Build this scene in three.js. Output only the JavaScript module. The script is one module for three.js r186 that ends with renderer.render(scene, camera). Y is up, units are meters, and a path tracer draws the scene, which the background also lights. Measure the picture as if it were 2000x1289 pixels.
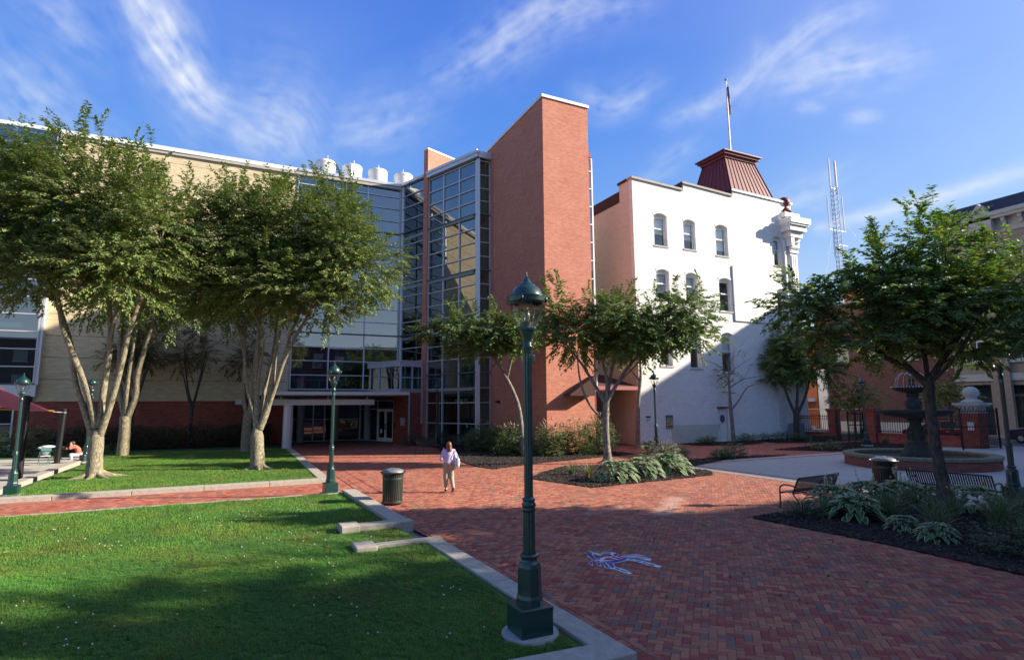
import * as THREE from 'three';
import { mergeGeometries } from 'three/addons/utils/BufferGeometryUtils.js';
import { RoundedBoxGeometry } from 'three/addons/geometries/RoundedBoxGeometry.js';
import { MarchingCubes } from 'three/addons/objects/MarchingCubes.js';
import { ImprovedNoise } from 'three/addons/math/ImprovedNoise.js';

// ---------------------------------------------------------------- camera, sky, sun, exposure
const scene = new THREE.Scene();
const renderer = new THREE.WebGLRenderer({ antialias: true });
renderer.toneMapping = THREE.LinearToneMapping;
renderer.toneMappingExposure = 2.3;
renderer.shadowMap.enabled = true;
const RAD = Math.PI / 180;
const camera = new THREE.PerspectiveCamera(60.28, 2000 / 1289, 0.1, 2500);
camera.rotation.order = 'YXZ';
camera.position.set(0, 2.85, 0);
camera.rotation.set(7.518 * RAD, -25.7 * RAD, -0.39 * RAD);
const SUN_AZ = 24 * RAD, SUN_EL = 25 * RAD;     // azimuth from +x towards +z
const sunDir = new THREE.Vector3(Math.cos(SUN_AZ) * Math.cos(SUN_EL), Math.sin(SUN_EL), Math.sin(SUN_AZ) * Math.cos(SUN_EL));
const sun = new THREE.DirectionalLight(new THREE.Color(1.0, 0.89, 0.73), 5.0);
sun.position.copy(sunDir).multiplyScalar(150); sun.castShadow = true; sun.shadow.radius = 1.2;
Object.assign(sun.shadow.camera, { left: -90, right: 90, top: 90, bottom: -90, near: 1, far: 400 });
sun.shadow.mapSize.set(4096, 4096);
scene.add(sun, sun.target);

const noise = new ImprovedNoise();
const n3 = (x, y, z) => noise.noise(x, y, z);
const fbm = (x, y, z, oct = 4) => { let a = 0, w = 0.5; for (let i = 0; i < oct; i++) { a += w * n3(x, y, z); x = x * 2.03 + 7.1; y = y * 2.03 + 3.7; z = z * 2.03 + 1.3; w *= 0.5; } return a; };
const smooth = (a, b, x) => { const t = Math.min(1, Math.max(0, (x - a) / (b - a))); return t * t * (3 - 2 * t); };
const lerp = (a, b, t) => a + (b - a) * t;
function rng(seed) { let s = seed | 0; return () => { s = (s + 0x6d2b79f5) | 0; let t = Math.imul(s ^ (s >>> 15), 1 | s); t = (t + Math.imul(t ^ (t >>> 7), 61 | t)) ^ t; return ((t ^ (t >>> 14)) >>> 0) / 4294967296; }; }

// A clear late-afternoon sky with thin cirrus. Wisps are polylines in (azimuth, elevation) degrees: [width, strength, softness, points]
{
  const W = 2560, H = 1280, data = new Float32Array(W * H * 4);
  const wisps = [[2.6, 0.85, 0.55, [[-11.2, 34.0], [-8.6, 31.2], [-5.9, 28.2], [-3.9, 26.2], [-1.9, 25.6]]],
    [1.6, 0.5, 0.6, [[-2.4, 25.9], [-0.1, 24.4], [3.2, 23.2]]],
    [5.0, 0.42, 0.8, [[-0.6, 25.6], [3.1, 25.4], [5.0, 23.5]]],
    [4.0, 0.36, 0.8, [[-18.9, 24.9], [-16.3, 22.9], [-13.5, 21.4]]],
    [2.4, 0.3, 0.8, [[-17.0, 29.8], [-14.2, 28.7], [-12.0, 27.6]]],
    [1.5, 0.42, 0.5, [[42.3, 26.5], [46.8, 27.3], [50.3, 29.0], [51.3, 31.2]]],
    [1.8, 0.42, 0.5, [[47.8, 27.4], [52.6, 30.1], [57.1, 31.7], [60.4, 31.9]]],
    [2.3, 0.45, 0.6, [[51.6, 28.3], [55.9, 28.0], [59.9, 27.5], [63.4, 27.1]]],
    [2.6, 0.42, 0.6, [[18.2, 31.4], [24.8, 34.5], [32.1, 36.7], [39.8, 37.1]]],
    [1.6, 0.32, 0.6, [[33.0, 29.5], [36.7, 28.6], [41.0, 29.7]]],
    [0.8, 0.4, 0.3, [[58.0, 23.9], [60.0, 23.4]]],
    [0.7, 0.3, 0.4, [[53.6, 25.6], [55.9, 25.2]]],
    [2.2, 0.3, 0.6, [[51.7, 17.9], [55.2, 18.7], [57.6, 19.3]]],
    [0.55, 0.75, 0.05, [[54.9, 15.4], [61.1, 16.0], [66.0, 16.6], [70.8, 17.2]]],
    [1.2, 0.28, 0.5, [[39.6, 21.7], [42.7, 23.2], [44.7, 24.4]]],
    [3.0, 0.3, 0.7, [[7.4, 26.0], [12.9, 27.3], [17.7, 29.1]]]];
  const R = rng(77);
  for (let i = 0; i < 46; i++) {                 // the same kind of cloud all round the sky
    const az = 75 + R() * 285, el = 12 + R() * 55, len = 8 + R() * 22, th = -0.4 + R() * 1.4;
    wisps.push([1 + R() * 2.6, 0.1 + R() * 0.25, 1, [[az, el], [az + len * 0.5 * Math.cos(th), el + len * 0.5 * Math.sin(th)], [az + len * Math.cos(th), el + len * Math.sin(th) + R() * 3]]]);
  }
  for (const w of wisps) { const cv = new THREE.CatmullRomCurve3(w[3].map((q) => new THREE.Vector3(q[0], q[1], 0))); w[3] = cv.getSpacedPoints(12).map((q) => [q.x, q.y]); }
  for (const w of wisps) { let lo = 1e9, hi = -1e9, l2 = 1e9, h2 = -1e9; for (const p of w[3]) { lo = Math.min(lo, p[0]); hi = Math.max(hi, p[0]); l2 = Math.min(l2, p[1]); h2 = Math.max(h2, p[1]); } w.push([lo - w[0] * 4, hi + w[0] * 4, l2 - w[0] * 4, h2 + w[0] * 4]); }
  const E = 1 / renderer.toneMappingExposure;
  const stops = [[0, 0.88, 0.93, 0.98], [7, 0.52, 0.70, 0.94], [16, 0.23, 0.46, 0.90], [26, 0.115, 0.31, 0.86], [36, 0.080, 0.230, 0.79], [50, 0.088, 0.190, 0.56], [90, 0.088, 0.170, 0.45]];
  for (let row = 0; row < H; row++) {
    const el = ((row + 0.5) / H - 0.5) * 180;
    let k = 0; while (k < stops.length - 2 && el > stops[k + 1][0]) k++;
    const f = Math.min(1, Math.max(0, (el - stops[k][0]) / (stops[k + 1][0] - stops[k][0])));
    const base = [1, 2, 3].map((c) => lerp(stops[k][c], stops[k + 1][c], f));
    for (let col = 0; col < W; col++) {
      const i = (row * W + col) * 4, th = ((col + 0.5) / W - 0.5) * 2 * Math.PI;      // atan2(z, x)
      if (el < -1) { data[i] = 0.14 * E; data[i + 1] = 0.13 * E; data[i + 2] = 0.12 * E; data[i + 3] = 1; continue; }
      const ce = Math.cos(el * RAD), dx = ce * Math.cos(th), dz = ce * Math.sin(th), dy = Math.sin(el * RAD);
      const c = dx * sunDir.x + dy * sunDir.y + dz * sunDir.z;
      let az = Math.atan2(dx, -dz) / RAD; if (az < -60) az += 360;                     // from -z towards +x
      let dens = 0;
      if (el > 2) {
        const px = dx / (dy + 0.16), pz = dz / (dy + 0.16);
        const veil = fbm(px * 0.55 + 3, pz * 0.55, 2.2, 3);
        const streak = fbm(px * 1.9 + pz * 0.7 + veil * 2, pz * 2.6 - px * 1.1 + veil, 8.8, 5);
        dens += Math.max(0, veil * 0.6 + streak * 0.16 - 0.02) * 0.3;
        let wd = 0, warp = 0, ready = false;
        for (let wi = 0; wi < wisps.length; wi++) {
          const w = wisps[wi], b = w[4]; if (az < b[0] || az > b[1] || el < b[2] || el > b[3]) continue;
          if (!ready) { warp = fbm(az * 0.1, el * 0.1, 5, 4) * 3.2; ready = true; }
          let best = 1e9, al = 0, ac = 0, tb = 0; const pts = w[3], n = pts.length - 1;
          for (let s = 0; s < n; s++) {
            const [ax, ay] = pts[s], [bx, by] = pts[s + 1], vx = bx - ax, vy = by - ay, L = Math.hypot(vx, vy), qx = az + warp * w[2] * 0.5 - ax, qy = el + warp * w[2] - ay;
            const t = Math.min(1, Math.max(0, (qx * vx + qy * vy) / (L * L))), d = Math.hypot(qx - vx * t, qy - vy * t);
            if (d < best) { best = d; al = s * L + t * L; ac = (qx * vy - qy * vx) / L; tb = (s + t) / n; }
          }
          const fib = fbm(al * 0.16 + wi * 9.3, ac * 1.1 + warp * 0.5 + al * 0.06, wi * 2.7, 5), fine = fbm(al * 0.8 + wi, ac * 2.6 + warp, 4.4, 4), puff = fbm(az * 0.55, el * 0.55, 7.7, 4);
          const g = Math.exp(-Math.pow(best / (w[0] * (w[2] > 0.1 ? 0.78 : 1)), 1.5)) * w[1] * (0.3 + 0.7 * Math.sin(Math.PI * Math.min(1, 0.1 + tb * 0.85)));
          wd = Math.max(wd, g * Math.max(0, 0.74 + (w[2] > 0.1 ? fib * 0.95 + fine * 0.5 + puff * 0.75 : fine * 0.5 + puff * 0.3)));
        }
        dens += wd;
      }
      dens = Math.min(0.93, dens) * smooth(1, 8, el);
      const glow = 0.9 * Math.pow(Math.max(0, c), 30) + 0.55 * Math.pow(Math.max(0, c), 3.5);
      const cloud = [0.93, 0.97, 1.03];
      for (let q = 0; q < 3; q++) data[i + q] = (lerp(base[q] + glow * [0.9, 0.92, 0.82][q], cloud[q], dens)) * E;
      data[i + 3] = 1;
    }
  }
  const sky = new THREE.DataTexture(data, W, H, THREE.RGBAFormat, THREE.FloatType);
  sky.mapping = THREE.EquirectangularReflectionMapping; sky.magFilter = sky.minFilter = THREE.LinearFilter; sky.needsUpdate = true;
  scene.background = sky; scene.environment = sky;
}

// ---------------------------------------------------------------- helpers
const V = (x, y, z) => new THREE.Vector3(x, y, z);
const C = (r, g, b) => new THREE.Color().setRGB(r, g, b);
const used = new Map();
const numbered = (name) => { const n = used.get(name) || 0; used.set(name, n + 1); return n ? name + '_' + String(n).padStart(3, '0') : name; };
function plain(g) {                                // non-indexed, position + normal + uv only
  if (g.index) g = g.toNonIndexed();
  for (const k of Object.keys(g.attributes)) if (!['position', 'normal', 'uv'].includes(k)) g.deleteAttribute(k);
  if (!g.attributes.normal) g.computeVertexNormals();
  if (!g.attributes.uv) g.setAttribute('uv', new THREE.BufferAttribute(new Float32Array(g.attributes.position.count * 2), 2));
  return g;
}
function metric(g) {                               // uv in metres, by the face's main direction
  g = plain(g);
  const p = g.attributes.position, uv = g.attributes.uv, a = V(), b = V(), c = V(), n = V();
  for (let i = 0; i < p.count; i += 3) {
    a.fromBufferAttribute(p, i); b.fromBufferAttribute(p, i + 1); c.fromBufferAttribute(p, i + 2);
    n.copy(b).sub(a).cross(c.clone().sub(a));
    const ax = Math.abs(n.x), ay = Math.abs(n.y), az = Math.abs(n.z);
    for (let k = 0; k < 3; k++) {
      const x = p.getX(i + k), y = p.getY(i + k), z = p.getZ(i + k);
      if (ay >= ax && ay >= az) uv.setXY(i + k, x, z); else if (ax >= az) uv.setXY(i + k, z, y); else uv.setXY(i + k, x, y);
    }
  }
  return g;
}
const bx = (w, h, d, x = 0, y = 0, z = 0, ry = 0) => { const g = new THREE.BoxGeometry(w, h, d); if (ry) g.rotateY(ry); g.translate(x, y + h / 2, z); return metric(g); };      // base at y
const bxx = (x0, x1, y0, y1, z0, z1) => bx(x1 - x0, y1 - y0, z1 - z0, (x0 + x1) / 2, y0, (z0 + z1) / 2);
const rbx = (w, h, d, r, x = 0, y = 0, z = 0, seg = 2) => { const g = new RoundedBoxGeometry(w, h, d, seg, r); g.translate(x, y + h / 2, z); return plain(g); };
const cyl = (r0, r1, h, x = 0, y = 0, z = 0, seg = 16) => { const g = new THREE.CylinderGeometry(r1, r0, h, seg); g.translate(x, y + h / 2, z); return plain(g); };      // r0 at the foot
const lathe = (pts, seg = 24, x = 0, y = 0, z = 0) => { const g = new THREE.LatheGeometry(pts.map((p) => new THREE.Vector2(p[0], p[1])), seg); g.translate(x, y, z); return plain(g); };
const ball = (r, x, y, z, sx = 1, sy = 1, sz = 1, ws = 14, hs = 10) => { const g = new THREE.SphereGeometry(r, ws, hs); g.scale(sx, sy, sz); g.translate(x, y, z); return plain(g); };
function bar(a, b, r, seg = 6, r2 = r) {           // round bar between two points
  const d = b.clone().sub(a), g = new THREE.CylinderGeometry(r2, r, d.length(), seg);
  g.translate(0, d.length() / 2, 0); g.applyQuaternion(new THREE.Quaternion().setFromUnitVectors(V(0, 1, 0), d.normalize())); g.translate(a.x, a.y, a.z);
  return plain(g);
}
const tube = (pts, r, seg = 20, rad = 6) => plain(new THREE.TubeGeometry(new THREE.CatmullRomCurve3(pts), seg, r, rad));
function extrude(pts, depth, bevel = 0, holes = []) {
  const s = new THREE.Shape(pts.map((p) => new THREE.Vector2(p[0], p[1])));
  for (const h of holes) s.holes.push(h);
  const g = new THREE.ExtrudeGeometry(s, { depth, bevelEnabled: bevel > 0, bevelSize: bevel, bevelThickness: bevel, bevelSegments: 2, curveSegments: 8 });
  return metric(g);
}
function flat(pts, y, up = true) {                 // polygon on the ground, pts = [x, z]
  const s = new THREE.Shape(pts.map((p) => new THREE.Vector2(p[0], -p[1]))), g = new THREE.ShapeGeometry(s);
  g.rotateX(-Math.PI / 2); g.translate(0, y, 0);
  return metric(g);
}
function mesh(name, geo, mat, parent = scene) {
  const g = Array.isArray(geo) ? (geo.length > 1 ? mergeGeometries(geo.map(plain)) : geo[0]) : geo;
  const m = new THREE.Mesh(g, mat); m.name = parent === scene ? numbered(name) : name; m.castShadow = m.receiveShadow = true; parent.add(m);
  return m;
}
function tag(o, label, category, group) { o.userData.label = label; o.userData.category = category; if (group) o.userData.group = group; return o; }
function thing(name, label, category, pos = [0, 0, 0], ry = 0, group) {
  const o = new THREE.Group(); o.name = numbered(name); o.position.set(...pos); o.rotation.y = ry; scene.add(o);
  return tag(o, label, category, group);
}
function part(name, parent, pos = [0, 0, 0], ry = 0) { const o = new THREE.Group(); o.name = name; o.position.set(...pos); o.rotation.y = ry; parent.add(o); return o; }
function struct(name, geo, mat) { const m = mesh(name, geo, mat); m.userData.kind = 'structure'; return m; }
function copyOf(src, label, pos, ry = 0, scale = 1) {
  const o = src.clone(); o.name = numbered(src.name.replace(/_\d{3}$/, '')); o.position.set(...pos); o.rotation.y = ry; o.scale.setScalar(scale);
  o.userData = { ...src.userData, label }; scene.add(o); return o;
}
function stuff(name, geo, mat, list, label, category, parent = scene) {   // list: [matrix, color?]
  const m = new THREE.InstancedMesh(geo, mat, list.length); m.name = parent === scene ? numbered(name) : name; m.castShadow = m.receiveShadow = true;
  list.forEach(([mt, c], i) => { m.setMatrixAt(i, mt); if (c) m.setColorAt(i, c); });
  m.userData.kind = 'stuff'; if (parent === scene) { m.userData.label = label; m.userData.category = category; }
  parent.add(m); return m;
}
const YAW = -25.7 * RAD;                          // turns local +x to the camera's right, local -z to its forward
function inside(poly, x, z) { let c = false; for (let i = 0, j = poly.length - 1; i < poly.length; j = i++) { const [xi, zi] = poly[i], [xj, zj] = poly[j]; if ((zi > z) !== (zj > z) && x < (xj - xi) * (z - zi) / (zj - zi) + xi) c = !c; } return c; }
// ---------------------------------------------------------------- textures and materials
function tex(w, h, fn, srgb, sx = 1, sy = 1) {
  const d = new Uint8Array(w * h * 4);
  for (let y = 0; y < h; y++) for (let x = 0; x < w; x++) { const c = fn(x, y), i = (y * w + x) * 4; d[i] = Math.min(255, Math.max(0, c[0])); d[i + 1] = Math.min(255, Math.max(0, c[1])); d[i + 2] = Math.min(255, Math.max(0, c[2])); d[i + 3] = 255; }
  const t = new THREE.DataTexture(d, w, h); t.wrapS = t.wrapT = THREE.RepeatWrapping; t.magFilter = THREE.LinearFilter; t.minFilter = THREE.LinearMipmapLinearFilter; t.repeat.set(sx, sy);
  if (srgb) t.colorSpace = THREE.SRGBColorSpace; t.needsUpdate = true; return t;
}
const hash = (a, b, s = 0) => { let h = (a * 374761393 + b * 668265263 + s * 974634077) | 0; h = Math.imul(h ^ (h >>> 13), 1274126177); return ((h ^ (h >>> 16)) >>> 0) / 4294967296; };
// tiling noise on a texture of period P pixels
const tn = (x, y, P, f, s = 0) => { const a = x / P * 2 * Math.PI, b = y / P * 2 * Math.PI, k = f / (2 * Math.PI); return n3(Math.cos(a) * k + s, Math.sin(a) * k + Math.cos(b) * k * 1.3, Math.sin(b) * k * 1.3 + s * 0.7); };
const std = (o) => new THREE.MeshStandardMaterial(o);
const phys = (o) => new THREE.MeshPhysicalMaterial(o);
// running-bond brickwork: nx bricks by ny courses in one texture
function brickwork(nx, ny, bw, bh, pal, mortar, { joint = 0.011, vary = 22, bump = 0.006, rough = 0.9, patch = 0.0, size = 1024 } = {}) {
  const W = size, H = size, jw = joint / bw, jh = joint / bh, cell = (x, y) => {
    const v = y / H * ny, r = Math.floor(v), u = x / W * nx + (r % 2 ? 0.5 : 0), c = ((Math.floor(u) % nx) + nx) % nx, fu = u - Math.floor(u), fv = v - r;
    const e = Math.min(Math.min(fu, 1 - fu) / jw, Math.min(fv, 1 - fv) / jh);
    return [c, r, e];
  };
  const col = tex(W, H, (x, y) => {
    const [c, r, e] = cell(x, y), g = hash(x, y, 3) * 14 - 7, big = tn(x, y, W, 5, 2) * 7;
    if (e < 0.5) return mortar.map((m) => m + g + big * 0.5);
    const k = pal[Math.floor(hash(c, r, 1) * pal.length)], t = (hash(c, r, 2) - 0.5) * vary, s = (hash(x >> 1, y >> 1, 5) - 0.5) * 8;
    return k.map((m) => m + t + g + s + big);
  }, true, 1 / (nx * bw), 1 / (ny * bh));
  const bmp = tex(W, H, (x, y) => { const [c, r, e] = cell(x, y), q = e < 0.5 ? 0 : Math.min(1, (e - 0.5) * 2) * (190 + hash(c, r, 7) * 40) + hash(x, y, 4) * 22; return [q, q, q]; }, false, 1 / (nx * bw), 1 / (ny * bh));
  return std({ map: col, bumpMap: bmp, bumpScale: bump, roughness: rough });
}
function grain(base, amp, { size = 512, metres = 2, f1 = 8, f2 = 40, bump = 0.004, rough = 0.9, spec = 0 } = {}) {   // mottled mineral surface, base in sRGB 0..255
  const P = size, col = tex(P, P, (x, y) => { const a = tn(x, y, P, f1, 1) * amp + tn(x, y, P, f2, 4) * amp * 0.7 + (hash(x, y, 9) - 0.5) * amp * 0.9; const s = spec && hash(x, y, 21) < spec ? -38 : 0; return base.map((m) => m + a + s); }, true, 1 / metres, 1 / metres);
  const b = tex(P, P, (x, y) => { const q = 128 + tn(x, y, P, f2, 4) * 90 + (hash(x, y, 5) - 0.5) * 60; return [q, q, q]; }, false, 1 / metres, 1 / metres);
  return std({ map: col, bumpMap: b, bumpScale: bump, roughness: rough });
}
const paint = (r, g, b, rough = 0.45, o = {}) => std({ color: C(r, g, b), roughness: rough, ...o });
const MAT = {
  towerBrick: brickwork(16, 48, 0.31, 0.103, [[186, 115, 93], [190, 119, 97], [183, 111, 90], [193, 123, 101]], [176, 146, 130], { joint: 0.014, vary: 9 }),
  darkBrick: brickwork(16, 48, 0.31, 0.103, [[150, 72, 58], [158, 80, 64], [142, 66, 54]], [120, 96, 86], { joint: 0.016, vary: 14 }),
  streetBrick: brickwork(16, 48, 0.24, 0.08, [[100, 66, 62], [94, 62, 60], [107, 71, 66], [88, 58, 57]], [98, 84, 80], { vary: 20 }),
  orangeBrick: brickwork(16, 48, 0.24, 0.08, [[176, 98, 62], [168, 90, 58], [182, 106, 70]], [150, 120, 96], { vary: 18 }),
  beigeBrick: brickwork(12, 36, 0.42, 0.14, [[206, 190, 156], [202, 185, 151], [210, 195, 162], [197, 180, 147]], [186, 170, 140], { joint: 0.014, vary: 8, bump: 0.004 }),
  metal: paint(0.60, 0.61, 0.63, 0.38, { metalness: 0.35 }),
  capWhite: paint(0.74, 0.74, 0.72, 0.5),
  frame: paint(0.58, 0.59, 0.61, 0.42, { metalness: 0.25 }),
  steelDark: paint(0.02, 0.021, 0.023, 0.4, { metalness: 0.3 }),
  iron: paint(0.012, 0.012, 0.014, 0.42, { metalness: 0.2 }),
  slab: paint(0.24, 0.30, 0.30, 0.85),
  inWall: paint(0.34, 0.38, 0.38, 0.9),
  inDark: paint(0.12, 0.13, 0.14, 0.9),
  whiteTrim: paint(0.78, 0.77, 0.73, 0.55),
  maroon: paint(0.15, 0.020, 0.028, 0.6),
  brownMetal: paint(0.062, 0.026, 0.022, 0.9),
  lampGreen: phys({ color: C(0.007, 0.040, 0.035), roughness: 0.36, clearcoat: 0.5, clearcoatRoughness: 0.25 }),
  lampPale: phys({ color: C(0.045, 0.165, 0.150), roughness: 0.36, clearcoat: 0.4, clearcoatRoughness: 0.3 }),
  binGreen: paint(0.045, 0.055, 0.045, 0.4, { metalness: 0.2 }),
  glassClear: phys({ color: C(0.93, 0.95, 0.95), roughness: 0.03, transmission: 1, thickness: 0, ior: 1.5 }),
  pane: phys({ color: C(0.16, 0.40, 0.46), roughness: 0.0, transmission: 1, thickness: 0, ior: 3.0 }),
  paneClear: phys({ color: C(0.34, 0.46, 0.48), roughness: 0.0, transmission: 1, thickness: 0, ior: 2.0 }),
  winPane: phys({ color: C(0.80, 0.86, 0.88), roughness: 0.0, transmission: 1, thickness: 0, ior: 2.0 }),
  spandrel: phys({ color: C(0.03, 0.10, 0.125), roughness: 0.06, clearcoat: 1, clearcoatRoughness: 0.02 }),
  concrete: grain([172, 168, 158], 10, { metres: 2.5, bump: 0.002, spec: 0.02 }),
  kerb: grain([168, 160, 146], 16, { metres: 1.2, bump: 0.004, spec: 0.05 }),
  plaza: grain([176, 174, 168], 9, { metres: 3, bump: 0.002, spec: 0.02 }),
  stone: grain([122, 122, 100], 18, { metres: 0.9, bump: 0.006 }),
  stoneDark: grain([62, 66, 62], 20, { metres: 0.7, bump: 0.01 }),
  stoneGrey: grain([178, 178, 172], 14, { metres: 0.8, bump: 0.006 }),
  mulch: grain([40, 31, 27], 24, { metres: 1.1, f1: 12, f2: 90, bump: 0.03 }),
  soilSand: paint(0.10, 0.07, 0.055, 1),
  asphalt: grain([92, 92, 94], 12, { metres: 1.5, bump: 0.006 }),
  bark: null, barkDark: null,
};
MAT.lampGlass = phys({ color: C(0.96, 0.96, 0.95), roughness: 0.04, transmission: 1, thickness: 0, ior: 1.45 });
{ // painted white brick: the brick shows as relief, with flaked patches where it shows through
  const nx = 14, ny = 44, bw = 0.3, bh = 0.1, S = 1024;
  const cell = (x, y) => { const v = y / S * ny, r = Math.floor(v), u = x / S * nx + (r % 2 ? 0.5 : 0), fu = u - Math.floor(u), fv = v - r; return [((Math.floor(u) % nx) + nx) % nx, r, Math.min(Math.min(fu, 1 - fu) * bw, Math.min(fv, 1 - fv) * bh)]; };
  const col = tex(S, S, (x, y) => { const [c, r] = cell(x, y), f = tn(x, y, S, 7, 3) * 0.85 + tn(x, y, S, 55, 6) * 0.4 + (hash(c, r, 3) - 0.5) * 0.5; const w = (hash(x, y, 2) - 0.5) * 7 + (hash(c, r, 5) - 0.5) * 5 + tn(x, y, S, 14, 8) * 7; const k = smooth(0.5, 0.62, f) * 0.55; return [lerp(232, 205, k) + w, lerp(230, 192, k) + w, lerp(224, 178, k) + w]; }, true, 1 / (nx * bw), 1 / (ny * bh));
  const bm = tex(S, S, (x, y) => { const [c, r, e] = cell(x, y), q = Math.min(1, e / 0.012) * (170 + hash(c, r, 8) * 60) + tn(x, y, S, 50, 2) * 20; return [q, q, q]; }, false, 1 / (nx * bw), 1 / (ny * bh));
  MAT.whiteBrick = std({ map: col, bumpMap: bm, bumpScale: 0.02, roughness: 0.8 });
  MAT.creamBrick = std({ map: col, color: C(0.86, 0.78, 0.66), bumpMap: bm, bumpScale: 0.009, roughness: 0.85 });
}
{ // bark: mottled, streaked upward
  const S = 512, mk = (a, b, fl) => { const col = tex(S, S, (x, y) => { const s = tn(x, y * 0.35, S, 40, 3) * 0.5 + tn(x, y, S, 12, 8) * 0.7 + (hash(x, y, 2) - 0.5) * 0.3, t = smooth(-0.35, 0.45, s); const f = fl && tn(x, y, S, 16, 5) > 0.30 ? 18 : 0; return a.map((m, i) => lerp(m, b[i], t) + f); }, true, 1.4, 0.5); const bm = tex(S, S, (x, y) => { const q = 128 + tn(x, y * 0.35, S, 40, 3) * 110 + tn(x, y, S, 24, 9) * 50; return [q, q, q]; }, false, 1.4, 0.5); return std({ map: col, bumpMap: bm, bumpScale: 0.02, roughness: 0.9 }); };
  MAT.bark = mk([112, 104, 84], [158, 148, 122], true); MAT.barkDark = mk([62, 54, 48], [100, 90, 82], false); MAT.barkGrey = mk([104, 98, 90], [150, 144, 134], false);
}
{ // herringbone paving as colour for the far pavement
  const S = 1024, n = 48, cw = S / n;
  const pal = PAVERS_RGB();
  const cell = (x, y) => { const u = x / cw, v = y / cw, i = Math.floor(u), j = Math.floor(v), k = (((i - j) % 4) + 4) % 4; let fu = u - i, fv = v - j, bi = i, bj = j, e; if (k === 0) e = Math.min(fu, fv, 1 - fv); else if (k === 1) { e = Math.min(1 - fu, fv, 1 - fv); bi = i - 1; } else if (k === 3) e = Math.min(fv, fu, 1 - fu); else { e = Math.min(1 - fv, fu, 1 - fu); bj = j - 1; } return [((bi % n) + n) % n, ((bj % n) + n) % n, e, k >> 1]; };
  const col = tex(S, S, (x, y) => { const [a, b, e, k] = cell(x, y), g = (hash(x, y, 1) - 0.5) * 16 + tn(x, y, S, 10, 4) * 14; if (e < 0.04) return [96 + g, 66 + g, 54 + g]; const c = pal[Math.floor(hash(a, b, 11 + k) * pal.length)], t = (hash(a, b, 5) - 0.5) * 22; return c.map((m) => m + t + g); }, true, 1 / (n * 0.1), 1 / (n * 0.1));
  col.rotation = Math.PI / 4;
  MAT.paving = std({ map: col, roughness: 0.85 });
}
function PAVERS_RGB() { return [[176, 104, 76], [184, 112, 82], [170, 96, 72], [162, 74, 60], [156, 66, 56], [178, 106, 78], [146, 92, 76], [128, 96, 88], [168, 84, 66]]; }
{ // lawn and asphalt colours
  const S = 1024, col = tex(S, S, (x, y) => { const a = tn(x, y, S, 9, 2) * 14 + tn(x, y, S, 70, 5) * 12 + (hash(x, y, 4) - 0.5) * 22; return [58 + a * 0.9, 92 + a, 34 + a * 0.45]; }, true, 0.22, 0.22);
  MAT.lawn = std({ map: col, roughness: 1 });
}
// leaves: vertex colours carry each leaf's own tint
const leafMat = (r, g, b, o = {}) => phys({ color: C(r, g, b), roughness: 0.72, transmission: 0.34, thickness: 0, ior: 1.4, clearcoat: 0.4, clearcoatRoughness: 0.4, vertexColors: true, side: THREE.DoubleSide, ...o });
MAT.leafZelkova = leafMat(0.185, 0.275, 0.05, { transmission: 0.4 });
MAT.leafCherry = leafMat(0.155, 0.265, 0.044, { transmission: 0.4 });
MAT.leafYoung = leafMat(0.27, 0.32, 0.05);
MAT.leafHedge = leafMat(0.055, 0.10, 0.03);
MAT.leafShrub = leafMat(0.14, 0.225, 0.06);
MAT.leafHosta = leafMat(0.15, 0.22, 0.075);
MAT.leafDry = leafMat(0.15, 0.10, 0.05);
// ---------------------------------------------------------------- ground, paving, kerbs, lawns
struct('ground', (() => { const g = new THREE.PlaneGeometry(1600, 1600); g.rotateX(-Math.PI / 2); g.translate(0, -0.06, 0); return metric(g); })(), MAT.asphalt);
const BED_RIGHT = [[11.75, -10.75], [13.3, -10.8], [17.7, -10.5], [17.9, -7.9], [20, -6.5], [21.0, -4.2], [18.5, -2.2], [12.2, -2.0], [11.85, -5.2], [12.0, -7.4]];
const BED_MID = [[10.4, -20.2], [11.2, -16.95], [17.4, -17.6], [18.3, -18.6], [18.3, -20.0], [18.1, -22.2], [14.0, -23.4], [11.7, -21.6]];
const BED_TOWER = [[10.9, -31.0], [10.2, -25.2], [10.5, -23.9], [13.6, -25.2], [19.2, -26.6], [20.9, -27.0], [20.9, -29.9], [16.75, -30.1], [16.7, -38.3], [15.7, -38.4], [13.3, -43.6], [12.2, -42.6], [12.4, -38]];
const BED_LAMP = [[20.9, -24.4], [24.8, -26.8], [23.9, -27.9], [21.4, -27.4]];
const BED_EDGE = [[18.5, -20.2], [22.8, -22.0], [27.8, -22.2], [24.0, -23.4], [20.2, -22.6]];
const BED_WALL = [[28.9, -32.25], [28.6, -30.2], [31.5, -29.0], [34.6, -29.8], [35.4, -32.25]];
const BED_CORNER = [[36.0, -32.25], [35.2, -29.2], [39.3, -27.7], [41.1, -29.4], [41.1, -32.25]];
const BED_FENCE = [[30.0, -25.3], [32.0, -22.6], [36.8, -22.4], [40.9, -22.0], [40.9, -27.2], [36.0, -26.4]];
const BEDS = [BED_RIGHT, BED_MID, BED_TOWER, BED_LAMP, BED_EDGE, BED_WALL, BED_CORNER, BED_FENCE];
const inBed = (x, z) => BEDS.some((b) => inside(b, x, z));
const inPlaza = (x, z) => x > 18.45 && x < 44 && z > -22 && z < 6;      // concrete round the fountain
struct('paving_bed', flat([[-26, -19.72], [3.3, -19.72], [3.85, -13.4], [4.05, -11.8], [4.2, -5.5], [4.2, 10], [44, 10], [44, -33], [25.4, -33], [25.4, -40], [3.6, -48], [3.4, -41], [3.3, -22.85], [-26, -22.85]], -0.0125), MAT.paving);
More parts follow.
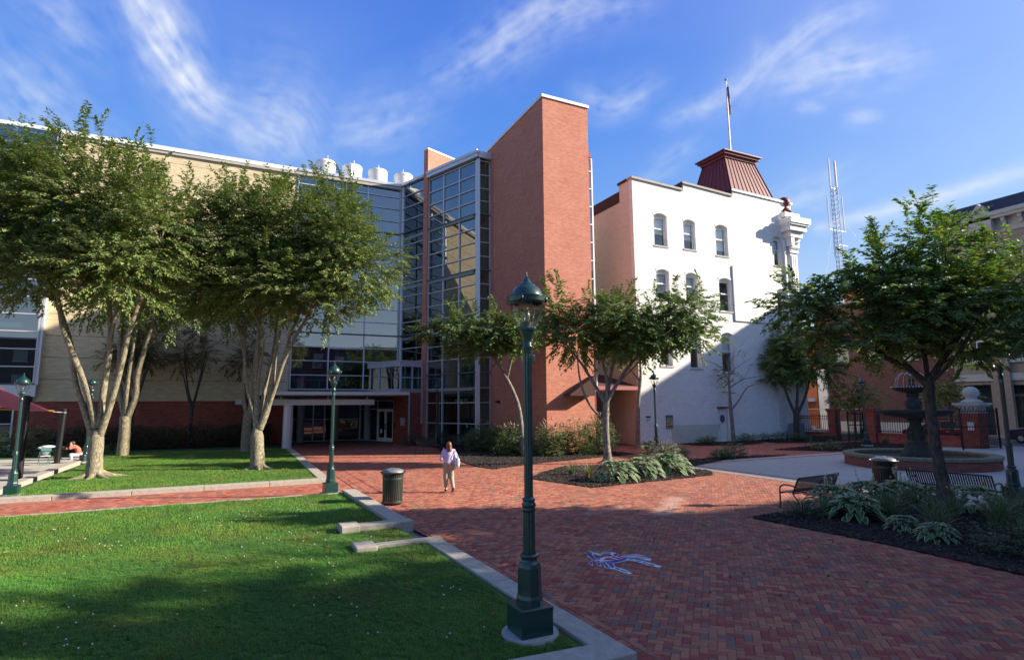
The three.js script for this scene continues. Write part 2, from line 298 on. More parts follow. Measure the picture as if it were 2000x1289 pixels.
const plaza = struct('concrete_plaza', [flat([[18.45, 6], [18.45, -22], [44, -22], [44, 6]], -0.002)], MAT.plaza);
mesh('brick_band', [flat([[19.05, 6], [19.05, -21.4], [19.3, -21.4], [19.3, 6]], 0.002), flat([[19.3, -21.15], [19.3, -21.4], [41, -21.4], [41, -21.15]], 0.002)], MAT.paving, plaza);
for (const [a, b] of [[[24.6, 6], [24.61, -21.1]], [[34, 6], [34.01, -21.1]]]) mesh('joint_line', flat([[a[0], a[1]], [b[0], b[1]], [b[0] + 0.02, b[1]], [a[0] + 0.02, a[1]]], 0.001), MAT.soilSand, plaza);
struct('street', flat([[45.2, 120], [45.2, -160], [55.2, -160], [55.2, 120]], -0.05), MAT.asphalt);
struct('sidewalk', [bxx(42.4, 45.0, -0.2, 0.0, -160, 120), bxx(55.4, 58, -0.2, 0.06, -160, 120)], MAT.concrete);
struct('street_kerb', [bxx(45.0, 45.2, -0.2, 0.012, -160, 120), bxx(55.2, 55.4, -0.2, 0.072, -160, 120)], MAT.kerb);

// individually laid pavers, 45-degree herringbone
{
  const rows = [], R = rng(5), c45 = Math.SQRT1_2, w = 0.1016;
  const pal = [[0.41, 0.150, 0.078], [0.45, 0.170, 0.090], [0.38, 0.132, 0.070], [0.34, 0.078, 0.050], [0.31, 0.060, 0.044], [0.42, 0.160, 0.088], [0.28, 0.118, 0.075], [0.20, 0.118, 0.095], [0.36, 0.100, 0.06]].map((c) => C(...c));
  const box = (sx, sz) => { const h = 0.05, e = 0.004, x = sx / 2, z = sz / 2, p = [], q = (a, b, c, d) => p.push(...a, ...b, ...c, ...a, ...c, ...d);
    const T = [[-x + e, 0, z - e], [x - e, 0, z - e], [x - e, 0, -z + e], [-x + e, 0, -z + e]], S = [[-x, -e, z], [x, -e, z], [x, -e, -z], [-x, -e, -z]], B = S.map((v) => [v[0], -h, v[2]]);
    q(...T); for (let i = 0; i < 4; i++) { const j = (i + 1) % 4; q(S[i], S[j], T[j], T[i]); q(B[i], B[j], S[j], S[i]); }
    const g = new THREE.BufferGeometry(); g.setAttribute('position', new THREE.Float32BufferAttribute(p, 3)); return metric(g); };
  const geo = box(w - 0.005, 2 * w - 0.005);
  const segd = (x, z, a, b) => { const vx = b[0] - a[0], vz = b[1] - a[1], t = Math.min(1, Math.max(0, ((x - a[0]) * vx + (z - a[1]) * vz) / (vx * vx + vz * vz))); return Math.hypot(x - a[0] - vx * t, z - a[1] - vz * t); };
  const stain = (x, z) => Math.max(0, Math.max(0.75 * Math.exp(-((segd(x, z, [10.2, -12.2], [12.2, -13.9]) / 0.28) ** 2)), 0.35 * Math.exp(-((segd(x, z, [8.6, -13.2], [9.7, -13.4]) / 0.35) ** 2))) + fbm(x * 1.7, z * 1.7, 2, 3) * 0.5 - 0.08);   // pale salt bloom on the bricks
  const add = (x, z, ry) => { const y = (R() - 0.5) * 0.0035, k = R(), patch = fbm(x * 0.35, z * 0.35, 3, 2), c = pal[Math.floor(Math.min(0.999, Math.max(0, k + patch * 0.25)) * pal.length)].clone().multiplyScalar((0.84 + R() * 0.3) * (1 + fbm(x * 0.9 + 4, z * 0.9, 7, 3) * 0.35)); { const st = stain(x, z); if (st > 0.02) c.lerp(C(0.62, 0.45, 0.36), st * (0.55 + R() * 0.45)); }
    rows.push([x, y, z, ry, c, (R() - 0.5) * 0.012, (R() - 0.5) * 0.012]); };
  const ok = (x, z) => x > 4.22 && x < 18.4 && z < -3.2 && z > -26.5 && !inBed(x, z) && !(x < 4.46);
  for (let i = -330; i < 330; i++) for (let j = -330; j < 330; j++) {
    const k = (((i - j) % 4) + 4) % 4; if (k !== 0 && k !== 3) continue;
    const u = (k === 0 ? i + 1 : i + 0.5) * w, v = (k === 0 ? j + 0.5 : j + 1) * w;
    const x = 11 + (u + v) * c45, z = -14 + (v - u) * c45;
    if (!ok(x, z)) continue;
    add(x, z, Math.PI / 4 + (k === 0 ? Math.PI / 2 : 0));
  }
  for (let z = -3.3; z > -26; z -= w) { const kx = z > -11.8 ? 4.2 - (z + 5.5) * -0.0238 : z > -13.4 ? 4.0 : 3.82; for (let q = 0; q < 2; q++) { if (q === 1 && Math.floor(z / w) % 2) continue; if (q === 0) add(kx + 0.11, z, Math.PI / 2); else add(kx + 0.265, z - w / 2, 0); } }
  const paving = new THREE.Group(); paving.name = 'brick_paving'; paving.userData.kind = 'structure'; scene.add(paving);
  const eye = camera.position;
  rows.sort((a, b) => (a[0] ** 2 + a[2] ** 2) - (b[0] ** 2 + b[2] ** 2));
  const inView = (r) => { const v = V(r[0], 0, r[2]).project(camera); return v.x > -0.99 && v.x < 0.99 && v.y > -0.99 && v.y < 0.99; };
  camera.updateMatrixWorld(true); camera.updateProjectionMatrix();
  const mats = pal.map((c) => std({ color: c, roughness: 0.82 })), gr = grain([246, 244, 242], 16, { metres: 0.4, bump: 0.0015 });
  mats.forEach((m) => { m.map = gr.map; m.bumpMap = gr.bumpMap; m.bumpScale = 0.0015; });
  const rest = []; let n = 0;
  for (const r of rows) {
    if (n < 300 && inView(r)) {
      const b = new THREE.Mesh(geo, mats[Math.floor(R() * mats.length)]); b.name = 'brick'; b.position.set(r[0], r[1], r[2]); b.rotation.set(r[5], r[3], r[6]); b.castShadow = b.receiveShadow = true; paving.add(b); n++;
    } else rest.push([new THREE.Matrix4().compose(V(r[0], r[1], r[2]), new THREE.Quaternion().setFromEuler(new THREE.Euler(r[5], r[3], r[6])), V(1, 1, 1)), r[4]]);
  }
  const im = std({ color: C(1, 1, 1), roughness: 0.82, map: gr.map, bumpMap: gr.bumpMap, bumpScale: 0.0015 });
  stuff('paving_bricks', geo, im, rest, '', '', paving);
}

// kerbs: each stone a piece of its own
function kerbRun(parent, pts, width, h, stone, side = 1) {           // stones along a polyline, the line being one long edge
  const R = rng(pts.length * 31 + Math.round(pts[0][0] * 7));
  for (let s = 0; s < pts.length - 1; s++) {
    const a = V(pts[s][0], 0, pts[s][1]), b = V(pts[s + 1][0], 0, pts[s + 1][1]), L = a.distanceTo(b), n = Math.max(1, Math.round(L / stone)), d = b.clone().sub(a).normalize(), q = V(-d.z * side, 0, d.x * side);
    for (let i = 0; i < n; i++) {
      const c = a.clone().addScaledVector(d, (i + 0.5) * L / n).addScaledVector(q, width / 2), g = rbx(L / n - 0.012, h + 0.25, width, 0.018, 0, -0.25, 0);
      const m = mesh('kerb_stone', metric(g), MAT.kerb, parent); m.position.set(c.x, (R() - 0.5) * 0.004, c.z); m.rotation.y = Math.atan2(-d.z, d.x);
    }
  }
}
const kerbs = new THREE.Group(); kerbs.name = 'kerb'; kerbs.userData.kind = 'structure'; scene.add(kerbs);
kerbRun(kerbs, [[4.2, -5.52], [4.0, -11.75]], 0.36, 0.09, 1.55, -1);
kerbRun(kerbs, [[3.86, -5.5], [-3, -5.95]], 0.42, 0.1, 1.6, 1);
kerbRun(kerbs, [[3.84, -13.35], [3.62, -19.45]], 0.42, 0.17, 1.5, -1);
kerbRun(kerbs, [[3.2, -19.72], [-24, -19.5]], 0.14, 0.06, 2.4, -1);
kerbRun(kerbs, [[3.3, -22.85], [-24, -22.55]], 0.42, 0.14, 2.1, 1);
kerbRun(kerbs, [[3.35, -23.3], [3.45, -41]], 0.42, 0.12, 2.0, -1);
kerbRun(kerbs, [[-7.0, -23.3], [-7.2, -41]], 0.42, 0.14, 2.0, -1);
kerbRun(kerbs, [[-7.2, -41.0], [3.4, -41.0]], 0.2, 0.1, 2.4, -1);
{ // the two low walls that step into the lawn, each ending in a block
  for (const [z0, xa, label] of [[-13.36, 3.84, 'longer low concrete step wall in the near lawn below the litter bin'], [-11.62, 3.98, 'low concrete step wall in the near lawn closest to the camera']]) {
    const t = thing('step_wall', label, 'step wall', [2.2, 0, z0], 0, 'low step walls in the lawn');
    const h = z0 < -13 ? 0.2 : 0.13;
    mesh('coping', metric(rbx(xa - 2.62, h + 0.2, z0 < -13 ? 0.36 : 0.24, 0.015, (xa - 2.62) / 2 + 0.42, -0.2, -0.15)), MAT.kerb, t);
    mesh('end_block', metric(rbx(0.42, h + 0.23, 0.52, 0.03, 0.2, -0.2, -0.14)), MAT.kerb, t);
  }
}
const LAWN_NEAR = [[3.68, -6.0], [3.6, -11.6], [3.4, -13.6], [3.24, -19.4], [-24, -19.2], [-24, -6.4], [-3, -6.4]];
const LAWN_FAR = [[2.94, -23.3], [3.02, -40.9], [-6.6, -40.9], [-6.5, -23.1]];
struct('lawn', flat([[3.85, -5.6], [3.7, -11.7], [3.5, -13.4], [3.3, -19.65], [-24, -19.5], [-24, -4], [3.85, -4]], 0.045), MAT.lawn);
struct('lawn', flat([[3.2, -23.1], [3.2, -41], [-6.9, -41], [-6.8, -22.9]], 0.06), MAT.lawn);
struct('lawn', flat([[-24, -41.3], [3.3, -41.3], [3.4, -44], [3.4, -47.4], [-26, -47.4], [-26, -41.3]], 0.02), MAT.lawn);
struct('terrace', flat([[-7.2, -22.9], [-7.4, -41.2], [-30, -41.2], [-30, -22.9]], 0.03), MAT.concrete);
{ // grass blades in tufts
  const R = rng(11), blades = (n, h, w, spread) => { const p = [], cl = []; for (let i = 0; i < n; i++) { const a = R() * 6.28, r = R() * spread, x = Math.cos(a) * r, z = Math.sin(a) * r, t = R() * 6.28, L = h * (0.55 + R() * 0.7), lean = 0.25 + R() * 0.75, dx = Math.cos(t) * w, dz = Math.sin(t) * w, lx = Math.cos(t + 1.57 + R()) * L * lean, lz = Math.sin(t + 1.57 + R()) * L * lean, y1 = L * 0.62, y2 = L * (1.05 - lean * 0.35);
      p.push(x - dx, 0, z - dz, x + dx, 0, z + dz, x + lx * 0.4 + dx * 0.7, y1, z + lz * 0.4 + dz * 0.7, x - dx, 0, z - dz, x + lx * 0.4 + dx * 0.7, y1, z + lz * 0.4 + dz * 0.7, x + lx * 0.4 - dx * 0.7, y1, z + lz * 0.4 - dz * 0.7, x + lx * 0.4 - dx * 0.7, y1, z + lz * 0.4 - dz * 0.7, x + lx * 0.4 + dx * 0.7, y1, z + lz * 0.4 + dz * 0.7, x + lx, y2, z + lz);
      const k = 0.75 + R() * 0.5, yl = R() < 0.07 ? 1.6 : 1; for (let j = 0; j < 9; j++) cl.push(k * yl, k, k * 0.9 / yl); }
    const g = new THREE.BufferGeometry(); g.setAttribute('position', new THREE.Float32BufferAttribute(p, 3)); g.setAttribute('color', new THREE.Float32BufferAttribute(cl, 3)); g.computeVertexNormals(); return g; };
  const gm = leafMat(0.11, 0.27, 0.025, { roughness: 0.8, clearcoat: 0.2, transmission: 0.3 });
  const fill = (poly, n, y, s0, seed, lim) => { const Q = rng(seed), out = [], [x0, x1, z0, z1] = lim; while (out.length < n) { const x = lerp(x0, x1, Q()), z = lerp(z0, z1, Q()); if (!inside(poly, x, z)) { continue; } const d = fbm(x * 0.5, z * 0.5, 4, 3), s = s0 * (0.8 + Q() * 0.45) * (1 + d * 0.5), c = 0.78 + d * 0.5 + Q() * 0.3; out.push([new THREE.Matrix4().compose(V(x, y, z), new THREE.Quaternion().setFromAxisAngle(V(0, 1, 0), Q() * 6.28), V(s, s, s)), C(c * (1 + Math.max(-0.2, fbm(x * 0.8, z * 0.8, 9, 3) * 1.3)), c, c * 0.9)]); } return out; };
  const a = blades(16, 0.062, 0.0021, 0.06), b = blades(14, 0.07, 0.004, 0.10);
  stuff('grass', a, gm, fill(LAWN_NEAR, 62000, 0.042, 1, 3, [-6.5, 4, -13.5, -5.4]), 'short mown green grass of the near lawn', 'grass');
  stuff('grass', b, gm, fill(LAWN_NEAR, 26000, 0.042, 1, 4, [-13, 4, -19.6, -13]), 'short mown green grass along the brick path edge of the near lawn', 'grass');
  stuff('grass', b, gm, fill(LAWN_FAR, 26000, 0.055, 1.15, 5, [-6.8, 3.2, -41, -23]), 'short mown green grass under the two big trees', 'grass');
  // clover heads and fallen leaves
  const fl = [], lf = [], Q = rng(21);
  const ico = new THREE.IcosahedronGeometry(0.011, 0); 
  while (fl.length < 170) { const x = lerp(-6, 3.8, Q()), z = lerp(-18, -6, Q()); if (!inside(LAWN_NEAR, x, z) || fbm(x * 0.45, z * 0.45, 12, 2) < 0.02) continue; fl.push([new THREE.Matrix4().makeTranslation(x, 0.09 + Q() * 0.02, z)]); }
  stuff('clover_flower', ico, paint(0.75, 0.74, 0.70, 0.9), fl, 'tiny white clover heads dotted over the near lawn', 'clover');
  const lg = new THREE.BufferGeometry(); lg.setAttribute('position', new THREE.Float32BufferAttribute([0, 0, 0.05, 0.024, 0.012, 0.005, 0, 0.004, -0.05, 0, 0, 0.05, 0, 0.004, -0.05, -0.026, 0.014, 0], 3)); lg.computeVertexNormals();
  while (lf.length < 330) { const far = Q() < 0.4, x = far ? lerp(-6.4, 12, Q()) : lerp(-6, 13, Q()), z = far ? lerp(-40, -20, Q()) : lerp(-19, -6, Q()); const onLawn = inside(LAWN_NEAR, x, z) || inside(LAWN_FAR, x, z); if (!onLawn && Q() < 0.45) continue; const k = Q(); lf.push([new THREE.Matrix4().compose(V(x, onLawn ? 0.10 : 0.012, z), new THREE.Quaternion().setFromEuler(new THREE.Euler((Q() - 0.5) * 0.5, Q() * 6.28, (Q() - 0.5) * 0.5)), V(1, 1, 1).multiplyScalar(0.6 + Q() * 0.7)), k < 0.5 ? C(0.22, 0.09, 0.035) : k < 0.8 ? C(0.30, 0.19, 0.06) : C(0.13, 0.06, 0.03)]); }
  stuff('fallen_leaf', lg, std({ color: C(1, 1, 1), roughness: 0.9, side: THREE.DoubleSide }), lf, 'brown fallen leaves scattered over the lawns and paving', 'leaf litter');
}
// mulch beds, gently mounded, with loose chips
{
  const chip = new THREE.BoxGeometry(0.05, 0.012, 0.016), chips = [], Q = rng(41);
  BEDS.forEach((b, i) => {
    struct('mulch_bed', flat(b, 0.022), MAT.mulch);
    const xs = b.map((p) => p[0]), zs = b.map((p) => p[1]), x0 = Math.min(...xs), x1 = Math.max(...xs), z0 = Math.min(...zs), z1 = Math.max(...zs), n = Math.round((x1 - x0) * (z1 - z0) * (i < 2 ? 150 : 60));
    for (let k = 0; k < n; k++) { const x = lerp(x0, x1, Q()), z = lerp(z0, z1, Q()); if (!inside(b, x, z)) continue; const s = 0.7 + Q() * 1.1, t = Q(); chips.push([new THREE.Matrix4().compose(V(x, 0.026 + Q() * 0.014, z), new THREE.Quaternion().setFromEuler(new THREE.Euler((Q() - 0.5) * 0.9, Q() * 6.28, (Q() - 0.5) * 0.9)), V(s, s, s)), t < 0.75 ? C(0.025, 0.018, 0.015).multiplyScalar(0.6 + Q()) : C(0.10, 0.07, 0.05)]); }
  });
  stuff('mulch_chips', chip, std({ color: C(1, 1, 1), roughness: 1 }), chips, 'dark brown wood mulch chips covering the planting beds', 'mulch');
}
// ---------------------------------------------------------------- the glass and brick office building
const wm = (name, geo, mat, parent, root) => { const m = mesh(name, geo, mat, parent); m.geometry.translate(-root.position.x, -root.position.y, -root.position.z); return m; };
const GL = -0.476, KB = 0.857;      // the building is laid out in its drawing units, its ground line at GL, and built at KB metres a unit
const office = thing('office_building', 'tall glass, red brick and beige block office building with a brick stair tower', 'building', [8, GL, -55]);
const S22 = 21.8 * RAD, DX = -Math.sin(S22), DZ = -Math.cos(S22), NX = -Math.cos(S22), NZ = Math.sin(S22);      // bay frame: s runs away from the corner, t points out of the glass
const bay = (s, t) => [18.335 + s * DX + t * NX, -44.9 + s * DZ + t * NZ];
{
  const W = (n, g, m, p = office) => wm(n, g, m, p, office);
  // brick stair tower
  const tower = part('brick_tower', office);
  W('wall', [bxx(19.5, 23.5, GL, 25.75, -45.4, -35)], MAT.towerBrick, tower);
  W('coping', [bxx(19.4, 23.6, 25.75, 25.98, -45.5, -34.9)], MAT.capWhite, tower);
  W('wall_light', [bx(0.3, 0.22, 0.34, 19.33, 3.0, -43.0)], MAT.binGreen, tower);
  // beige block wing over a brick base, laid in deep bands with open joints
  const wing = part('beige_wing', office);
  W('brick_base', bxx(-13.9, 4.0, GL, 3.32, -56.2, -55.38), MAT.darkBrick, wing);
  for (let y = 3.36, i = 0; y < 24.9; i++) { const h = Math.min(1.72, 24.98 - y); W('wall_band', bxx(-13.95, 4.1, y, y + h - 0.035, -56.2, -55.43 + (i % 2) * 0.004), MAT.beigeBrick, wing); y += h; }
  W('backing', bxx(-13.9, 4.05, 3.3, 24.95, -56.6, -55.5), MAT.darkBrick, wing);
  W('coping', bxx(-30, 4.2, 24.98, 25.34, -56.3, -55.2), MAT.capWhite, wing);
  W('vent_grille', bx(0.7, 0.6, 0.08, -5.6, 8.3, -55.38), MAT.inDark, wing);
  W('wall_lamp', bx(0.9, 0.45, 0.2, 0.3, 3.05, -55.3), MAT.capWhite, wing);
  // roof and far sides close the volume
  const q = bay(10.97, 0);
  const roofPts = [[-30, -55.5], [q[0], q[1]], [18.335, -44.95], [19.52, -44.95], [19.52, -72], [-30, -72]];
  const rf = new THREE.ExtrudeGeometry(new THREE.Shape(roofPts.map((p) => new THREE.Vector2(p[0], -p[1]))), { depth: 0.25, bevelEnabled: false }); rf.rotateX(-Math.PI / 2); rf.translate(0, 24.72, 0);
  W('roof', metric(rf), MAT.concrete);
  W('rear_wall', [bxx(-30, 19.5, GL, 24.7, -72.3, -72), bxx(19.3, 19.6, GL, 24.7, -72, -45.3), bxx(-30.3, -30, GL, 24.9, -72.3, -55)], MAT.beigeBrick);
  // floors seen through the glass
  for (let i = 0; i < 4; i++) { const y = 4.15 + i * 5.07;
    const sh = new THREE.Shape([[4.2, -55.7], [q[0] - 0.2, q[1] - 0.45], [18.0, -45.25], [19.3, -45.25], [19.3, -64], [4.2, -64]].map((p) => new THREE.Vector2(p[0], -p[1])));
    const g = new THREE.ExtrudeGeometry(sh, { depth: 0.26, bevelEnabled: false }); g.rotateX(-Math.PI / 2); g.translate(0, y - 0.04, 0);
    W('floor_slab', metric(g), MAT.slab);
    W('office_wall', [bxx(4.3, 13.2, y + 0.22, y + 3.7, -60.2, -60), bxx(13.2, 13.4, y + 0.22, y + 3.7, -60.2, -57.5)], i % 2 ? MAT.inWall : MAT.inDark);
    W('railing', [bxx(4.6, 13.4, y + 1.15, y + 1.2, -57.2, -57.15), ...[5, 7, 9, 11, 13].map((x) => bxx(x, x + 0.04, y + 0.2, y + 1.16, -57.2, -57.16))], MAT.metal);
    W('left_floor_slab', bxx(-29.9, -14.2, y - 0.2, y + 0.22, -62, -55.4), MAT.slab);
  }
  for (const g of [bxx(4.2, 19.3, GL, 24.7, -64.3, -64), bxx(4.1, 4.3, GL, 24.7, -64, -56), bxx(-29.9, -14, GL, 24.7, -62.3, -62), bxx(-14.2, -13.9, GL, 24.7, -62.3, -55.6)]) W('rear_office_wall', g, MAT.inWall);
  for (let i = 0; i < 4; i++) W('column', cyl(0.35, 0.35, 25.1, 5.4 + i * 3.1, GL, -56.9, 18), MAT.slab);
  for (const [s, t] of [[2, -1.6], [6, -1.6]]) { const p = bay(s, t); W('column', cyl(0.33, 0.33, 25.1, p[0], GL, p[1], 18), MAT.slab); }
}
// a glazed wall: panes, mullions and transoms are pieces of their own. Local frame: x along the wall, z out of it.
function glazing(name, parent, pos, ry, cols, rows, { depth = 0.16, mw = 0.11, mat = MAT.pane, heavy = [], skip = () => false, seed = 1, spandrel = [] } = {}) {
  const g = part(name, parent, pos, ry), R = rng(seed * 97 + 3);
  const geos = new Map();
  for (let i = 0; i < cols.length - 1; i++) for (let j = 0; j < rows.length - 1; j++) {
    if (skip(i, j)) continue;
    const w = cols[i + 1] - cols[i] - 0.02, h = rows[j + 1] - rows[j] - 0.02, key = w.toFixed(3) + '|' + h.toFixed(3);
    if (!geos.has(key)) geos.set(key, new THREE.PlaneGeometry(w, h));
    const p = new THREE.Mesh(geos.get(key), spandrel.includes(j) ? MAT.spandrel : mat); p.name = 'pane'; p.position.set((cols[i] + cols[i + 1]) / 2, (rows[j] + rows[j + 1]) / 2, 0); p.rotation.set((R() - 0.5) * 0.006, (R() - 0.5) * 0.006, 0); p.castShadow = p.receiveShadow = true; g.add(p);
  }
  const y0 = rows[0], y1 = rows[rows.length - 1];
  for (const x of cols) mesh('mullion', bx(mw, y1 - y0, depth, x, y0, 0.02), MAT.frame, g);
  rows.forEach((y, j) => { if (!skip(-1, j)) { const hv = heavy.includes(j); mesh('transom', bx(cols[cols.length - 1] - cols[0] + (hv ? 0.1 : 0), hv ? 0.1 : 0.075, depth + (hv ? 0.1 : 0.02), (cols[0] + cols[cols.length - 1]) / 2, y - 0.045, hv ? 0.07 : 0.033), hv ? MAT.inDark : MAT.frame, g); } });
  return g;
}
{
  const off = (x, y, z) => [x - 8, y - GL, z + 55];
  const rowsUp = [4.42, 5.72, 7.05, 8.36, 9.66, 10.93, 12.25, 13.52, 14.8, 16.1, 17.4, 18.75, 20.07, 21.36, 22.68, 23.92, 25.1];
  // curtain wall over the entrance
  glazing('curtain_wall', office, off(4.2, 0, -55.43), 0, [0, 3.28, 6.56, 9.86], rowsUp, { seed: 1, heavy: [4, 12] });
  const rowsAll = [-0.42, 1.29, 3.08, 4.33, 5.63, 6.92, 8.2, 9.47, 10.75, 12.05, 13.33, 14.57, 15.8, 17.07, 18.33, 19.6, 20.82, 21.98, 23.23, 24.55];
  // bay: local x runs from the near corner away; outward is +z after the turn
  const ang = Math.atan2(-DZ, DX);
  { const p = bay(6.72, 0); glazing('glass_bay', office, off(p[0], 0, p[1]), Math.atan2(DZ, -DX), [0, 2.18, 4.37, 6.55], rowsAll, { seed: 2, heavy: [4, 11, 15] }); }
  { const p = bay(10.93, 0); glazing('recess_glazing', office, off(p[0], 0, p[1]), Math.atan2(DZ, -DX), [0, 3.55], rowsUp, { seed: 3, heavy: [4, 12] }); }
  glazing('corner_glazing', office, off(18.42, 0, -44.9), 0, [0, 1.04], rowsAll, { seed: 4, mat: MAT.paneClear, heavy: [4, 11, 15] });
  const wr = (n, g, m, p = office) => wm(n, g, m, p, office);
  wr('corner_post', bx(0.34, 25.4, 0.34, 18.34, GL, -44.86, -S22), MAT.metal);
  wr('inner_post', bx(0.26, 20.8, 0.26, ...[bay(10.97, 0.02)[0], 4.2, bay(10.97, 0.02)[1]]), MAT.metal);
  // roof fascias
  const strip = (s0, s1, t0, t1, y0, y1) => { const m = bay((s0 + s1) / 2, (t0 + t1) / 2); return bx(s1 - s0, y1 - y0, t1 - t0, m[0], y0, m[1], Math.atan2(DZ, -DX)); };
  wr('fascia', [strip(-0.35, 6.72, -1.2, 0.42, 24.72, 25.06), strip(-0.4, 6.72, -1.2, 0.5, 25.06, 25.32)], MAT.metal);
  wr('fascia', [strip(7.38, 11.0, -1.2, 0.3, 25.08, 25.34)], MAT.metal);
  wr('fascia', [bxx(4.2, 14.4, 25.06, 25.36, -56.4, -55.1)], MAT.metal);
  wr('fascia', [bxx(18.1, 19.5, 24.72, 25.3, -46, -44.5)], MAT.metal);
  // brick fin wall
  const fin = part('brick_fin', office);
  wr('wall', strip(6.74, 7.36, -3.4, 0.24, GL, 27.7), MAT.towerBrick, fin);
  wr('coping', strip(6.69, 7.41, -3.45, 0.3, 27.7, 27.85), MAT.capWhite, fin);
  // left wing glazing, slightly proud of the wall
  glazing('wing_glazing', office, off(-29.8, 0, -55.0), 0, [0, 3.95, 7.9, 11.85, 15.75], [4.66, 6.0, 7.35, 8.7, 10.05, 11.4, 12.75, 14.1, 15.45, 16.8, 18.15, 19.5, 20.85, 22.2, 23.55, 24.95], { seed: 5, heavy: [0], mw: 0.2 });
  glazing('ground_glazing', office, off(-29.8, 0, -55.3), 0, [0, 3.95, 7.9, 11.85, 14.6], [-0.4, 1.7, 3.2], { seed: 6, mat: MAT.paneClear });
  wr('sill_panel', [bxx(-30, -13.9, 3.72, 4.6, -55.6, -54.85)], MAT.metal);
  wr('wing_edge_post', [bxx(-14.1, -13.82, 4.6, 25.0, -55.6, -54.9)], MAT.metal);
  wr('wing_jamb', [bxx(-15.3, -13.9, GL, 3.3, -55.7, -55.36)], MAT.darkBrick);
  // upper glass box over the entrance
  const ry = Math.atan2(DZ, -DX);
  { const p = bay(13.7, 2.6); const b = glazing('entrance_box', office, off(p[0], 0, p[1]), ry, [0, 3.1, 6.4], [4.35, 6.45], { seed: 7, mw: 0.13 }); }
  { const p = bay(7.3, 2.6), b = glazing('entrance_box_return', office, off(p[0], 0, p[1]), ry + Math.PI / 2, [0, 1.25, 2.5], [4.35, 5.4, 6.45], { seed: 8, mw: 0.1 }); }
  wr('box_fascia', [strip(7.2, 13.75, -0.1, 2.75, 6.48, 6.86), strip(7.15, 13.8, -0.1, 2.82, 6.86, 6.95)], MAT.metal);
  wr('box_floor', [strip(7.25, 13.7, 0.1, 2.66, 4.0, 4.32)], MAT.metal);
  // entrance: brick return, doors, canopy
  wr('entrance_brick', [strip(7.15, 9.6, -0.2, 1.7, GL, 4.05)], MAT.darkBrick);
  wr('downpipe', [strip(7.06, 7.16, 1.7, 1.82, GL, 3.9)], MAT.metal);
  wr('box_downpipe', [strip(7.0, 7.12, 0.3, 0.42, 1.2, 6.5)], MAT.metal);
  wr('notice_box', [strip(7.75, 8.3, 1.7, 1.82, 1.05, 1.75)], MAT.metal);
  wr('card_reader', [strip(9.2, 9.32, 1.7, 1.75, 1.1, 1.3), strip(9.2, 9.34, 1.7, 1.75, 0.75, 0.95)], MAT.iron);
  { // double door
    const p = bay(12.1, 1.62), d = part('entrance_door', office, off(p[0], GL, p[1]), ry); d.scale.y = 1.19;
    for (const x of [0, 1.25]) { mesh('door_leaf', [bx(0.14, 2.5, 0.07, x + 0.07, 0, 0), bx(0.14, 2.5, 0.07, x + 1.16, 0, 0), bx(1.2, 0.28, 0.07, x + 0.615, 0, 0.001), bx(1.2, 0.16, 0.07, x + 0.615, 2.34, 0.001)], MAT.capWhite, d); const g = mesh('door_glass', new THREE.PlaneGeometry(0.96, 2.06), MAT.paneClear, d); g.position.set(x + 0.615, 1.31, 0); mesh('door_handle', [bx(0.04, 0.5, 0.09, x ? x + 0.09 : 1.12, 0.9, 0.06)], MAT.iron, d); }
    mesh('door_sign', bx(0.3, 0.34, 0.01, 0.6, 0.62, 0.05), MAT.capWhite, d);
    mesh('door_mat', bx(3.0, 0.02, 1.5, 1.2, -0.01, 1.0), MAT.inDark, d);
  }
  { const p = bay(15.25, 1.6); glazing('lobby_side', office, off(p[0], 0, p[1]), ry, [0, 3.1], [-0.45, 2.55, 3.35], { seed: 9, mat: MAT.paneClear }); }
  { const p = bay(12.15, 1.6); glazing('lobby_transom', office, off(p[0], 0, p[1]), ry, [0, 2.55], [2.56, 3.35], { seed: 12, mat: MAT.paneClear }); }
  const lp = bay(15.25, 1.6);
  glazing('lobby_glazing', office, off(2.0, 0, lp[1]), 0, [0, 1.05, 2.1, 4.7, 5.75, 6.6, lp[0] - 2.0], [-0.45, 1.6, 3.6], { seed: 10, mat: MAT.paneClear });
  wr('lobby_floor', bxx(2, 13, GL - 0.005, GL + 0.012, -64, lp[1] - 0.1), MAT.slab);
  wr('lobby_return', [bxx(1.7, 2.05, GL, 4.0, -55.4, lp[1] + 0.1)], MAT.darkBrick);
  const canopy = part('entrance_canopy', office);
  wr('canopy_roof', [bxx(1.0, 12.9, 3.72, 3.98, -55.2, -46.6)], MAT.metal, canopy);
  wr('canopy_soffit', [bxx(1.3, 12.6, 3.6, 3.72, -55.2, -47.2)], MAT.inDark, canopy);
  wr('canopy_beam', [bxx(1.2, 10.2, 2.95, 3.38, -47.9, -47.5)], MAT.metal, canopy);
  for (const x of [3.0, 6.5, 9.6]) wr('canopy_strut', [bxx(x, x + 0.1, 3.38, 3.62, -47.8, -47.7)], MAT.metal, canopy);
  wr('canopy_column', cyl(0.36, 0.36, 3.45, 3.6, GL, -47.7, 24), MAT.metal, canopy);
  // banners hung inside
  const flags = [[5.9, 7.2, C(0.35, 0.04, 0.05)], [7.6, 7.3, C(0.03, 0.05, 0.22)], [9.3, 7.25, C(0.12, 0.22, 0.30)], [10.9, 7.2, C(0.22, 0.18, 0.04)], [12.2, 7.2, C(0.12, 0.03, 0.05)], [8.4, 12.5, C(0.20, 0.38, 0.50)], [11.4, 12.4, C(0.22, 0.44, 0.58)]];
  for (const [x, y, c] of flags) wr('hanging_banner', bx(1.05, 1.7, 0.03, x, y - 1.0, -56.2), std({ color: c, roughness: 0.9 }));
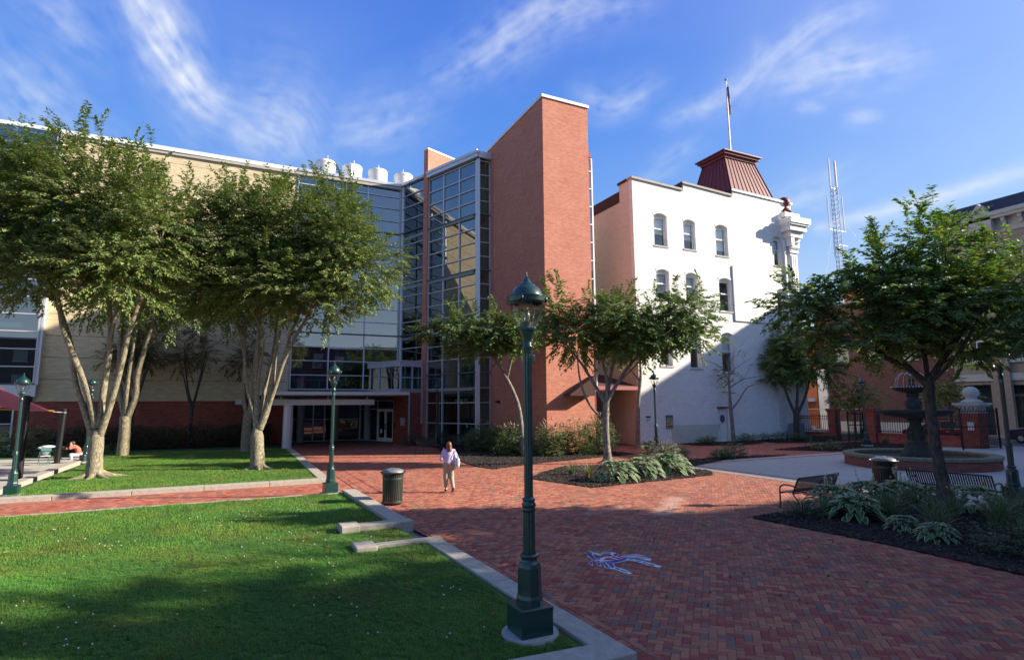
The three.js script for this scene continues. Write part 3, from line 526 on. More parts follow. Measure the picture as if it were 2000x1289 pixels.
  // glazed link beside the tower
  glazing('stair_glazing', office, off(23.55, 0, -37.4), 0, [0, 0.9, 1.78], [3.9, 5.3, 6.8, 8.3, 9.8, 11.3, 12.8, 14.3, 15.8, 17.3, 18.8, 20.3, 21.8, 22.9], { seed: 11, mat: MAT.pane });
  wr('stair_link', [bxx(23.5, 25.3, GL, 23.0, -45, -40), bxx(23.5, 25.3, GL, 3.88, -40, -37.45), bxx(23.5, 25.3, 22.95, 23.35, -45, -37.2)], MAT.maroon);
}
office.position.set(8 * KB, 0, -55 * KB); office.scale.setScalar(KB);
// roof vents
{
  const proto = thing('roof_vent', 'white drum roof vent leftmost in the row above the glass wall', 'vent', [5.96, 21.75, -50.1], 0, 'white drum vents on the roof');
  mesh('drum', lathe([[0, 0], [1.0, 0], [1.0, 2.75], [0.96, 2.82], [0.9, 2.85], [0, 2.95]], 28), MAT.capWhite, proto);
  mesh('rim', lathe([[1.0, 2.55], [1.03, 2.55], [1.03, 2.68], [1.0, 2.68]], 28), MAT.capWhite, proto);
  mesh('seam', [bx(0.05, 2.6, 0.05, -0.64, 0.02, 0.78), bx(0.05, 2.6, 0.05, 0.98, 0.02, 0.22)], MAT.metal, proto);
  mesh('lightning_rod', bar(V(0.2, 2.9, 0), V(0.2, 3.6, 0), 0.03), MAT.capWhite, proto);
  mesh('base', bx(2.4, 0.5, 2.4, 0, 0, 0), MAT.metal, proto);
  [[9.65, 'white drum roof vent second from the left above the glass wall'], [12.32, 'white drum roof vent third from the left above the glass wall'], [15.1, 'white drum roof vent rightmost of the row, nearest the brick fin']].forEach(([x, l], i) => copyOf(proto, l, [x * KB, 21.75, -50.1], (i + 1) * 0.5, KB)); proto.scale.setScalar(KB);
}
// ---------------------------------------------------------------- the white painted brick building
const white = thing('white_building', 'three storey white painted brick building with a maroon mansard roof', 'building', [34, 0, -38]);
{
  const W = (n, g, m, p = white) => wm(n, g, m, p, white);
  const arch = (x0, x1, y0, y1, rise) => { const h = new THREE.Path(); h.moveTo(x0, y0); h.lineTo(x1, y0); h.lineTo(x1, y1 - rise); const n = 8, w = x1 - x0; for (let i = 1; i <= n; i++) { const t = i / n; h.lineTo(x1 - w * t, y1 - rise + rise * 4 * t * (1 - t) * 1.0); } h.closePath(); return h; };
  const wins = [[27.35, 28.6, 14.55, 17.05], [30.2, 31.4, 14.6, 16.95], [33.5, 34.8, 14.45, 16.98], [40.0, 40.95, 14.3, 16.85], [27.38, 28.6, 10.5, 12.75], [30.2, 31.35, 10.5, 12.75], [33.58, 34.9, 10.0, 12.65], [40.05, 40.95, 9.85, 12.3], [27.5, 28.6, 5.6, 8.4], [30.3, 31.4, 5.45, 8.4], [33.5, 34.75, 5.2, 8.3], [39.75, 40.9, 5.65, 8.3]];
  const prof = [[25.45, 0], [42.5, 0], [42.5, 19.9], [35.56, 20.05], [35.56, 19.55], [30.32, 19.78], [30.32, 19.2], [25.45, 19.38]];
  const front = extrude(prof, 0.4, 0, [...wins.map((w) => arch(...w, 0.2)), arch(32.75, 33.75, 0.02, 2.5, 0.0001)]);
  front.translate(0, 0, -32.7); W('front_wall', metric(front), MAT.whiteBrick);
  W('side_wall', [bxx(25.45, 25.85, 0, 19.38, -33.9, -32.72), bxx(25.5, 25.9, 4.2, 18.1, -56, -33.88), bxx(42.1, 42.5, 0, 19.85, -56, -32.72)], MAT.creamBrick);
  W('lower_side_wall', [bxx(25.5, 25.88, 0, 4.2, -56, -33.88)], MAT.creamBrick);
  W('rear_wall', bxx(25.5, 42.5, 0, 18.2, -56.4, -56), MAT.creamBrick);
  W('roof_deck', bxx(25.6, 42.3, 18.1, 18.4, -56, -32.75), MAT.steelDark);
  W('parapet_flashing', bxx(25.44, 25.95, 18.08, 18.92, -56.1, -33.86), MAT.brownMetal);
  const cope = (x0, x1, y0, y1, m) => { const g = extrude([[x0, y0 - 0.0], [x1, y1], [x1, y1 + 0.16], [x0, y0 + 0.16]], 0.62, 0); g.translate(0, 0, -32.8); return W('coping', metric(g), m); };
  cope(25.35, 30.3, 19.38, 19.2, MAT.concrete); cope(30.24, 35.52, 19.79, 19.56, MAT.concrete); cope(35.48, 42.6, 20.06, 19.91, MAT.whiteTrim);
  W('coping_return', bxx(25.33, 25.95, 19.38, 19.55, -33.95, -32.82), MAT.brownMetal);
  W('step_flashing', [bxx(30.2, 30.33, 19.3, 19.9, -33.2, -32.25), bxx(35.44, 35.57, 19.62, 20.2, -33.2, -32.25)], MAT.brownMetal);
  // windows: frame, meeting rail, two panes, sill; blinds behind some
  wins.forEach(([x0, x1, y0, y1], i) => {
    const w = part('window', white, [x0 - 34, y0, 5.42]), ww = x1 - x0, h = y1 - y0, mid = h * 0.52;
    mesh('window_frame', [bx(0.1, h, 0.14, 0.05, 0, 0), bx(0.1, h, 0.14, ww - 0.05, 0, 0), bx(ww - 0.2, 0.1, 0.139, ww / 2, 0, 0), bx(ww - 0.2, 0.32, 0.12, ww / 2, h - 0.32, -0.02), bx(ww - 0.2, 0.09, 0.15, ww / 2, mid, 0.01)], MAT.whiteTrim, w);
    const lo = mesh('lower_pane', new THREE.PlaneGeometry(ww - 0.18, mid - 0.08), MAT.winPane, w); lo.position.set(ww / 2, mid / 2 + 0.03, -0.03); lo.rotation.y = (hash(i, 1) - 0.5) * 0.02;
    const up = mesh('upper_pane', new THREE.PlaneGeometry(ww - 0.18, h - mid - 0.36), MAT.winPane, w); up.position.set(ww / 2, mid + (h - mid - 0.32) / 2 + 0.05, 0.02); up.rotation.y = (hash(i, 2) - 0.5) * 0.02;
    const bl = [0.55, 0.6, 0.75, 0.5, 0.7, 0.6, 0.0, 0.0, 0.5, 0.45, 0.48, 0.55][i];
    if (bl) mesh('blind', bx(ww - 0.12, h * bl, 0.02, ww / 2, h * (1 - bl) - 0.12, -0.16), MAT.whiteTrim, w);
    mesh('reveal_back', bx(ww + 0.6, h + 0.6, 0.05, ww / 2, -0.3, -0.95), MAT.inDark, w);
    mesh('reveal_sides', [bx(0.05, h + 0.5, 0.7, -0.28, -0.25, -0.57), bx(0.05, h + 0.5, 0.7, ww + 0.28, -0.25, -0.57), bx(ww + 0.5, 0.05, 0.7, ww / 2, h + 0.28, -0.57), bx(ww + 0.5, 0.05, 0.7, ww / 2, -0.33, -0.57)], MAT.inDark, w);
    mesh('sill', bx(ww + 0.16, 0.12, 0.42, ww / 2, -0.12, 0.12), MAT.stoneGrey, w);
  });
  // segmental brick hoods
  wins.forEach(([x0, x1, , y1]) => { const pts = [], w = x1 - x0; for (let k = 0; k <= 8; k++) { const t = k / 8; pts.push([x0 - 0.02 + (w + 0.04) * t, y1 - 0.2 + 0.2 * 4 * t * (1 - t) + 0.03]); } for (let k = 8; k >= 0; k--) { const t = k / 8; pts.push([x0 - 0.1 + (w + 0.2) * t, y1 - 0.2 + 0.2 * 4 * t * (1 - t) + 0.22]); } const g = extrude(pts, 0.05, 0); g.translate(0, 0, -32.33); W('window_hood', g, MAT.whiteBrick); });
  // door with an oval notice
  { const d = part('door', white, [32.75 - 34, 0, 5.5]); mesh('leaf', bx(0.98, 2.46, 0.06, 0.5, 0.02, 0), MAT.whiteTrim, d); mesh('lintel', bx(1.2, 0.1, 0.3, 0.5, 2.5, 0.1), MAT.brownMetal, d); mesh('handle', [bx(0.08, 0.36, 0.06, 0.12, 0.95, 0.06), ball(0.03, 0.12, 1.2, 0.11)], MAT.iron, d);
    const o = lathe([[0, 0], [0.17, 0], [0.17, 0.02], [0, 0.02]], 24); o.rotateX(Math.PI / 2); o.scale(1, 1.3, 1); o.translate(0.6, 1.72, 0.03); mesh('oval_notice', o, std({ color: C(0.03, 0.035, 0.05), roughness: 0.6 }), d); const o2 = lathe([[0.19, 0], [0.24, 0], [0.24, 0.015], [0.19, 0.015]], 24); o2.rotateX(Math.PI / 2); o2.scale(1, 1.3, 1); o2.translate(0.6, 1.72, 0.03); mesh('oval_ring', o2, std({ color: C(0.09, 0.11, 0.2), roughness: 0.6 }), d); mesh('notice_mark', [bx(0.07, 0.16, 0.01, 0.6, 1.63, 0.055), bx(0.34, 0.05, 0.01, 0.6, 1.32, 0.035)], MAT.stoneGrey, d); }
  // corner pilaster, capital and bracketed cornice
  const col = part('corner_column', white);
  W('shaft', [bxx(41.6, 42.62, 0, 1.2, -32.6, -31.95), bxx(41.68, 42.54, 1.2, 15.5, -32.6, -32.05), ...[0, 1, 2].map((k) => bxx(41.78 + k * 0.25, 41.9 + k * 0.25, 1.4, 15.3, -32.1, -31.99))], MAT.whiteTrim, col);
  const capG = []; for (let k = 0; k < 7; k++) { const x = 41.66 + k * 0.14; capG.push(ball(0.15, x, 16.0, -31.98, 0.7, 1.5, 0.8), ball(0.13, x + 0.06, 16.45, -31.94, 1, 0.8, 1), ball(0.1, x, 15.65, -32.0, 1, 1, 0.8)); }
  W('capital', [bxx(41.6, 42.62, 15.5, 15.72, -32.6, -31.95), bxx(41.64, 42.58, 15.7, 16.55, -32.6, -32.0), bxx(41.5, 42.75, 16.55, 16.75, -32.6, -31.8), ...capG], MAT.whiteTrim, col);
  W('pipe', [bxx(41.15, 41.32, 0, 16.6, -32.3, -32.13)], MAT.whiteTrim, col);
  const cor = part('cornice', white);
  W('cornice_block', [bxx(41.3, 42.75, 16.75, 17.25, -32.6, -31.55), bxx(41.0, 43.0, 17.25, 17.7, -33.5, -31.3), bxx(40.9, 43.15, 17.7, 17.85, -33.6, -31.15), bxx(40.8, 43.25, 17.85, 18.2, -33.7, -31.05)], MAT.whiteTrim, cor);
  const sc = []; for (let k = 0; k < 8; k++) sc.push(ball(0.16, 40.95 + k * 0.315, 18.2, -31.08, 1, 1.1, 0.35)); for (let k = 0; k < 4; k++) sc.push(ball(0.16, 40.83, 18.2, -31.25 - k * 0.32, 0.35, 1.1, 1)); W('scallop_edge', sc, MAT.whiteTrim, cor);
  W('bracket', [bxx(41.4, 41.75, 16.0, 16.8, -32.3, -31.6), bxx(42.55, 42.75, 16.0, 17.2, -32.6, -31.9)], MAT.whiteTrim, cor);
  const fin = part('ball_finial', white);
  W('pedestal', [bxx(41.3, 42.5, 18.2, 18.6, -33.2, -32.0), bxx(41.5, 42.4, 18.95, 19.2, -33.0, -32.1)], MAT.maroon, fin);
  W('pedestal_slab', [bxx(41.1, 42.9, 18.6, 18.95, -33.3, -31.8)], MAT.whiteTrim, fin);
  W('finial_ball', lathe([[0, 0], [0.55, 0], [0.5, 0.2], [0.3, 0.42], [0.26, 0.55], [0.42, 0.68], [0.52, 0.95], [0.42, 1.22], [0.2, 1.38], [0, 1.42]], 20, 41.95, 19.15, -32.5), MAT.maroon, fin);
  // mansard with standing seams, each sheet face a part
  const man = part('mansard_roof', white);
  const lo = [[37.0, -33.5], [42.45, -33.5], [42.45, -39.0], [37.0, -39.0]], hi = [[37.9, -35.0], [41.55, -35.0], [41.55, -37.6], [37.9, -37.6]], yl = 20.0, yh = 24.55;
  for (let k = 0; k < 4; k++) { const j = (k + 1) % 4, A = V(lo[k][0], yl, lo[k][1]), B = V(lo[j][0], yl, lo[j][1]), D = V(hi[k][0], yh, hi[k][1]), Cc = V(hi[j][0], yh, hi[j][1]);
    const g = new THREE.BufferGeometry(); g.setAttribute('position', new THREE.Float32BufferAttribute([...A.toArray(), ...B.toArray(), ...Cc.toArray(), ...A.toArray(), ...Cc.toArray(), ...D.toArray()], 3)); g.computeVertexNormals(); W('roof_face', metric(g), MAT.maroon, man);
    const n = k % 2 ? 8 : 10; for (let s = 0; s <= n; s++) { const a = A.clone().lerp(B, s / n), b = D.clone().lerp(Cc, s / n), r = bar(a, b, s % n ? 0.05 : 0.075, 5); W('seam', r, MAT.maroon, man); } }
  W('roof_cap', [bxx(37.75, 41.7, 24.5, 24.75, -37.75, -34.85), bxx(37.55, 41.9, 24.75, 24.95, -37.95, -34.65), bxx(37.4, 42.05, 24.95, 25.05, -38.1, -34.5)], MAT.maroon, man);
  // wall plates
  W('wall_sign', [bxx(25.9, 26.32, 1.62, 2.02, -32.29, -32.26)], MAT.whiteTrim);
  W('wall_sign_band', [bxx(25.9, 26.32, 1.88, 2.02, -32.26, -32.25)], std({ color: C(0.02, 0.06, 0.07), roughness: 0.6 }));
  W('wall_sign_mark', [bxx(25.98, 26.06, 1.68, 1.8, -32.26, -32.25), bxx(26.14, 26.22, 1.68, 1.8, -32.26, -32.25)], std({ color: C(0.05, 0.12, 0.3), roughness: 0.6 }));
  W('paint_patch', [bxx(28.2, 32.65, 0, 1.32, -32.31, -32.292)], std({ map: MAT.whiteBrick.map, bumpMap: MAT.whiteBrick.bumpMap, bumpScale: 0.03, color: C(0.80, 0.76, 0.68), roughness: 0.9 }));
  W('conduit', [bxx(39.2, 39.26, 0, 3.0, -32.28, -32.22)], MAT.whiteTrim);
}
tag(mesh('wall_poster', [bx(0.62, 0.95, 0.05, 28.02, 1.1, -32.27)], std({ map: (() => { const c = document.createElement('canvas'); c.width = 128; c.height = 192; const x = c.getContext('2d'); x.fillStyle = '#1d2a33'; x.fillRect(0, 0, 128, 192); x.fillStyle = '#3f6b9a'; x.fillRect(8, 8, 112, 30); x.fillStyle = '#b9a878'; x.fillRect(8, 42, 112, 142); x.fillStyle = '#8d7d52'; x.fillRect(14, 96, 60, 40); x.fillStyle = '#3c3a32'; for (let i = 0; i < 7; i++) x.fillRect(60, 52 + i * 8, 52, 3); x.fillStyle = '#6a7a55'; x.beginPath(); x.arc(34, 68, 14, 0, 7); x.fill(); x.fillStyle = '#574c33'; x.fillRect(20, 148, 90, 26); const t = new THREE.CanvasTexture(c); t.colorSpace = THREE.SRGBColorSpace; t.wrapS = t.wrapT = THREE.RepeatWrapping; t.repeat.set(1 / 0.62, 1 / 0.95); t.offset.set(-(28.02 - 0.31) / 0.62, -1.1 / 0.95); return t; })(), roughness: 0.4 })), 'framed tan poster on the white wall behind the lamp post', 'poster');
{ // big blank banner with small print in its lower right corner
  const c = document.createElement('canvas'); c.width = 1024; c.height = 896; const x = c.getContext('2d'); x.fillStyle = '#f1f1ee'; x.fillRect(0, 0, 1024, 896);
  x.fillStyle = '#b02a36'; x.fillRect(915, 706, 62, 13); x.font = 'bold 66px sans-serif'; x.fillStyle = '#4a5878'; x.fillText('USM', 745, 800); x.fillStyle = '#b04455'; x.fillText('H', 915, 800);
  x.fillStyle = '#5d6a8c'; for (const [a, b, w] of [[545, 812, 190], [560, 836, 90], [545, 862, 180], [760, 818, 210]]) x.fillRect(a, b, w, 7);
  const t = new THREE.CanvasTexture(c); t.colorSpace = THREE.SRGBColorSpace;
  const b = thing('wall_banner', 'large blank white banner on the white building with small print at lower right', 'banner', [37.45, 9.34, -32.3]);
  const p = mesh('sheet', new THREE.PlaneGeometry(4.75, 4.35), std({ map: t, roughness: 0.7 }), b); p.position.set(0, 2.17, 0.09);
  mesh('banner_frame', [bx(0.07, 4.4, 0.08, -2.39, -0.02, 0.05), bx(0.05, 4.4, 0.06, 2.39, -0.02, 0.04), bx(4.8, 0.06, 0.08, 0, -0.06, 0.05), bx(4.8, 0.05, 0.08, 0, 4.36, 0.04)], MAT.stoneGrey, b);
}
{ // flagpole on the mansard
  const f = thing('flagpole', 'tall flagpole with a limp furled flag on top of the maroon mansard roof', 'flagpole', [40.3, 25.05, -36.5]);
  mesh('pole', cyl(0.11, 0.05, 8.2, 0, 0, 0, 10), MAT.capWhite, f); mesh('finial', ball(0.14, 0, 8.25, 0), MAT.stoneGrey, f);
  const pts = []; for (let i = 0; i <= 10; i++) { const t = i / 10; for (let j = 0; j <= 14; j++) { const u = j / 14; pts.push([0.06 + 0.34 * u * (0.25 + 0.75 * t) + 0.05 * Math.sin(u * 9 + t * 3), 7.75 - t * 2.6 - u * 0.35, 0.16 * Math.sin(u * 11 + t * 2) * (0.3 + u)]); } }
  const idx = []; for (let i = 0; i < 10; i++) for (let j = 0; j < 14; j++) { const a = i * 15 + j; idx.push(a, a + 15, a + 1, a + 1, a + 15, a + 16); }
  const g = new THREE.BufferGeometry(); g.setAttribute('position', new THREE.Float32BufferAttribute(pts.flat(), 3)); g.setIndex(idx); g.computeVertexNormals();
  const colr = pts.map((p, k) => { const i = Math.floor(k / 15); return i < 5 ? [0.12, 0.13, 0.30] : (k % 15) % 4 < 2 ? [0.62, 0.55, 0.55] : [0.45, 0.16, 0.18]; }); g.setAttribute('color', new THREE.Float32BufferAttribute(colr.flat(), 3));
  const fl = new THREE.Mesh(g, std({ vertexColors: true, roughness: 0.8, side: THREE.DoubleSide })); fl.name = 'flag'; fl.castShadow = true; f.add(fl);
}
{ // awning wedge on the tower face and the lean-to roof over the passage
  const a = thing('door_awning', 'brown wedge shaped awning on the sunlit tower face beside the passage', 'awning', [18.9, 0, -29.4]);
  const g = extrude([[-0.95, 3.46], [0.85, 3.46], [0.85, 4.6]], 0.7, 0); g.translate(0, 0, -0.58); mesh('awning_roof', g, MAT.brownMetal, a);
  mesh('fascia', bx(1.86, 0.1, 0.76, -0.05, 3.37, -0.22), MAT.brownMetal, a);
  const r = thing('passage_roof', 'maroon lean-to roof over the passage between brick tower and white building', 'roof', [23.5, 0, -34]);
  const q = extrude([[1.8, 3.95], [1.8, 4.05], [-2.6, 5.1], [-2.6, 4.0]], 3.6, 0); q.rotateY(-Math.PI / 2); q.translate(1.9, 0, 0); mesh('roof_sheet', q, MAT.brownMetal, r);
  mesh('fascia', bx(3.7, 0.26, 0.06, 0.08, 3.82, 1.85), std({ color: C(0.34, 0.11, 0.11), roughness: 0.5 }), r);
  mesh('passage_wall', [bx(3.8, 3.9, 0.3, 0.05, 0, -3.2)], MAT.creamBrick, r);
  mesh('downpipe', [tube([V(0.2, 3.8, -2.9), V(0.2, 1.6, -2.9), V(0.3, 1.2, -2.85), V(0.55, 1.0, -2.8), V(0.55, 0.1, -2.8)], 0.07, 30, 8)], MAT.brownMetal, r);
  mesh('hatch', [bx(1.1, 1.3, 0.12, -0.75, 0.0, -2.98)], MAT.creamBrick, r); for (let k = 0; k < 4; k++) mesh('hatch_slat', bx(0.8, 0.05, 0.04, -0.75, 0.45 + k * 0.14, -2.9), MAT.brownMetal, r);
}
{ const u = thing('utility_box', 'blue grey electrical cabinet against the white wall behind the multi-stem tree', 'cabinet', [40.75, 0, -31.85]); mesh('cabinet', rbx(1.2, 1.22, 0.55, 0.03, 0, 0.04, 0), paint(0.22, 0.26, 0.30, 0.5), u); mesh('meter', lathe([[0, 0], [0.13, 0], [0.13, 0.1], [0.08, 0.16], [0, 0.16]], 18, 0, 0, 0).rotateX(Math.PI / 2).translate(-0.25, 0.86, 0.28), MAT.stoneGrey, u); mesh('conduit', [bx(0.08, 0.7, 0.08, -0.25, 0.04, 0.3), bx(0.06, 1.9, 0.06, 0.3, 1.2, -0.2)], MAT.stoneGrey, u); }
// ---------------------------------------------------------------- across the street
{
  const b = thing('corner_building', 'tan commercial block with white bracketed cornice behind the near right tree', 'building', [62, 0, -12]);
  const W = (n, g, m, p = b) => wm(n, g, m, p, b), tan = grain([150, 138, 122], 10, { metres: 2, bump: 0.003 }), slate = paint(0.035, 0.04, 0.06, 0.6);
  // wall built round its openings
  const ops = []; for (let z = -27.9; z < -14; z += 3.1) { ops.push([z, z + 1.9, 11.8, 15.6], [z, z + 1.9, 6.3, 9.8]); }
  const pts = [[-28.8, 0], [9.5, 0], [9.5, 17.9], [-28.8, 17.9]], holes = [...ops, [-28.2, -26.2, 0.05, 4.3], [-25.2, -20.8, 0.6, 4.2], [-19.8, -15.4, 0.6, 4.2]].map(([z0, z1, y0, y1]) => { const h = new THREE.Path(); h.moveTo(z0, y0); h.lineTo(z1, y0); h.lineTo(z1, y1); h.lineTo(z0, y1); h.closePath(); return h; });
  const g = extrude(pts, 0.4, 0, holes); g.rotateY(-Math.PI / 2); g.translate(58.4, 0, 0); W('front_wall', metric(g), tan);
  W('side_wall', [bxx(58.4, 74, 0, 17.9, -28.8, -28.4), bxx(58.4, 74, 0, 17.9, 9.1, 9.5), bxx(74, 74.4, 0, 17.9, -28.8, 9.5)], tan);
  W('roof', [bxx(58.4, 74, 17.5, 17.9, -28.4, 9.1)], slate);
  W('inner_wall', [bxx(60, 60.1, 0, 17, -28.4, 9)], MAT.inDark);
  W('frieze', bxx(57.85, 58.0, 16.0, 17.1, -28.9, 9.5), tan); W('frieze_moulding', [bxx(57.75, 58.0, 15.85, 16.0, -28.95, 9.5), bxx(57.7, 58.0, 17.1, 17.25, -28.95, 9.5)], MAT.stoneGrey);
  const cor = part('cornice', b);
  W('cornice_bed', [bxx(57.75, 58.0, 17.25, 18.25, -28.95, 9.5), bxx(57.0, 58.2, 18.25, 18.5, -29.1, 9.5), bxx(56.85, 58.2, 18.5, 18.85, -29.2, 9.5)], MAT.stoneGrey, cor);
  for (let z = -28.4; z < -12; z += 1.15) W('bracket', [bxx(57.2, 57.76, 17.95, 18.24, z, z + 0.26), bxx(57.4, 57.76, 17.55, 17.95, z + 0.02, z + 0.24)], MAT.stoneGrey, cor);
  for (const z of [-25.2, -16]) { const gb = extrude([[-0.75, 0], [0.75, 0], [0, 1.0]], 0.9, 0); gb.rotateY(-Math.PI / 2); gb.translate(57.9, 18.85, z); W('gablet', metric(gb), MAT.stoneGrey, cor); W('pier_block', [bxx(57.0, 58.0, 17.2, 18.6, z - 0.8, z + 0.8)], MAT.stoneGrey, cor); W('pier', bxx(57.6, 58.0, 0, 17.2, z - 0.6, z + 0.6), tan); }
  { const r = extrude([[0, 0], [0.9, 1.35], [3, 1.35], [3, 0]], 38.6, 0); r.translate(57.3, 18.85, -29.1); W('slate_roof', metric(r), slate); }
  ops.forEach(([z0, z1, y0, y1]) => { const w = part('window', b); W('window_frame', [bxx(58.12, 58.22, y0, y1, z0, z0 + 0.1), bxx(58.12, 58.22, y0, y1, z1 - 0.1, z1), bxx(58.12, 58.22, (y0 + y1) / 2 - 0.05, (y0 + y1) / 2 + 0.05, z0 + 0.1, z1 - 0.1), bxx(58.12, 58.22, y1 - 0.12, y1, z0 + 0.1, z1 - 0.1), bxx(58.12, 58.22, y0, y0 + 0.1, z0 + 0.1, z1 - 0.1), bxx(58.13, 58.2, y0 + 0.1, y1 - 0.12, (z0 + z1) / 2 - 0.03, (z0 + z1) / 2 + 0.03)], MAT.whiteTrim, w);
    for (const [a, c] of [[y0, (y0 + y1) / 2], [(y0 + y1) / 2, y1]]) { const p = mesh('pane', new THREE.PlaneGeometry(z1 - z0, c - a), MAT.winPane, w); p.rotation.y = -Math.PI / 2; p.position.set(58.18 - 62, (a + c) / 2, (z0 + z1) / 2 + 12); }
    W('lintel', bxx(57.7, 58.0, y1, y1 + 0.5, z0 - 0.25, z1 + 0.25), MAT.stoneGrey, w); W('sill', bxx(57.75, 58.1, y0 - 0.22, y0, z0 - 0.15, z1 + 0.15), MAT.stoneGrey, w); });
  for (const [z0, z1] of [[-25.2, -20.8], [-19.8, -15.4]]) { const s = part('shopfront', b); const p = mesh('shop_pane', new THREE.PlaneGeometry(z1 - z0, 3.6), MAT.paneClear, s); p.rotation.y = -Math.PI / 2; p.position.set(58.2 - 62, 2.4, (z0 + z1) / 2 + 12); W('shop_frame', [bxx(58.1, 58.28, 3.3, 3.45, z0, z1), bxx(58.1, 58.28, 0.6, 4.2, z0 + 1.4, z0 + 1.5), bxx(58.1, 58.28, 0.6, 4.2, z1 - 0.1, z1), bxx(58.1, 58.28, 0.6, 4.2, z0, z0 + 0.1)], MAT.inDark, s); }
  { const d = lathe([[0, 0], [0.9, 0], [0.9, 0.06], [0, 0.06]], 24); d.rotateZ(Math.PI / 2); d.scale(1, 0.9, 1); d.translate(58.35, 1.5, -22.4); W('window_display', [d], MAT.whiteTrim); }
  W('belt_course', [bxx(57.8, 58.0, 4.6, 5.2, -28.9, 9.5), bxx(57.85, 58.0, 10.6, 10.9, -28.9, 9.5)], MAT.stoneGrey);
}
{ const b = thing('brick_row_building', 'long dark red brick building across the street behind the fountain', 'building', [66, 0, -36]); const W = (n, g, m) => wm(n, g, m, b, b);
  W('wall', bxx(58.2, 74, 0, 13.2, -42.4, -28.9), MAT.streetBrick); W('parapet_cap', bxx(58.0, 74, 13.2, 13.45, -42.5, -28.85), MAT.stoneGrey); W('chimney', bxx(60, 61.5, 13.45, 15.2, -39.8, -38.2), MAT.orangeBrick); W('base_course', bxx(58.05, 58.2, 0, 0.9, -42.4, -28.9), MAT.stoneGrey);
  for (const z of [-40, -36.6, -33.2]) { W('window_pane', bxx(58.16, 58.19, 7, 9.6, z, z + 1.4), MAT.spandrel); W('window_sill', bxx(58.02, 58.2, 6.8, 7, z - 0.1, z + 1.5), MAT.stoneGrey); } W('quoin_strip', bxx(57.95, 58.2, 0, 6.5, -42.3, -41.2), MAT.whiteTrim); }
{ const b = thing('orange_brick_house', 'orange brick house with white porch beside the white building corner', 'house', [66, 0, -51]); const W = (n, g, m) => wm(n, g, m, b, b);
  W('wall', bxx(58.2, 72, 0, 10.8, -60, -42.6), MAT.orangeBrick); W('cornice', bxx(57.6, 72, 10.8, 11.4, -60.2, -42.5), MAT.whiteTrim); W('porch', [bxx(56.2, 58.2, 3.0, 3.4, -47, -42.8), bxx(56.3, 56.6, 0, 3.0, -43.3, -43.0), bxx(56.3, 56.6, 0, 3.0, -46.8, -46.5), bxx(56.2, 58.2, 0, 0.3, -47, -42.8)], MAT.whiteTrim); for (const z of [-46.4, -44.4]) W('window_pane', bxx(58.14, 58.19, 5.6, 8, z, z + 1.1), MAT.spandrel); W('door', bxx(58.1, 58.19, 0.3, 2.6, -45.6, -44.5), MAT.maroon); }
{ const b = thing('tall_office_block', 'tall plain office block across the street beyond the right edge of the picture', 'building', [66, 0, 28]); const W = (n, g, m) => wm(n, g, m, b, b);
  W('wall', bxx(58, 76, 0, 27, 12.0, 48), MAT.streetBrick); W('parapet_cap', bxx(57.8, 76.2, 27, 27.3, 11.8, 48.2), MAT.stoneGrey); for (let y = 4; y < 25; y += 4) W('window_band', bxx(57.93, 58.0, y, y + 1.9, 13, 46.8), MAT.spandrel); }
{ const b = thing('terrace_building', 'long brick building behind the camera outside the picture, mirrored in the glass', 'building', [4, 0, 38]); const W = (n, g, m) => wm(n, g, m, b, b);
  W('wall', bxx(-42, 40, 0, 15.5, 34, 46), MAT.streetBrick); W('parapet_cap', bxx(-42.2, 40.2, 15.5, 15.8, 33.8, 46.2), MAT.stoneGrey); for (let x = -40; x < 38; x += 4.2) for (const y of [1.2, 6.2, 11.2]) { W('window_pane', bxx(x, x + 2, y, y + 2.9, 33.92, 33.97), MAT.spandrel); W('window_sill', bxx(x - 0.1, x + 2.1, y - 0.2, y, 33.8, 34), MAT.stoneGrey); } }
{ // lattice radio mast
  const m = thing('radio_mast', 'slim lattice radio mast with whip antennas rising beyond the white building', 'mast', [120.2, 0, -80]); const w = 0.75, leg = [V(-w, 0, w * 0.58), V(w, 0, w * 0.58), V(0, 0, -w * 1.15)], grey = paint(0.32, 0.36, 0.44, 0.5, { metalness: 0.3 });
  for (const l of leg) mesh('leg', bar(l, V(l.x * 0.9, 51.5, l.z * 0.9), 0.09, 6), grey, m);
  const br = []; for (let y = 20; y < 51; y += 1.1) for (let k = 0; k < 3; k++) { const a = leg[k], c = leg[(k + 1) % 3]; br.push(bar(V(a.x * 0.95, y, a.z * 0.95), V(c.x * 0.95, y + 1.1, c.z * 0.95), 0.035, 4), bar(V(a.x * 0.95, y, a.z * 0.95), V(c.x * 0.95, y, c.z * 0.95), 0.035, 4)); }
  mesh('lattice_bracing', br, grey, m).userData.kind = 'stuff';
  const wh = paint(0.66, 0.58, 0.58, 0.5); for (const [x, y0, y1, r] of [[-1.1, 51, 58.3, 0.13], [1.0, 50, 58, 0.22], [-2.6, 41.2, 49, 0.1], [2.6, 41.2, 49.5, 0.12], [-1.6, 35, 41, 0.07]]) mesh('whip_antenna', bar(V(x, y0, 0), V(x * 0.97, y1, 0), r, 8), wh, m);
  for (const [y, l] of [[41.3, 5.6], [51.2, 2.2], [38, 3.6]]) mesh('crossarm', bx(l, 0.14, 0.14, y === 38 ? 1.4 : 0, y, 0), grey, m);
  mesh('dish', lathe([[0, 0], [0.5, 0.12], [0.75, 0.3]], 18).rotateX(1.3).translate(-0.9, 36.4, 0.9), wh, m);
  for (const s of [-1, 1]) mesh('guy_wire', bar(V(0, 46, 0), V(s * 26, 8, 10), 0.02, 4), grey, m);
}
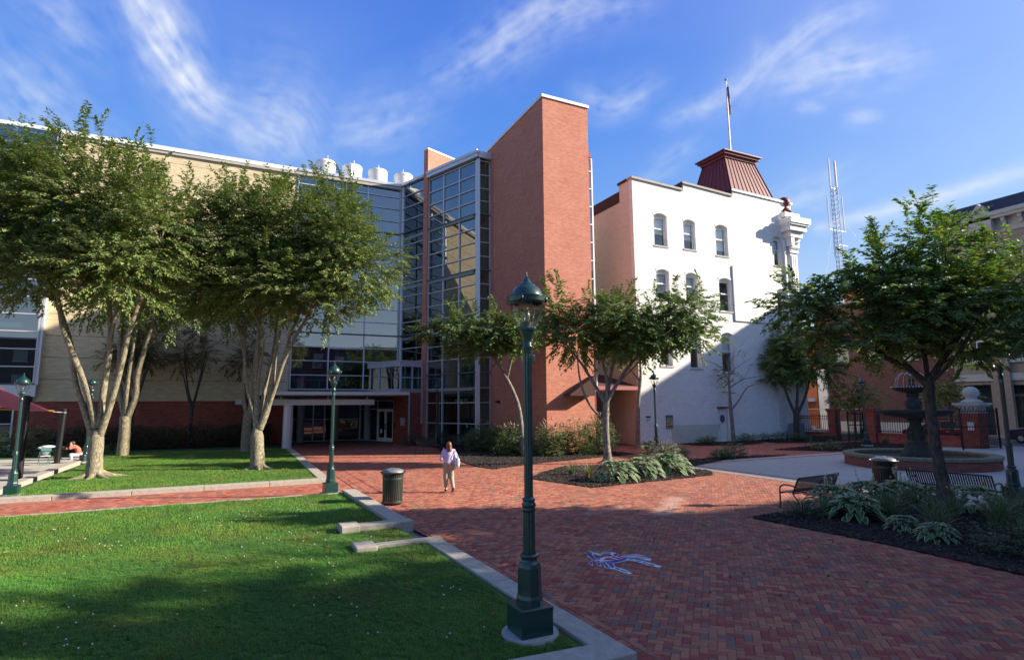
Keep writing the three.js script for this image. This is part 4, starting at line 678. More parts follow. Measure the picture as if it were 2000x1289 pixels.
// ---------------------------------------------------------------- fence, gate piers, gates
function picketRun(parent, len, y0, h, step = 0.165) { mesh('rail', bx(len, 0.045, 0.045, len / 2, y0 + 0.12, 0), MAT.iron, parent); mesh('rail', bx(len, 0.045, 0.045, len / 2, y0 + h - 0.32, 0), MAT.iron, parent); mesh('rail', bx(len, 0.045, 0.045, len / 2, y0 + h - 0.14, 0), MAT.iron, parent); for (let x = step / 2; x < len; x += step) mesh('picket', [bx(0.024, h - 0.04, 0.024, x, y0, 0), cyl(0.022, 0.002, 0.1, x, y0 + h - 0.06, 0, 5)], MAT.iron, parent); }
{
  const f1 = thing('iron_fence', 'black picket fence on a low brick wall beside the white building corner', 'fence', [41.5, 0, -29.5], Math.PI / 2, 'black picket fences'); mesh('brick_wall', bx(2.7, 0.5, 0.32, 1.35, 0, 0), MAT.darkBrick, f1); mesh('wall_cap', bx(2.75, 0.07, 0.4, 1.35, 0.5, 0), MAT.darkBrick, f1); picketRun(f1, 2.7, 0.57, 1.35);
  const f2 = thing('iron_fence', 'black picket fence on a low brick wall behind the fountain bowl', 'fence', [41.5, 0, -20.6], Math.PI / 2, 'black picket fences'); mesh('brick_wall', bx(5.2, 0.62, 0.34, 2.6, 0, 0), MAT.darkBrick, f2); mesh('wall_cap', bx(5.2, 0.07, 0.42, 2.6, 0.62, 0), MAT.darkBrick, f2); picketRun(f2, 5.2, 0.69, 1.35);
  const pier = (z, w, h, label) => { const p = thing('brick_pier', label, 'pier', [41.5, 0, z], 0, 'brick gate piers'); mesh('shaft', bx(w, h - 0.24, w, 0, 0, 0), MAT.darkBrick, p); mesh('cap', [bx(w + 0.1, 0.12, w + 0.1, 0, h - 0.24, 0), bx(w + 0.2, 0.12, w + 0.2, 0, h - 0.12, 0)], MAT.darkBrick, p); return p; };
  pier(-29.15, 0.62, 2.4, 'brick gate pier next to the white building side fence'); pier(-26.2, 0.72, 2.45, 'brick gate pier half hidden behind the fountain bowl');
  const pp = thing('ornate_pier', 'brick gate pier crowned by a pale carved stone cap and ball', 'pier', [41.6, 0, -19.9]);
  mesh('shaft', bx(0.95, 2.15, 0.95, 0, 0, 0), MAT.darkBrick, pp); mesh('stone_cap', [bx(1.05, 0.12, 1.05, 0, 2.15, 0), bx(0.98, 0.28, 0.98, 0, 2.27, 0), bx(1.3, 0.1, 1.3, 0, 2.55, 0), bx(1.5, 0.14, 1.5, 0, 2.65, 0)], MAT.stoneGrey, pp);
  for (let k = 0; k < 5; k++) mesh('dentil', [bx(0.09, 0.16, 0.09, -0.55, 2.38, -0.44 + k * 0.22)], MAT.stoneGrey, pp);
  mesh('stone_ball', lathe([[0, 0], [0.62, 0], [0.55, 0.1], [0.34, 0.22], [0.27, 0.3], [0.36, 0.4], [0.44, 0.5], [0.46, 0.62], [0.42, 0.66], [0.44, 0.7], [0.38, 0.84], [0.25, 0.96], [0.1, 1.02], [0, 1.03]], 22, 0, 2.78, 0), MAT.stoneGrey, pp);
  mesh('wall_notice', bx(0.03, 0.5, 0.36, -0.49, 1.1, 0.05), MAT.whiteTrim, pp);
  const gate = (label, pos, ry, len, h) => { const g = thing('iron_gate', label, 'gate', pos, ry, 'black iron gates'); mesh('frame_post', bx(0.07, h, 0.07, 0, 0.03, 0), MAT.iron, g); mesh('frame_post', bx(0.07, h, 0.07, len, 0.03, 0), MAT.iron, g); mesh('rail', bx(len, 0.05, 0.05, len / 2, 0.12, 0), MAT.iron, g); mesh('rail', bx(len, 0.05, 0.05, len / 2, h * 0.55, 0), MAT.iron, g); mesh('rail', bx(len, 0.05, 0.05, len / 2, h - 0.2, 0), MAT.iron, g); for (let x = 0.14; x < len - 0.05; x += 0.13) mesh('picket', bx(0.022, h - 0.1, 0.022, x, 0.1, 0), MAT.iron, g); return g; };
  gate('wide black iron gate leaf swung open in front of the stone topped pier', [38.9, 0, -19.3], -0.16, 3.1, 2.45);
  gate('narrow black iron gate leaf swung open beside the left gate pier', [41.2, 0, -28.7], -2.6, 1.15, 2.2);
  gate('narrow black iron gate leaf hinged on the pier behind the fountain', [41.2, 0, -26.7], 2.75, 1.15, 2.2);
  const cf = thing('construction_fence', 'grey wire site fence panel across the street gap behind the benches', 'fence', [56.2, 0, -36], Math.PI / 2); mesh('frame', [bar(V(0, 0, 0), V(0, 2.2, 0), 0.03), bar(V(3.5, 0, 0), V(3.5, 2.2, 0), 0.03), bar(V(7, 0, 0), V(7, 2.2, 0), 0.03), bar(V(0, 2.2, 0), V(7, 2.2, 0), 0.03), bar(V(0, 0.1, 0), V(7, 0.1, 0), 0.03)], MAT.metal, cf); mesh('yellow_tag', bx(0.5, 0.25, 0.03, 3.0, 1.9, 0.05), paint(0.6, 0.45, 0.02), cf);
  const ss = thing('yellow_sign', 'small yellow sign on a black pole beside the white building', 'sign', [46.5, 0, -36]); mesh('pole', cyl(0.07, 0.07, 3.3, 0, 0, 0, 8), MAT.iron, ss); mesh('sign_plate', rbx(1.1, 0.75, 0.1, 0.04, 0, 3.2, 0.08), paint(0.62, 0.36, 0.02, 0.4), ss);
}
// ---------------------------------------------------------------- parked cars
function car(label, pos, ry, body, suv) {
  const c = thing('parked_car', label, 'car', pos, ry, 'cars parked along the street'), w = 1.78, k = suv ? 1.12 : 1;
  const sh = extrude([[-2.15, 0.32], [2.2, 0.3], [2.28, 0.55], [2.2, 0.78 * k], [1.15, 0.93 * k], [-1.95, 0.98 * k], [-2.2, 0.85 * k], [-2.25, 0.5]], w - 0.12, 0.06); sh.translate(0, 0, -(w - 0.12) / 2); mesh('body', sh, body, c);
  const gl = extrude([[-1.85, 0.95 * k], [1.2, 0.9 * k], [0.45, 1.42 * k], [-1.35, 1.45 * k]], w - 0.34, 0.04); gl.translate(0, 0, -(w - 0.34) / 2); mesh('windows', gl, MAT.spandrel, c);
  const rf = extrude([[0.5, 1.4 * k], [0.4, 1.48 * k], [-1.3, 1.52 * k], [-1.42, 1.44 * k]], w - 0.3, 0.03); rf.translate(0, 0, -(w - 0.3) / 2); mesh('roof', rf, body, c);
  for (const s of [-1, 1]) { mesh('pillar', [bar(V(1.2, 0.92 * k, s * 0.8), V(0.45, 1.45 * k, s * 0.74), 0.035), bar(V(-0.35, 0.92 * k, s * 0.82), V(-0.4, 1.48 * k, s * 0.74), 0.04), bar(V(-1.9, 0.95 * k, s * 0.8), V(-1.38, 1.48 * k, s * 0.74), 0.06)], body, c); mesh('mirror', rbx(0.1, 0.13, 0.2, 0.03, 0.95, 0.9 * k, s * 0.98), body, c); mesh('door_handle', [bx(0.16, 0.03, 0.03, 0.1, 0.78 * k, s * 0.9), bx(0.16, 0.03, 0.03, -0.85, 0.78 * k, s * 0.9)], MAT.metal, c); }
  for (const x of [-1.35, 1.4]) for (const s of [-1, 1]) { const wg = part('wheel', c, [x, 0.33, s * 0.8]); mesh('tyre', lathe([[0.2, -0.11], [0.31, -0.11], [0.335, -0.07], [0.335, 0.07], [0.31, 0.11], [0.2, 0.11]], 22).rotateX(Math.PI / 2), paint(0.012, 0.012, 0.012, 0.8), wg); mesh('rim', [0, 1, 2, 3, 4].map((q) => { const b = bx(0.36, 0.05, 0.04, 0, -0.025, s * 0.09); b.rotateZ(q * Math.PI / 5); return b; }), MAT.metal, wg); }
  for (const s of [-1, 1]) { mesh('headlight', rbx(0.1, 0.14, 0.34, 0.03, 2.2, 0.6 * k, s * 0.6), MAT.stoneGrey, c); mesh('tail_light', rbx(0.08, 0.18, 0.24, 0.03, -2.24, 0.66 * k, s * 0.68), paint(0.35, 0.01, 0.01, 0.3), c); }
}
const carPaint = (r, g, b) => phys({ color: C(r, g, b), roughness: 0.35, clearcoat: 1, clearcoatRoughness: 0.04 });
car('dark red car parked in the street behind the iron fence', [47.0, -0.05, -24.6], Math.PI / 2, carPaint(0.22, 0.01, 0.03), false);
car('dark blue car parked at the right edge beside the lamp post', [50.5, -0.05, -19.6], Math.PI / 2, carPaint(0.012, 0.016, 0.045), true);
// ---------------------------------------------------------------- lamp posts
const lamp0 = (() => {
  const l = thing('lamp_post', 'tall dark green lamp post standing in the near lawn corner in front of the camera', 'lamp post', [3.38, 0.04, -6.57], 0, 'green acorn lamp posts');
  mesh('concrete_pad', cyl(0.37, 0.35, 0.08, 0, -0.02, 0, 20), MAT.concrete, l);
  mesh('base_block', [rbx(0.43, 0.32, 0.43, 0.02, 0, 0.05, 0), rbx(0.44, 0.06, 0.44, 0.02, 0, 0.33, 0)], MAT.lampGreen, l);
  const oct = (pts) => { const g = new THREE.LatheGeometry(pts.map((p) => new THREE.Vector2(...p)), 8); g.rotateY(Math.PI / 8); const h = plain(g); h.computeVertexNormals(); return h; };
  mesh('pedestal', oct([[0.165, 0.38], [0.165, 0.46], [0.152, 0.5], [0.148, 0.55], [0.142, 0.82], [0.13, 0.86]]), MAT.lampGreen, l);
  mesh('pedestal_moulding', lathe([[0.13, 0.85], [0.125, 0.88], [0.1, 0.89], [0.1, 0.93], [0.118, 0.945], [0.118, 0.965], [0.09, 0.98]], 20), MAT.lampGreen, l);
  const flute = (r, y0, y1) => { const n = 12, s = new THREE.Shape(); for (let i = 0; i <= n * 4; i++) { const a = i / (n * 4) * 2 * Math.PI, q = r * (1 - 0.11 * Math.pow(Math.abs(Math.sin(a * n / 2)), 0.7)); i ? s.lineTo(Math.cos(a) * q, Math.sin(a) * q) : s.moveTo(q, 0); } const g = new THREE.ExtrudeGeometry(s, { depth: y1 - y0, bevelEnabled: false }); g.rotateX(-Math.PI / 2); g.translate(0, y0, 0); return plain(g); };
  mesh('lower_shaft', flute(0.076, 0.96, 1.5), MAT.lampGreen, l);
  mesh('shaft_ring', lathe([[0.07, 1.48], [0.086, 1.49], [0.086, 1.52], [0.074, 1.535], [0.09, 1.55], [0.09, 1.575], [0.07, 1.6], [0.082, 1.62], [0.082, 1.64], [0.055, 1.66]], 20), MAT.lampGreen, l);
  mesh('shaft', flute(0.056, 1.64, 3.52), MAT.lampGreen, l);
  mesh('top_ring', lathe([[0.055, 3.48], [0.062, 3.5], [0.062, 3.53], [0.074, 3.545], [0.074, 3.57], [0.06, 3.585], [0.068, 3.61], [0.05, 3.63]], 20), MAT.lampGreen, l);
  mesh('neck', oct([[0.05, 3.62], [0.06, 3.66], [0.085, 3.72], [0.105, 3.77], [0.118, 3.775], [0.122, 3.8], [0.118, 3.825], [0.1, 3.83]]), MAT.lampGreen, l);
  mesh('lantern_glass', lathe([[0.112, 3.83], [0.148, 3.9], [0.192, 4.01], [0.216, 4.09], [0.222, 4.15]], 28), MAT.lampGlass, l);
  for (let k = 0; k < 8; k++) { const a = k * Math.PI / 4 + 0.2, c = Math.cos(a), s = Math.sin(a); mesh('lantern_rib', tube([[0.114, 3.83], [0.15, 3.9], [0.194, 4.01], [0.218, 4.09], [0.224, 4.15]].map(([r, y]) => V(r * c, y, r * s)), 0.0045, 8, 5), MAT.lampGreen, l); }
  mesh('ballast', [cyl(0.06, 0.06, 0.06, 0, 3.83, 0, 16), cyl(0.12, 0.12, 0.05, 0, 4.1, 0, 20)], MAT.binGreen, l);
  mesh('lamp_bulb', lathe([[0, 3.89], [0.03, 3.9], [0.045, 3.96], [0.03, 4.03], [0, 4.05]], 14), phys({ color: C(0.5, 0.5, 0.48), roughness: 0.2, transmission: 0.85, thickness: 0 }), l);
  mesh('cap_ring', lathe([[0.215, 4.13], [0.25, 4.135], [0.256, 4.15], [0.256, 4.205], [0.262, 4.212], [0.262, 4.222], [0.2, 4.232]], 28), MAT.lampGreen, l);
  for (let k = 0; k < 4; k++) { const a = k * Math.PI / 2 + 0.75; mesh('rosette', ball(0.036, Math.cos(a) * 0.252, 4.175, Math.sin(a) * 0.252, 1, 1.2, 1, 8, 6), MAT.lampGreen, l); }
  mesh('dome_cap', lathe([[0.212, 4.225], [0.205, 4.262], [0.182, 4.31], [0.155, 4.345], [0.125, 4.36], [0.112, 4.365], [0.11, 4.38], [0.084, 4.395], [0.06, 4.42], [0.042, 4.46], [0.03, 4.475], [0, 4.48]], 28), MAT.lampGreen, l);
  mesh('finial', lathe([[0, 4.47], [0.018, 4.475], [0.01, 4.495], [0.019, 4.505], [0.009, 4.52], [0.014, 4.53], [0.007, 4.545], [0.011, 4.555], [0, 4.575]], 12), MAT.lampGreen, l);
  mesh('outlet_box', rbx(0.05, 0.1, 0.07, 0.012, 0.075, 3.36, 0), MAT.lampPale, l);
  return l;
})();
for (const [label, x, z, s, y = 0.04] of [
  ['green lamp post at the corner of the path beside the litter bin', 2.85, -19.55, 0.94],
  ['green lamp post at the left edge beside the red shade sail', -6.45, -24.1, 0.87],
  ['green lamp post among the hostas in front of the white building', 21.4, -25.8, 1.02],
  ['shaded lamp post in front of the glass bay by the entrance', 13.0, -39.6, 0.99],
  ['dark lamp post at the right edge behind the bench', 20.3, -8.9, 1.0],
  ['taller of the two lamp posts by the gate behind the fountain', 37.4, -24.1, 0.99],
  ['shorter lamp post beyond the gate behind the fountain', 43.4, -28.3, 0.88],
  ['lamp post half hidden behind the leftmost tree trunks', -7.0, -37.0, 0.98]]) copyOf(lamp0, label, [x, y, z], x * 1.7, s);
// ---------------------------------------------------------------- litter bins
const bin0 = (() => {
  const b = thing('litter_bin', 'sunlit dark slatted steel litter bin beside the lawn kerb', 'litter bin', [4.25, 0, -17.0], 0, 'slatted steel litter bins');
  const N = 30; for (let i = 0; i < N; i++) { const a = i / N * 2 * Math.PI, c = Math.cos(a), s = Math.sin(a); const pts = [[0.285, 0.06], [0.292, 0.45], [0.295, 0.78], [0.31, 0.86], [0.36, 0.92]].map(([r, y]) => V(r * c, y, r * s)); const g = [];
    for (let k = 0; k < pts.length - 1; k++) { const A = pts[k], B = pts[k + 1], d = B.clone().sub(A), q = new THREE.BoxGeometry(0.036, d.length() + 0.004, 0.007); q.rotateY(-a + Math.PI / 2); const f = new THREE.Quaternion().setFromUnitVectors(V(0, 1, 0), d.normalize()); q.applyQuaternion(f); q.translate((A.x + B.x) / 2, (A.y + B.y) / 2, (A.z + B.z) / 2); g.push(plain(q)); }
    mesh('slat', g, MAT.binGreen, b); }
  const ring = (r, y, h, t = 0.012) => lathe([[r - t, y], [r, y], [r, y + h], [r - t, y + h], [r - t, y]], 36);
  mesh('band', ring(0.304, 0.7, 0.07), MAT.binGreen, b); mesh('band', ring(0.3, 0.05, 0.06), MAT.binGreen, b); mesh('rim', ring(0.372, 0.905, 0.025, 0.02), MAT.binGreen, b); mesh('foot', cyl(0.24, 0.26, 0.06, 0, 0, 0, 24), MAT.iron, b);
  mesh('liner', lathe([[0.0, 0.07], [0.27, 0.07], [0.275, 0.9], [0.255, 0.9], [0.25, 0.1]], 28), MAT.iron, b);
  mesh('bonnet', [lathe([[0.31, 0.9], [0.3, 0.96], [0.22, 1.0], [0.16, 1.01], [0.15, 0.99], [0.2, 0.96], [0.26, 0.92]], 28), bx(0.1, 0.02, 0.4, 0.02, 1.0, 0), bx(0.34, 0.02, 0.08, 0, 1.002, 0.03)], paint(0.22, 0.23, 0.23, 0.45, { metalness: 0.3 }), b);
  return b;
})();
copyOf(bin0, 'shaded dark slatted steel litter bin in front of the fountain basin', [18.6, 0, -11.5], 0.6, 1.12);
// ---------------------------------------------------------------- strap benches
const bench0 = (() => {                                // local: length along x, sits towards +z
  const b = thing('strap_bench', 'sunlit steel strap bench at the edge of the right planting bed', 'bench', [14.65, 0, -11.1], Math.PI + 0.12, 'steel strap benches');
  const L = 1.95, n = 34, prof = [[0.36, 0.40], [0.34, 0.435], [0.25, 0.44], [0.05, 0.425], [-0.04, 0.45], [-0.10, 0.56], [-0.2, 0.83], [-0.235, 0.85]];
  for (let i = 0; i < n; i++) { const x = -L / 2 + (i + 0.5) * L / n, g = []; for (let k = 0; k < prof.length - 1; k++) { const [z0, y0] = prof[k], [z1, y1] = prof[k + 1], dl = Math.hypot(z1 - z0, y1 - y0), q = new THREE.BoxGeometry(0.034, 0.008, dl + 0.006); q.rotateX(-Math.atan2(y1 - y0, z1 - z0)); q.translate(x, (y0 + y1) / 2, (z0 + z1) / 2); g.push(plain(q)); } mesh('strap', g, MAT.binGreen, b); }
  mesh('top_rail', bar(V(-L / 2, 0.845, -0.225), V(L / 2, 0.845, -0.225), 0.022, 8), MAT.binGreen, b); mesh('front_rail', bar(V(-L / 2, 0.405, 0.35), V(L / 2, 0.405, 0.35), 0.022, 8), MAT.binGreen, b); mesh('seat_rail', bar(V(-L / 2, 0.42, -0.03), V(L / 2, 0.42, -0.03), 0.018, 8), MAT.binGreen, b);
  for (const x of [-L / 2 - 0.03, L / 2 + 0.03]) { mesh('leg', tube([V(x, 0.0, 0.36), V(x, 0.36, 0.34), V(x, 0.55, 0.33), V(x, 0.63, 0.24), V(x, 0.63, 0), V(x, 0.6, -0.12)], 0.021, 24, 7), MAT.binGreen, b); mesh('leg', tube([V(x, 0, -0.22), V(x, 0.25, -0.16), V(x, 0.42, -0.04), V(x, 0.56, -0.09), V(x, 0.85, -0.22)], 0.021, 24, 7), MAT.binGreen, b); mesh('foot', [cyl(0.04, 0.03, 0.02, x, 0, 0.36, 10), cyl(0.04, 0.03, 0.02, x, 0, -0.22, 10)], MAT.iron, b); }
  return b;
})();
copyOf(bench0, 'shaded steel strap bench seen from behind to the right of the near tree', [18.35, 0, -9.5], Math.PI / 2 - 0.04, 1.05);
copyOf(bench0, 'left one of the two dark benches by the gate lamps beyond the fountain', [33.2, 0, -24.2], 0.1);
copyOf(bench0, 'right one of the two dark benches by the gate lamps beyond the fountain', [35.9, 0, -24.3], 0.1);
copyOf(bench0, 'dark bench in the shade near the entrance behind the walking woman', [10.7, 0, -34.2], 2.5);
// ---------------------------------------------------------------- fountain
{
  const f = thing('fountain', 'dark two tier fountain standing in a round brick basin with stone rim', 'fountain', [28.25, 0, -15.86]), R = 2.95, water = phys({ color: C(0.02, 0.03, 0.03), roughness: 0.06, clearcoat: 1, clearcoatRoughness: 0.02 });
  const wall = part('basin_wall', f), mats = [0, 1, 2, 3].map((k) => paint(0.20 + k * 0.03, 0.055 + k * 0.008, 0.04 + k * 0.006, 0.9));
  mesh('mortar_core', lathe([[R - 0.3, 0], [R - 0.012, 0], [R - 0.012, 0.42], [R - 0.3, 0.42], [R - 0.3, 0]], 72), paint(0.32, 0.29, 0.26, 1), wall);
  const bg = rbx(0.225, 0.062, 0.1, 0.006, 0, 0, 0, 1), nb = Math.floor(2 * Math.PI * R / 0.24), toCam = Math.atan2(15.86, -28.25);
  for (let c = 0; c < 5; c++) for (let i = 0; i < nb; i++) { const a = (i + (c % 2) * 0.5) / nb * 2 * Math.PI; let dd = Math.atan2(Math.sin(a - toCam), Math.cos(a - toCam)); if (Math.abs(dd) > 1.75) continue; if (c * 100 > 900) continue; const m = new THREE.Mesh(bg, mats[Math.floor(hash(i, c, 3) * 4)]); m.name = 'brick'; m.position.set(Math.cos(a) * (R - 0.05 + hash(i, c, 5) * 0.004), 0.012 + c * 0.079, Math.sin(a) * (R - 0.05)); m.rotation.y = -a + Math.PI / 2; m.castShadow = m.receiveShadow = true; wall.add(m); }
  for (let i = 0; i < 24; i++) { const a0 = i / 24 * 2 * Math.PI + 0.004, a1 = (i + 1) / 24 * 2 * Math.PI - 0.004, s = new THREE.Shape(); s.absarc(0, 0, R + 0.05, a0, a1, false); s.absarc(0, 0, R - 0.42, a1, a0, true); const g = new THREE.ExtrudeGeometry(s, { depth: 0.1, bevelEnabled: true, bevelSize: 0.015, bevelThickness: 0.015, bevelSegments: 2, curveSegments: 6 }); g.rotateX(-Math.PI / 2); g.translate(0, 0.425, 0); mesh('rim_stone', metric(g), MAT.stone, f); }
  mesh('basin_floor', lathe([[0, 0.12], [R - 0.3, 0.12]], 40), MAT.stoneDark, f);
  mesh('basin_water', lathe([[0, 0.2], [R - 0.3, 0.2]], 40), phys({ color: C(0.10, 0.10, 0.09), roughness: 0.12, clearcoat: 1, clearcoatRoughness: 0.05 }), f);
  const oct = new THREE.LatheGeometry([[0.72, 0.15], [0.72, 0.5], [0.62, 0.62], [0.5, 0.9], [0.42, 0.98]].map((p) => new THREE.Vector2(...p)), 8); mesh('plinth', metric(oct), MAT.stoneDark, f);
  mesh('lower_stem', lathe([[0.42, 0.95], [0.45, 1.02], [0.36, 1.08], [0.3, 1.2], [0.34, 1.5], [0.26, 1.75], [0.22, 1.95], [0.32, 2.02], [0.3, 2.1], [0.5, 2.16], [0.3, 2.2]], 24), MAT.stoneDark, f);
  for (let k = 0; k < 8; k++) { const a = k * Math.PI / 4; mesh('stem_leaf', ball(0.12, Math.cos(a) * 0.31, 1.4, Math.sin(a) * 0.31, 0.7, 2.2, 0.7, 8, 8), MAT.stoneDark, f); }
  mesh('lower_bowl', lathe([[0.2, 2.12], [0.6, 2.14], [1.1, 2.24], [1.38, 2.36], [1.5, 2.44], [1.52, 2.48], [1.5, 2.52], [1.44, 2.5], [1.2, 2.4], [0.4, 2.3], [0, 2.28]], 48), MAT.stoneDark, f);
  mesh('bowl_water', lathe([[0, 2.44], [1.38, 2.44]], 40), water, f);
  mesh('upper_stem', lathe([[0.3, 2.28], [0.34, 2.5], [0.28, 2.6], [0.36, 2.75], [0.3, 2.95], [0.2, 3.05], [0.26, 3.15], [0.24, 3.25], [0.16, 3.3]], 20), MAT.stoneDark, f);
  mesh('upper_bowl', lathe([[0.14, 3.25], [0.4, 3.3], [0.65, 3.42], [0.8, 3.5], [0.83, 3.54], [0.8, 3.57], [0.7, 3.52], [0.3, 3.42], [0, 3.4]], 40), MAT.stoneDark, f);
  const bead = []; for (let k = 0; k < 44; k++) { const a = k / 44 * 6.283; bead.push(ball(0.035, Math.cos(a) * 0.81, 3.55, Math.sin(a) * 0.81, 1, 1, 1, 6, 5)); } mesh('bead_edge', bead, MAT.stoneGrey, f).userData.kind = 'stuff';
  mesh('spout', lathe([[0.16, 3.4], [0.12, 3.5], [0.08, 3.58], [0.13, 3.68], [0.08, 3.76], [0.14, 3.84], [0.1, 3.95], [0.03, 4.05], [0, 4.12]], 16), MAT.stoneDark, f);
  const jets = []; for (let k = 0; k < 12; k++) { const a = k / 12 * 6.283; jets.push(tube([V(0, 4.1, 0), V(Math.cos(a) * 0.3, 4.22, Math.sin(a) * 0.3), V(Math.cos(a) * 0.55, 4.0, Math.sin(a) * 0.55), V(Math.cos(a) * 0.66, 3.6, Math.sin(a) * 0.66)], 0.008, 14, 4)); } const jm = mesh('water_jets', jets, phys({ color: C(0.95, 0.97, 1), roughness: 0.1, transmission: 0.8, thickness: 0 }), f); jm.userData.kind = 'stuff';
}
// ---------------------------------------------------------------- foliage builders
class Leaves {                                        // many small two-sided leaf faces gathered into one crown
  constructor(seed) { this.p = []; this.c = []; this.R = rng(seed); }
  leaf(o, d, n, len, wid, col, fold = 0.18, droop = 0.12) {   // origin, direction, approx normal
    const s = V().crossVectors(d, n).normalize(), u = V().crossVectors(s, d).normalize();
    const m = o.clone().addScaledVector(d, len * 0.45), t = o.clone().addScaledVector(d, len).addScaledVector(u, -len * droop);
    const l = m.clone().addScaledVector(s, wid).addScaledVector(u, wid * fold), r = m.clone().addScaledVector(s, -wid).addScaledVector(u, wid * fold);
    this.p.push(o.x, o.y, o.z, r.x, r.y, r.z, t.x, t.y, t.z, o.x, o.y, o.z, t.x, t.y, t.z, l.x, l.y, l.z);
    for (let k = 0; k < 6; k++) this.c.push(col[0], col[1], col[2]);
  }
  spray(o, dir, len, n, size, tint, up = 0.6) {          // a twig with leaves alternating on both sides
    const R = this.R, side = V(dir.z, 0, -dir.x).normalize(), nrm = V((R() - 0.5) * 0.7, 1, (R() - 0.5) * 0.7).normalize();
    for (let i = 0; i < n; i++) {
      const t = (i + 0.3 + R() * 0.4) / n, q = o.clone().addScaledVector(dir, len * t); q.y -= len * 0.22 * t * t; q.x += (R() - 0.5) * len * 0.12; q.y += (R() - 0.5) * len * 0.14; q.z += (R() - 0.5) * len * 0.12;
      const d = dir.clone().multiplyScalar(0.55 + R() * 0.4).addScaledVector(side, (i % 2 ? 1 : -1) * (0.5 + R() * 0.6)); d.y -= 0.15 + R() * 0.35; d.normalize();
      const nn = nrm.clone().multiplyScalar(up); nn.x += (R() - 0.5) * 0.9; nn.y += 0.25; nn.z += (R() - 0.5) * 0.9; nn.normalize();
      const k = 0.7 + R() * 0.6, w = R();
      this.leaf(q, d, nn, size * (0.55 + R() * 0.75), size * 0.25 * (0.75 + R() * 0.5), w < 0.035 ? [tint[0] * 2.6 * k, tint[1] * 1.4 * k, tint[2] * 0.7 * k] : [tint[0] * k * (0.75 + R() * 0.55), tint[1] * k, tint[2] * k * (0.7 + R() * 0.6)]);
    }
  }
  geo() { const g = new THREE.BufferGeometry(); g.setAttribute('position', new THREE.Float32BufferAttribute(this.p, 3)); g.setAttribute('color', new THREE.Float32BufferAttribute(this.c, 3)); g.computeVertexNormals(); return g; }
}
function limb(pts, seg = 7) {                            // tapered tube through [x, y, z, r] points, a little knobbly
  const cv = new THREE.CatmullRomCurve3(pts.map((p) => V(p[0], p[1], p[2]))), n = Math.max(4, (pts.length - 1) * 5), p = [], uv = [], idx = []; let L = 0, prev = null;
  const fr = cv.computeFrenetFrames(n, false);
  for (let i = 0; i <= n; i++) {
    const t = i / n, c = cv.getPoint(t), f = t * (pts.length - 1), k = Math.min(pts.length - 2, Math.floor(f)), r = lerp(pts[k][3], pts[k + 1][3], f - k); if (prev) L += c.distanceTo(prev); prev = c;
    for (let j = 0; j <= seg; j++) { const a = j / seg * 2 * Math.PI, q = r * (1 + 0.09 * n3(c.x * 3 + Math.cos(a), c.y * 3, c.z * 3 + Math.sin(a))), v = c.clone().addScaledVector(fr.normals[i], Math.cos(a) * q).addScaledVector(fr.binormals[i], Math.sin(a) * q); p.push(v.x, v.y, v.z); uv.push(j / seg * Math.max(1, Math.round(r * 8)), L); }
  }
  for (let i = 0; i < n; i++) for (let j = 0; j < seg; j++) { const a = i * (seg + 1) + j, b = a + seg + 1; idx.push(a, b, a + 1, a + 1, b, b + 1); }
  const g = new THREE.BufferGeometry(); g.setAttribute('position', new THREE.Float32BufferAttribute(p, 3)); g.setAttribute('uv', new THREE.Float32BufferAttribute(uv, 2)); g.setIndex(idx); g.computeVertexNormals(); return plain(g);
}
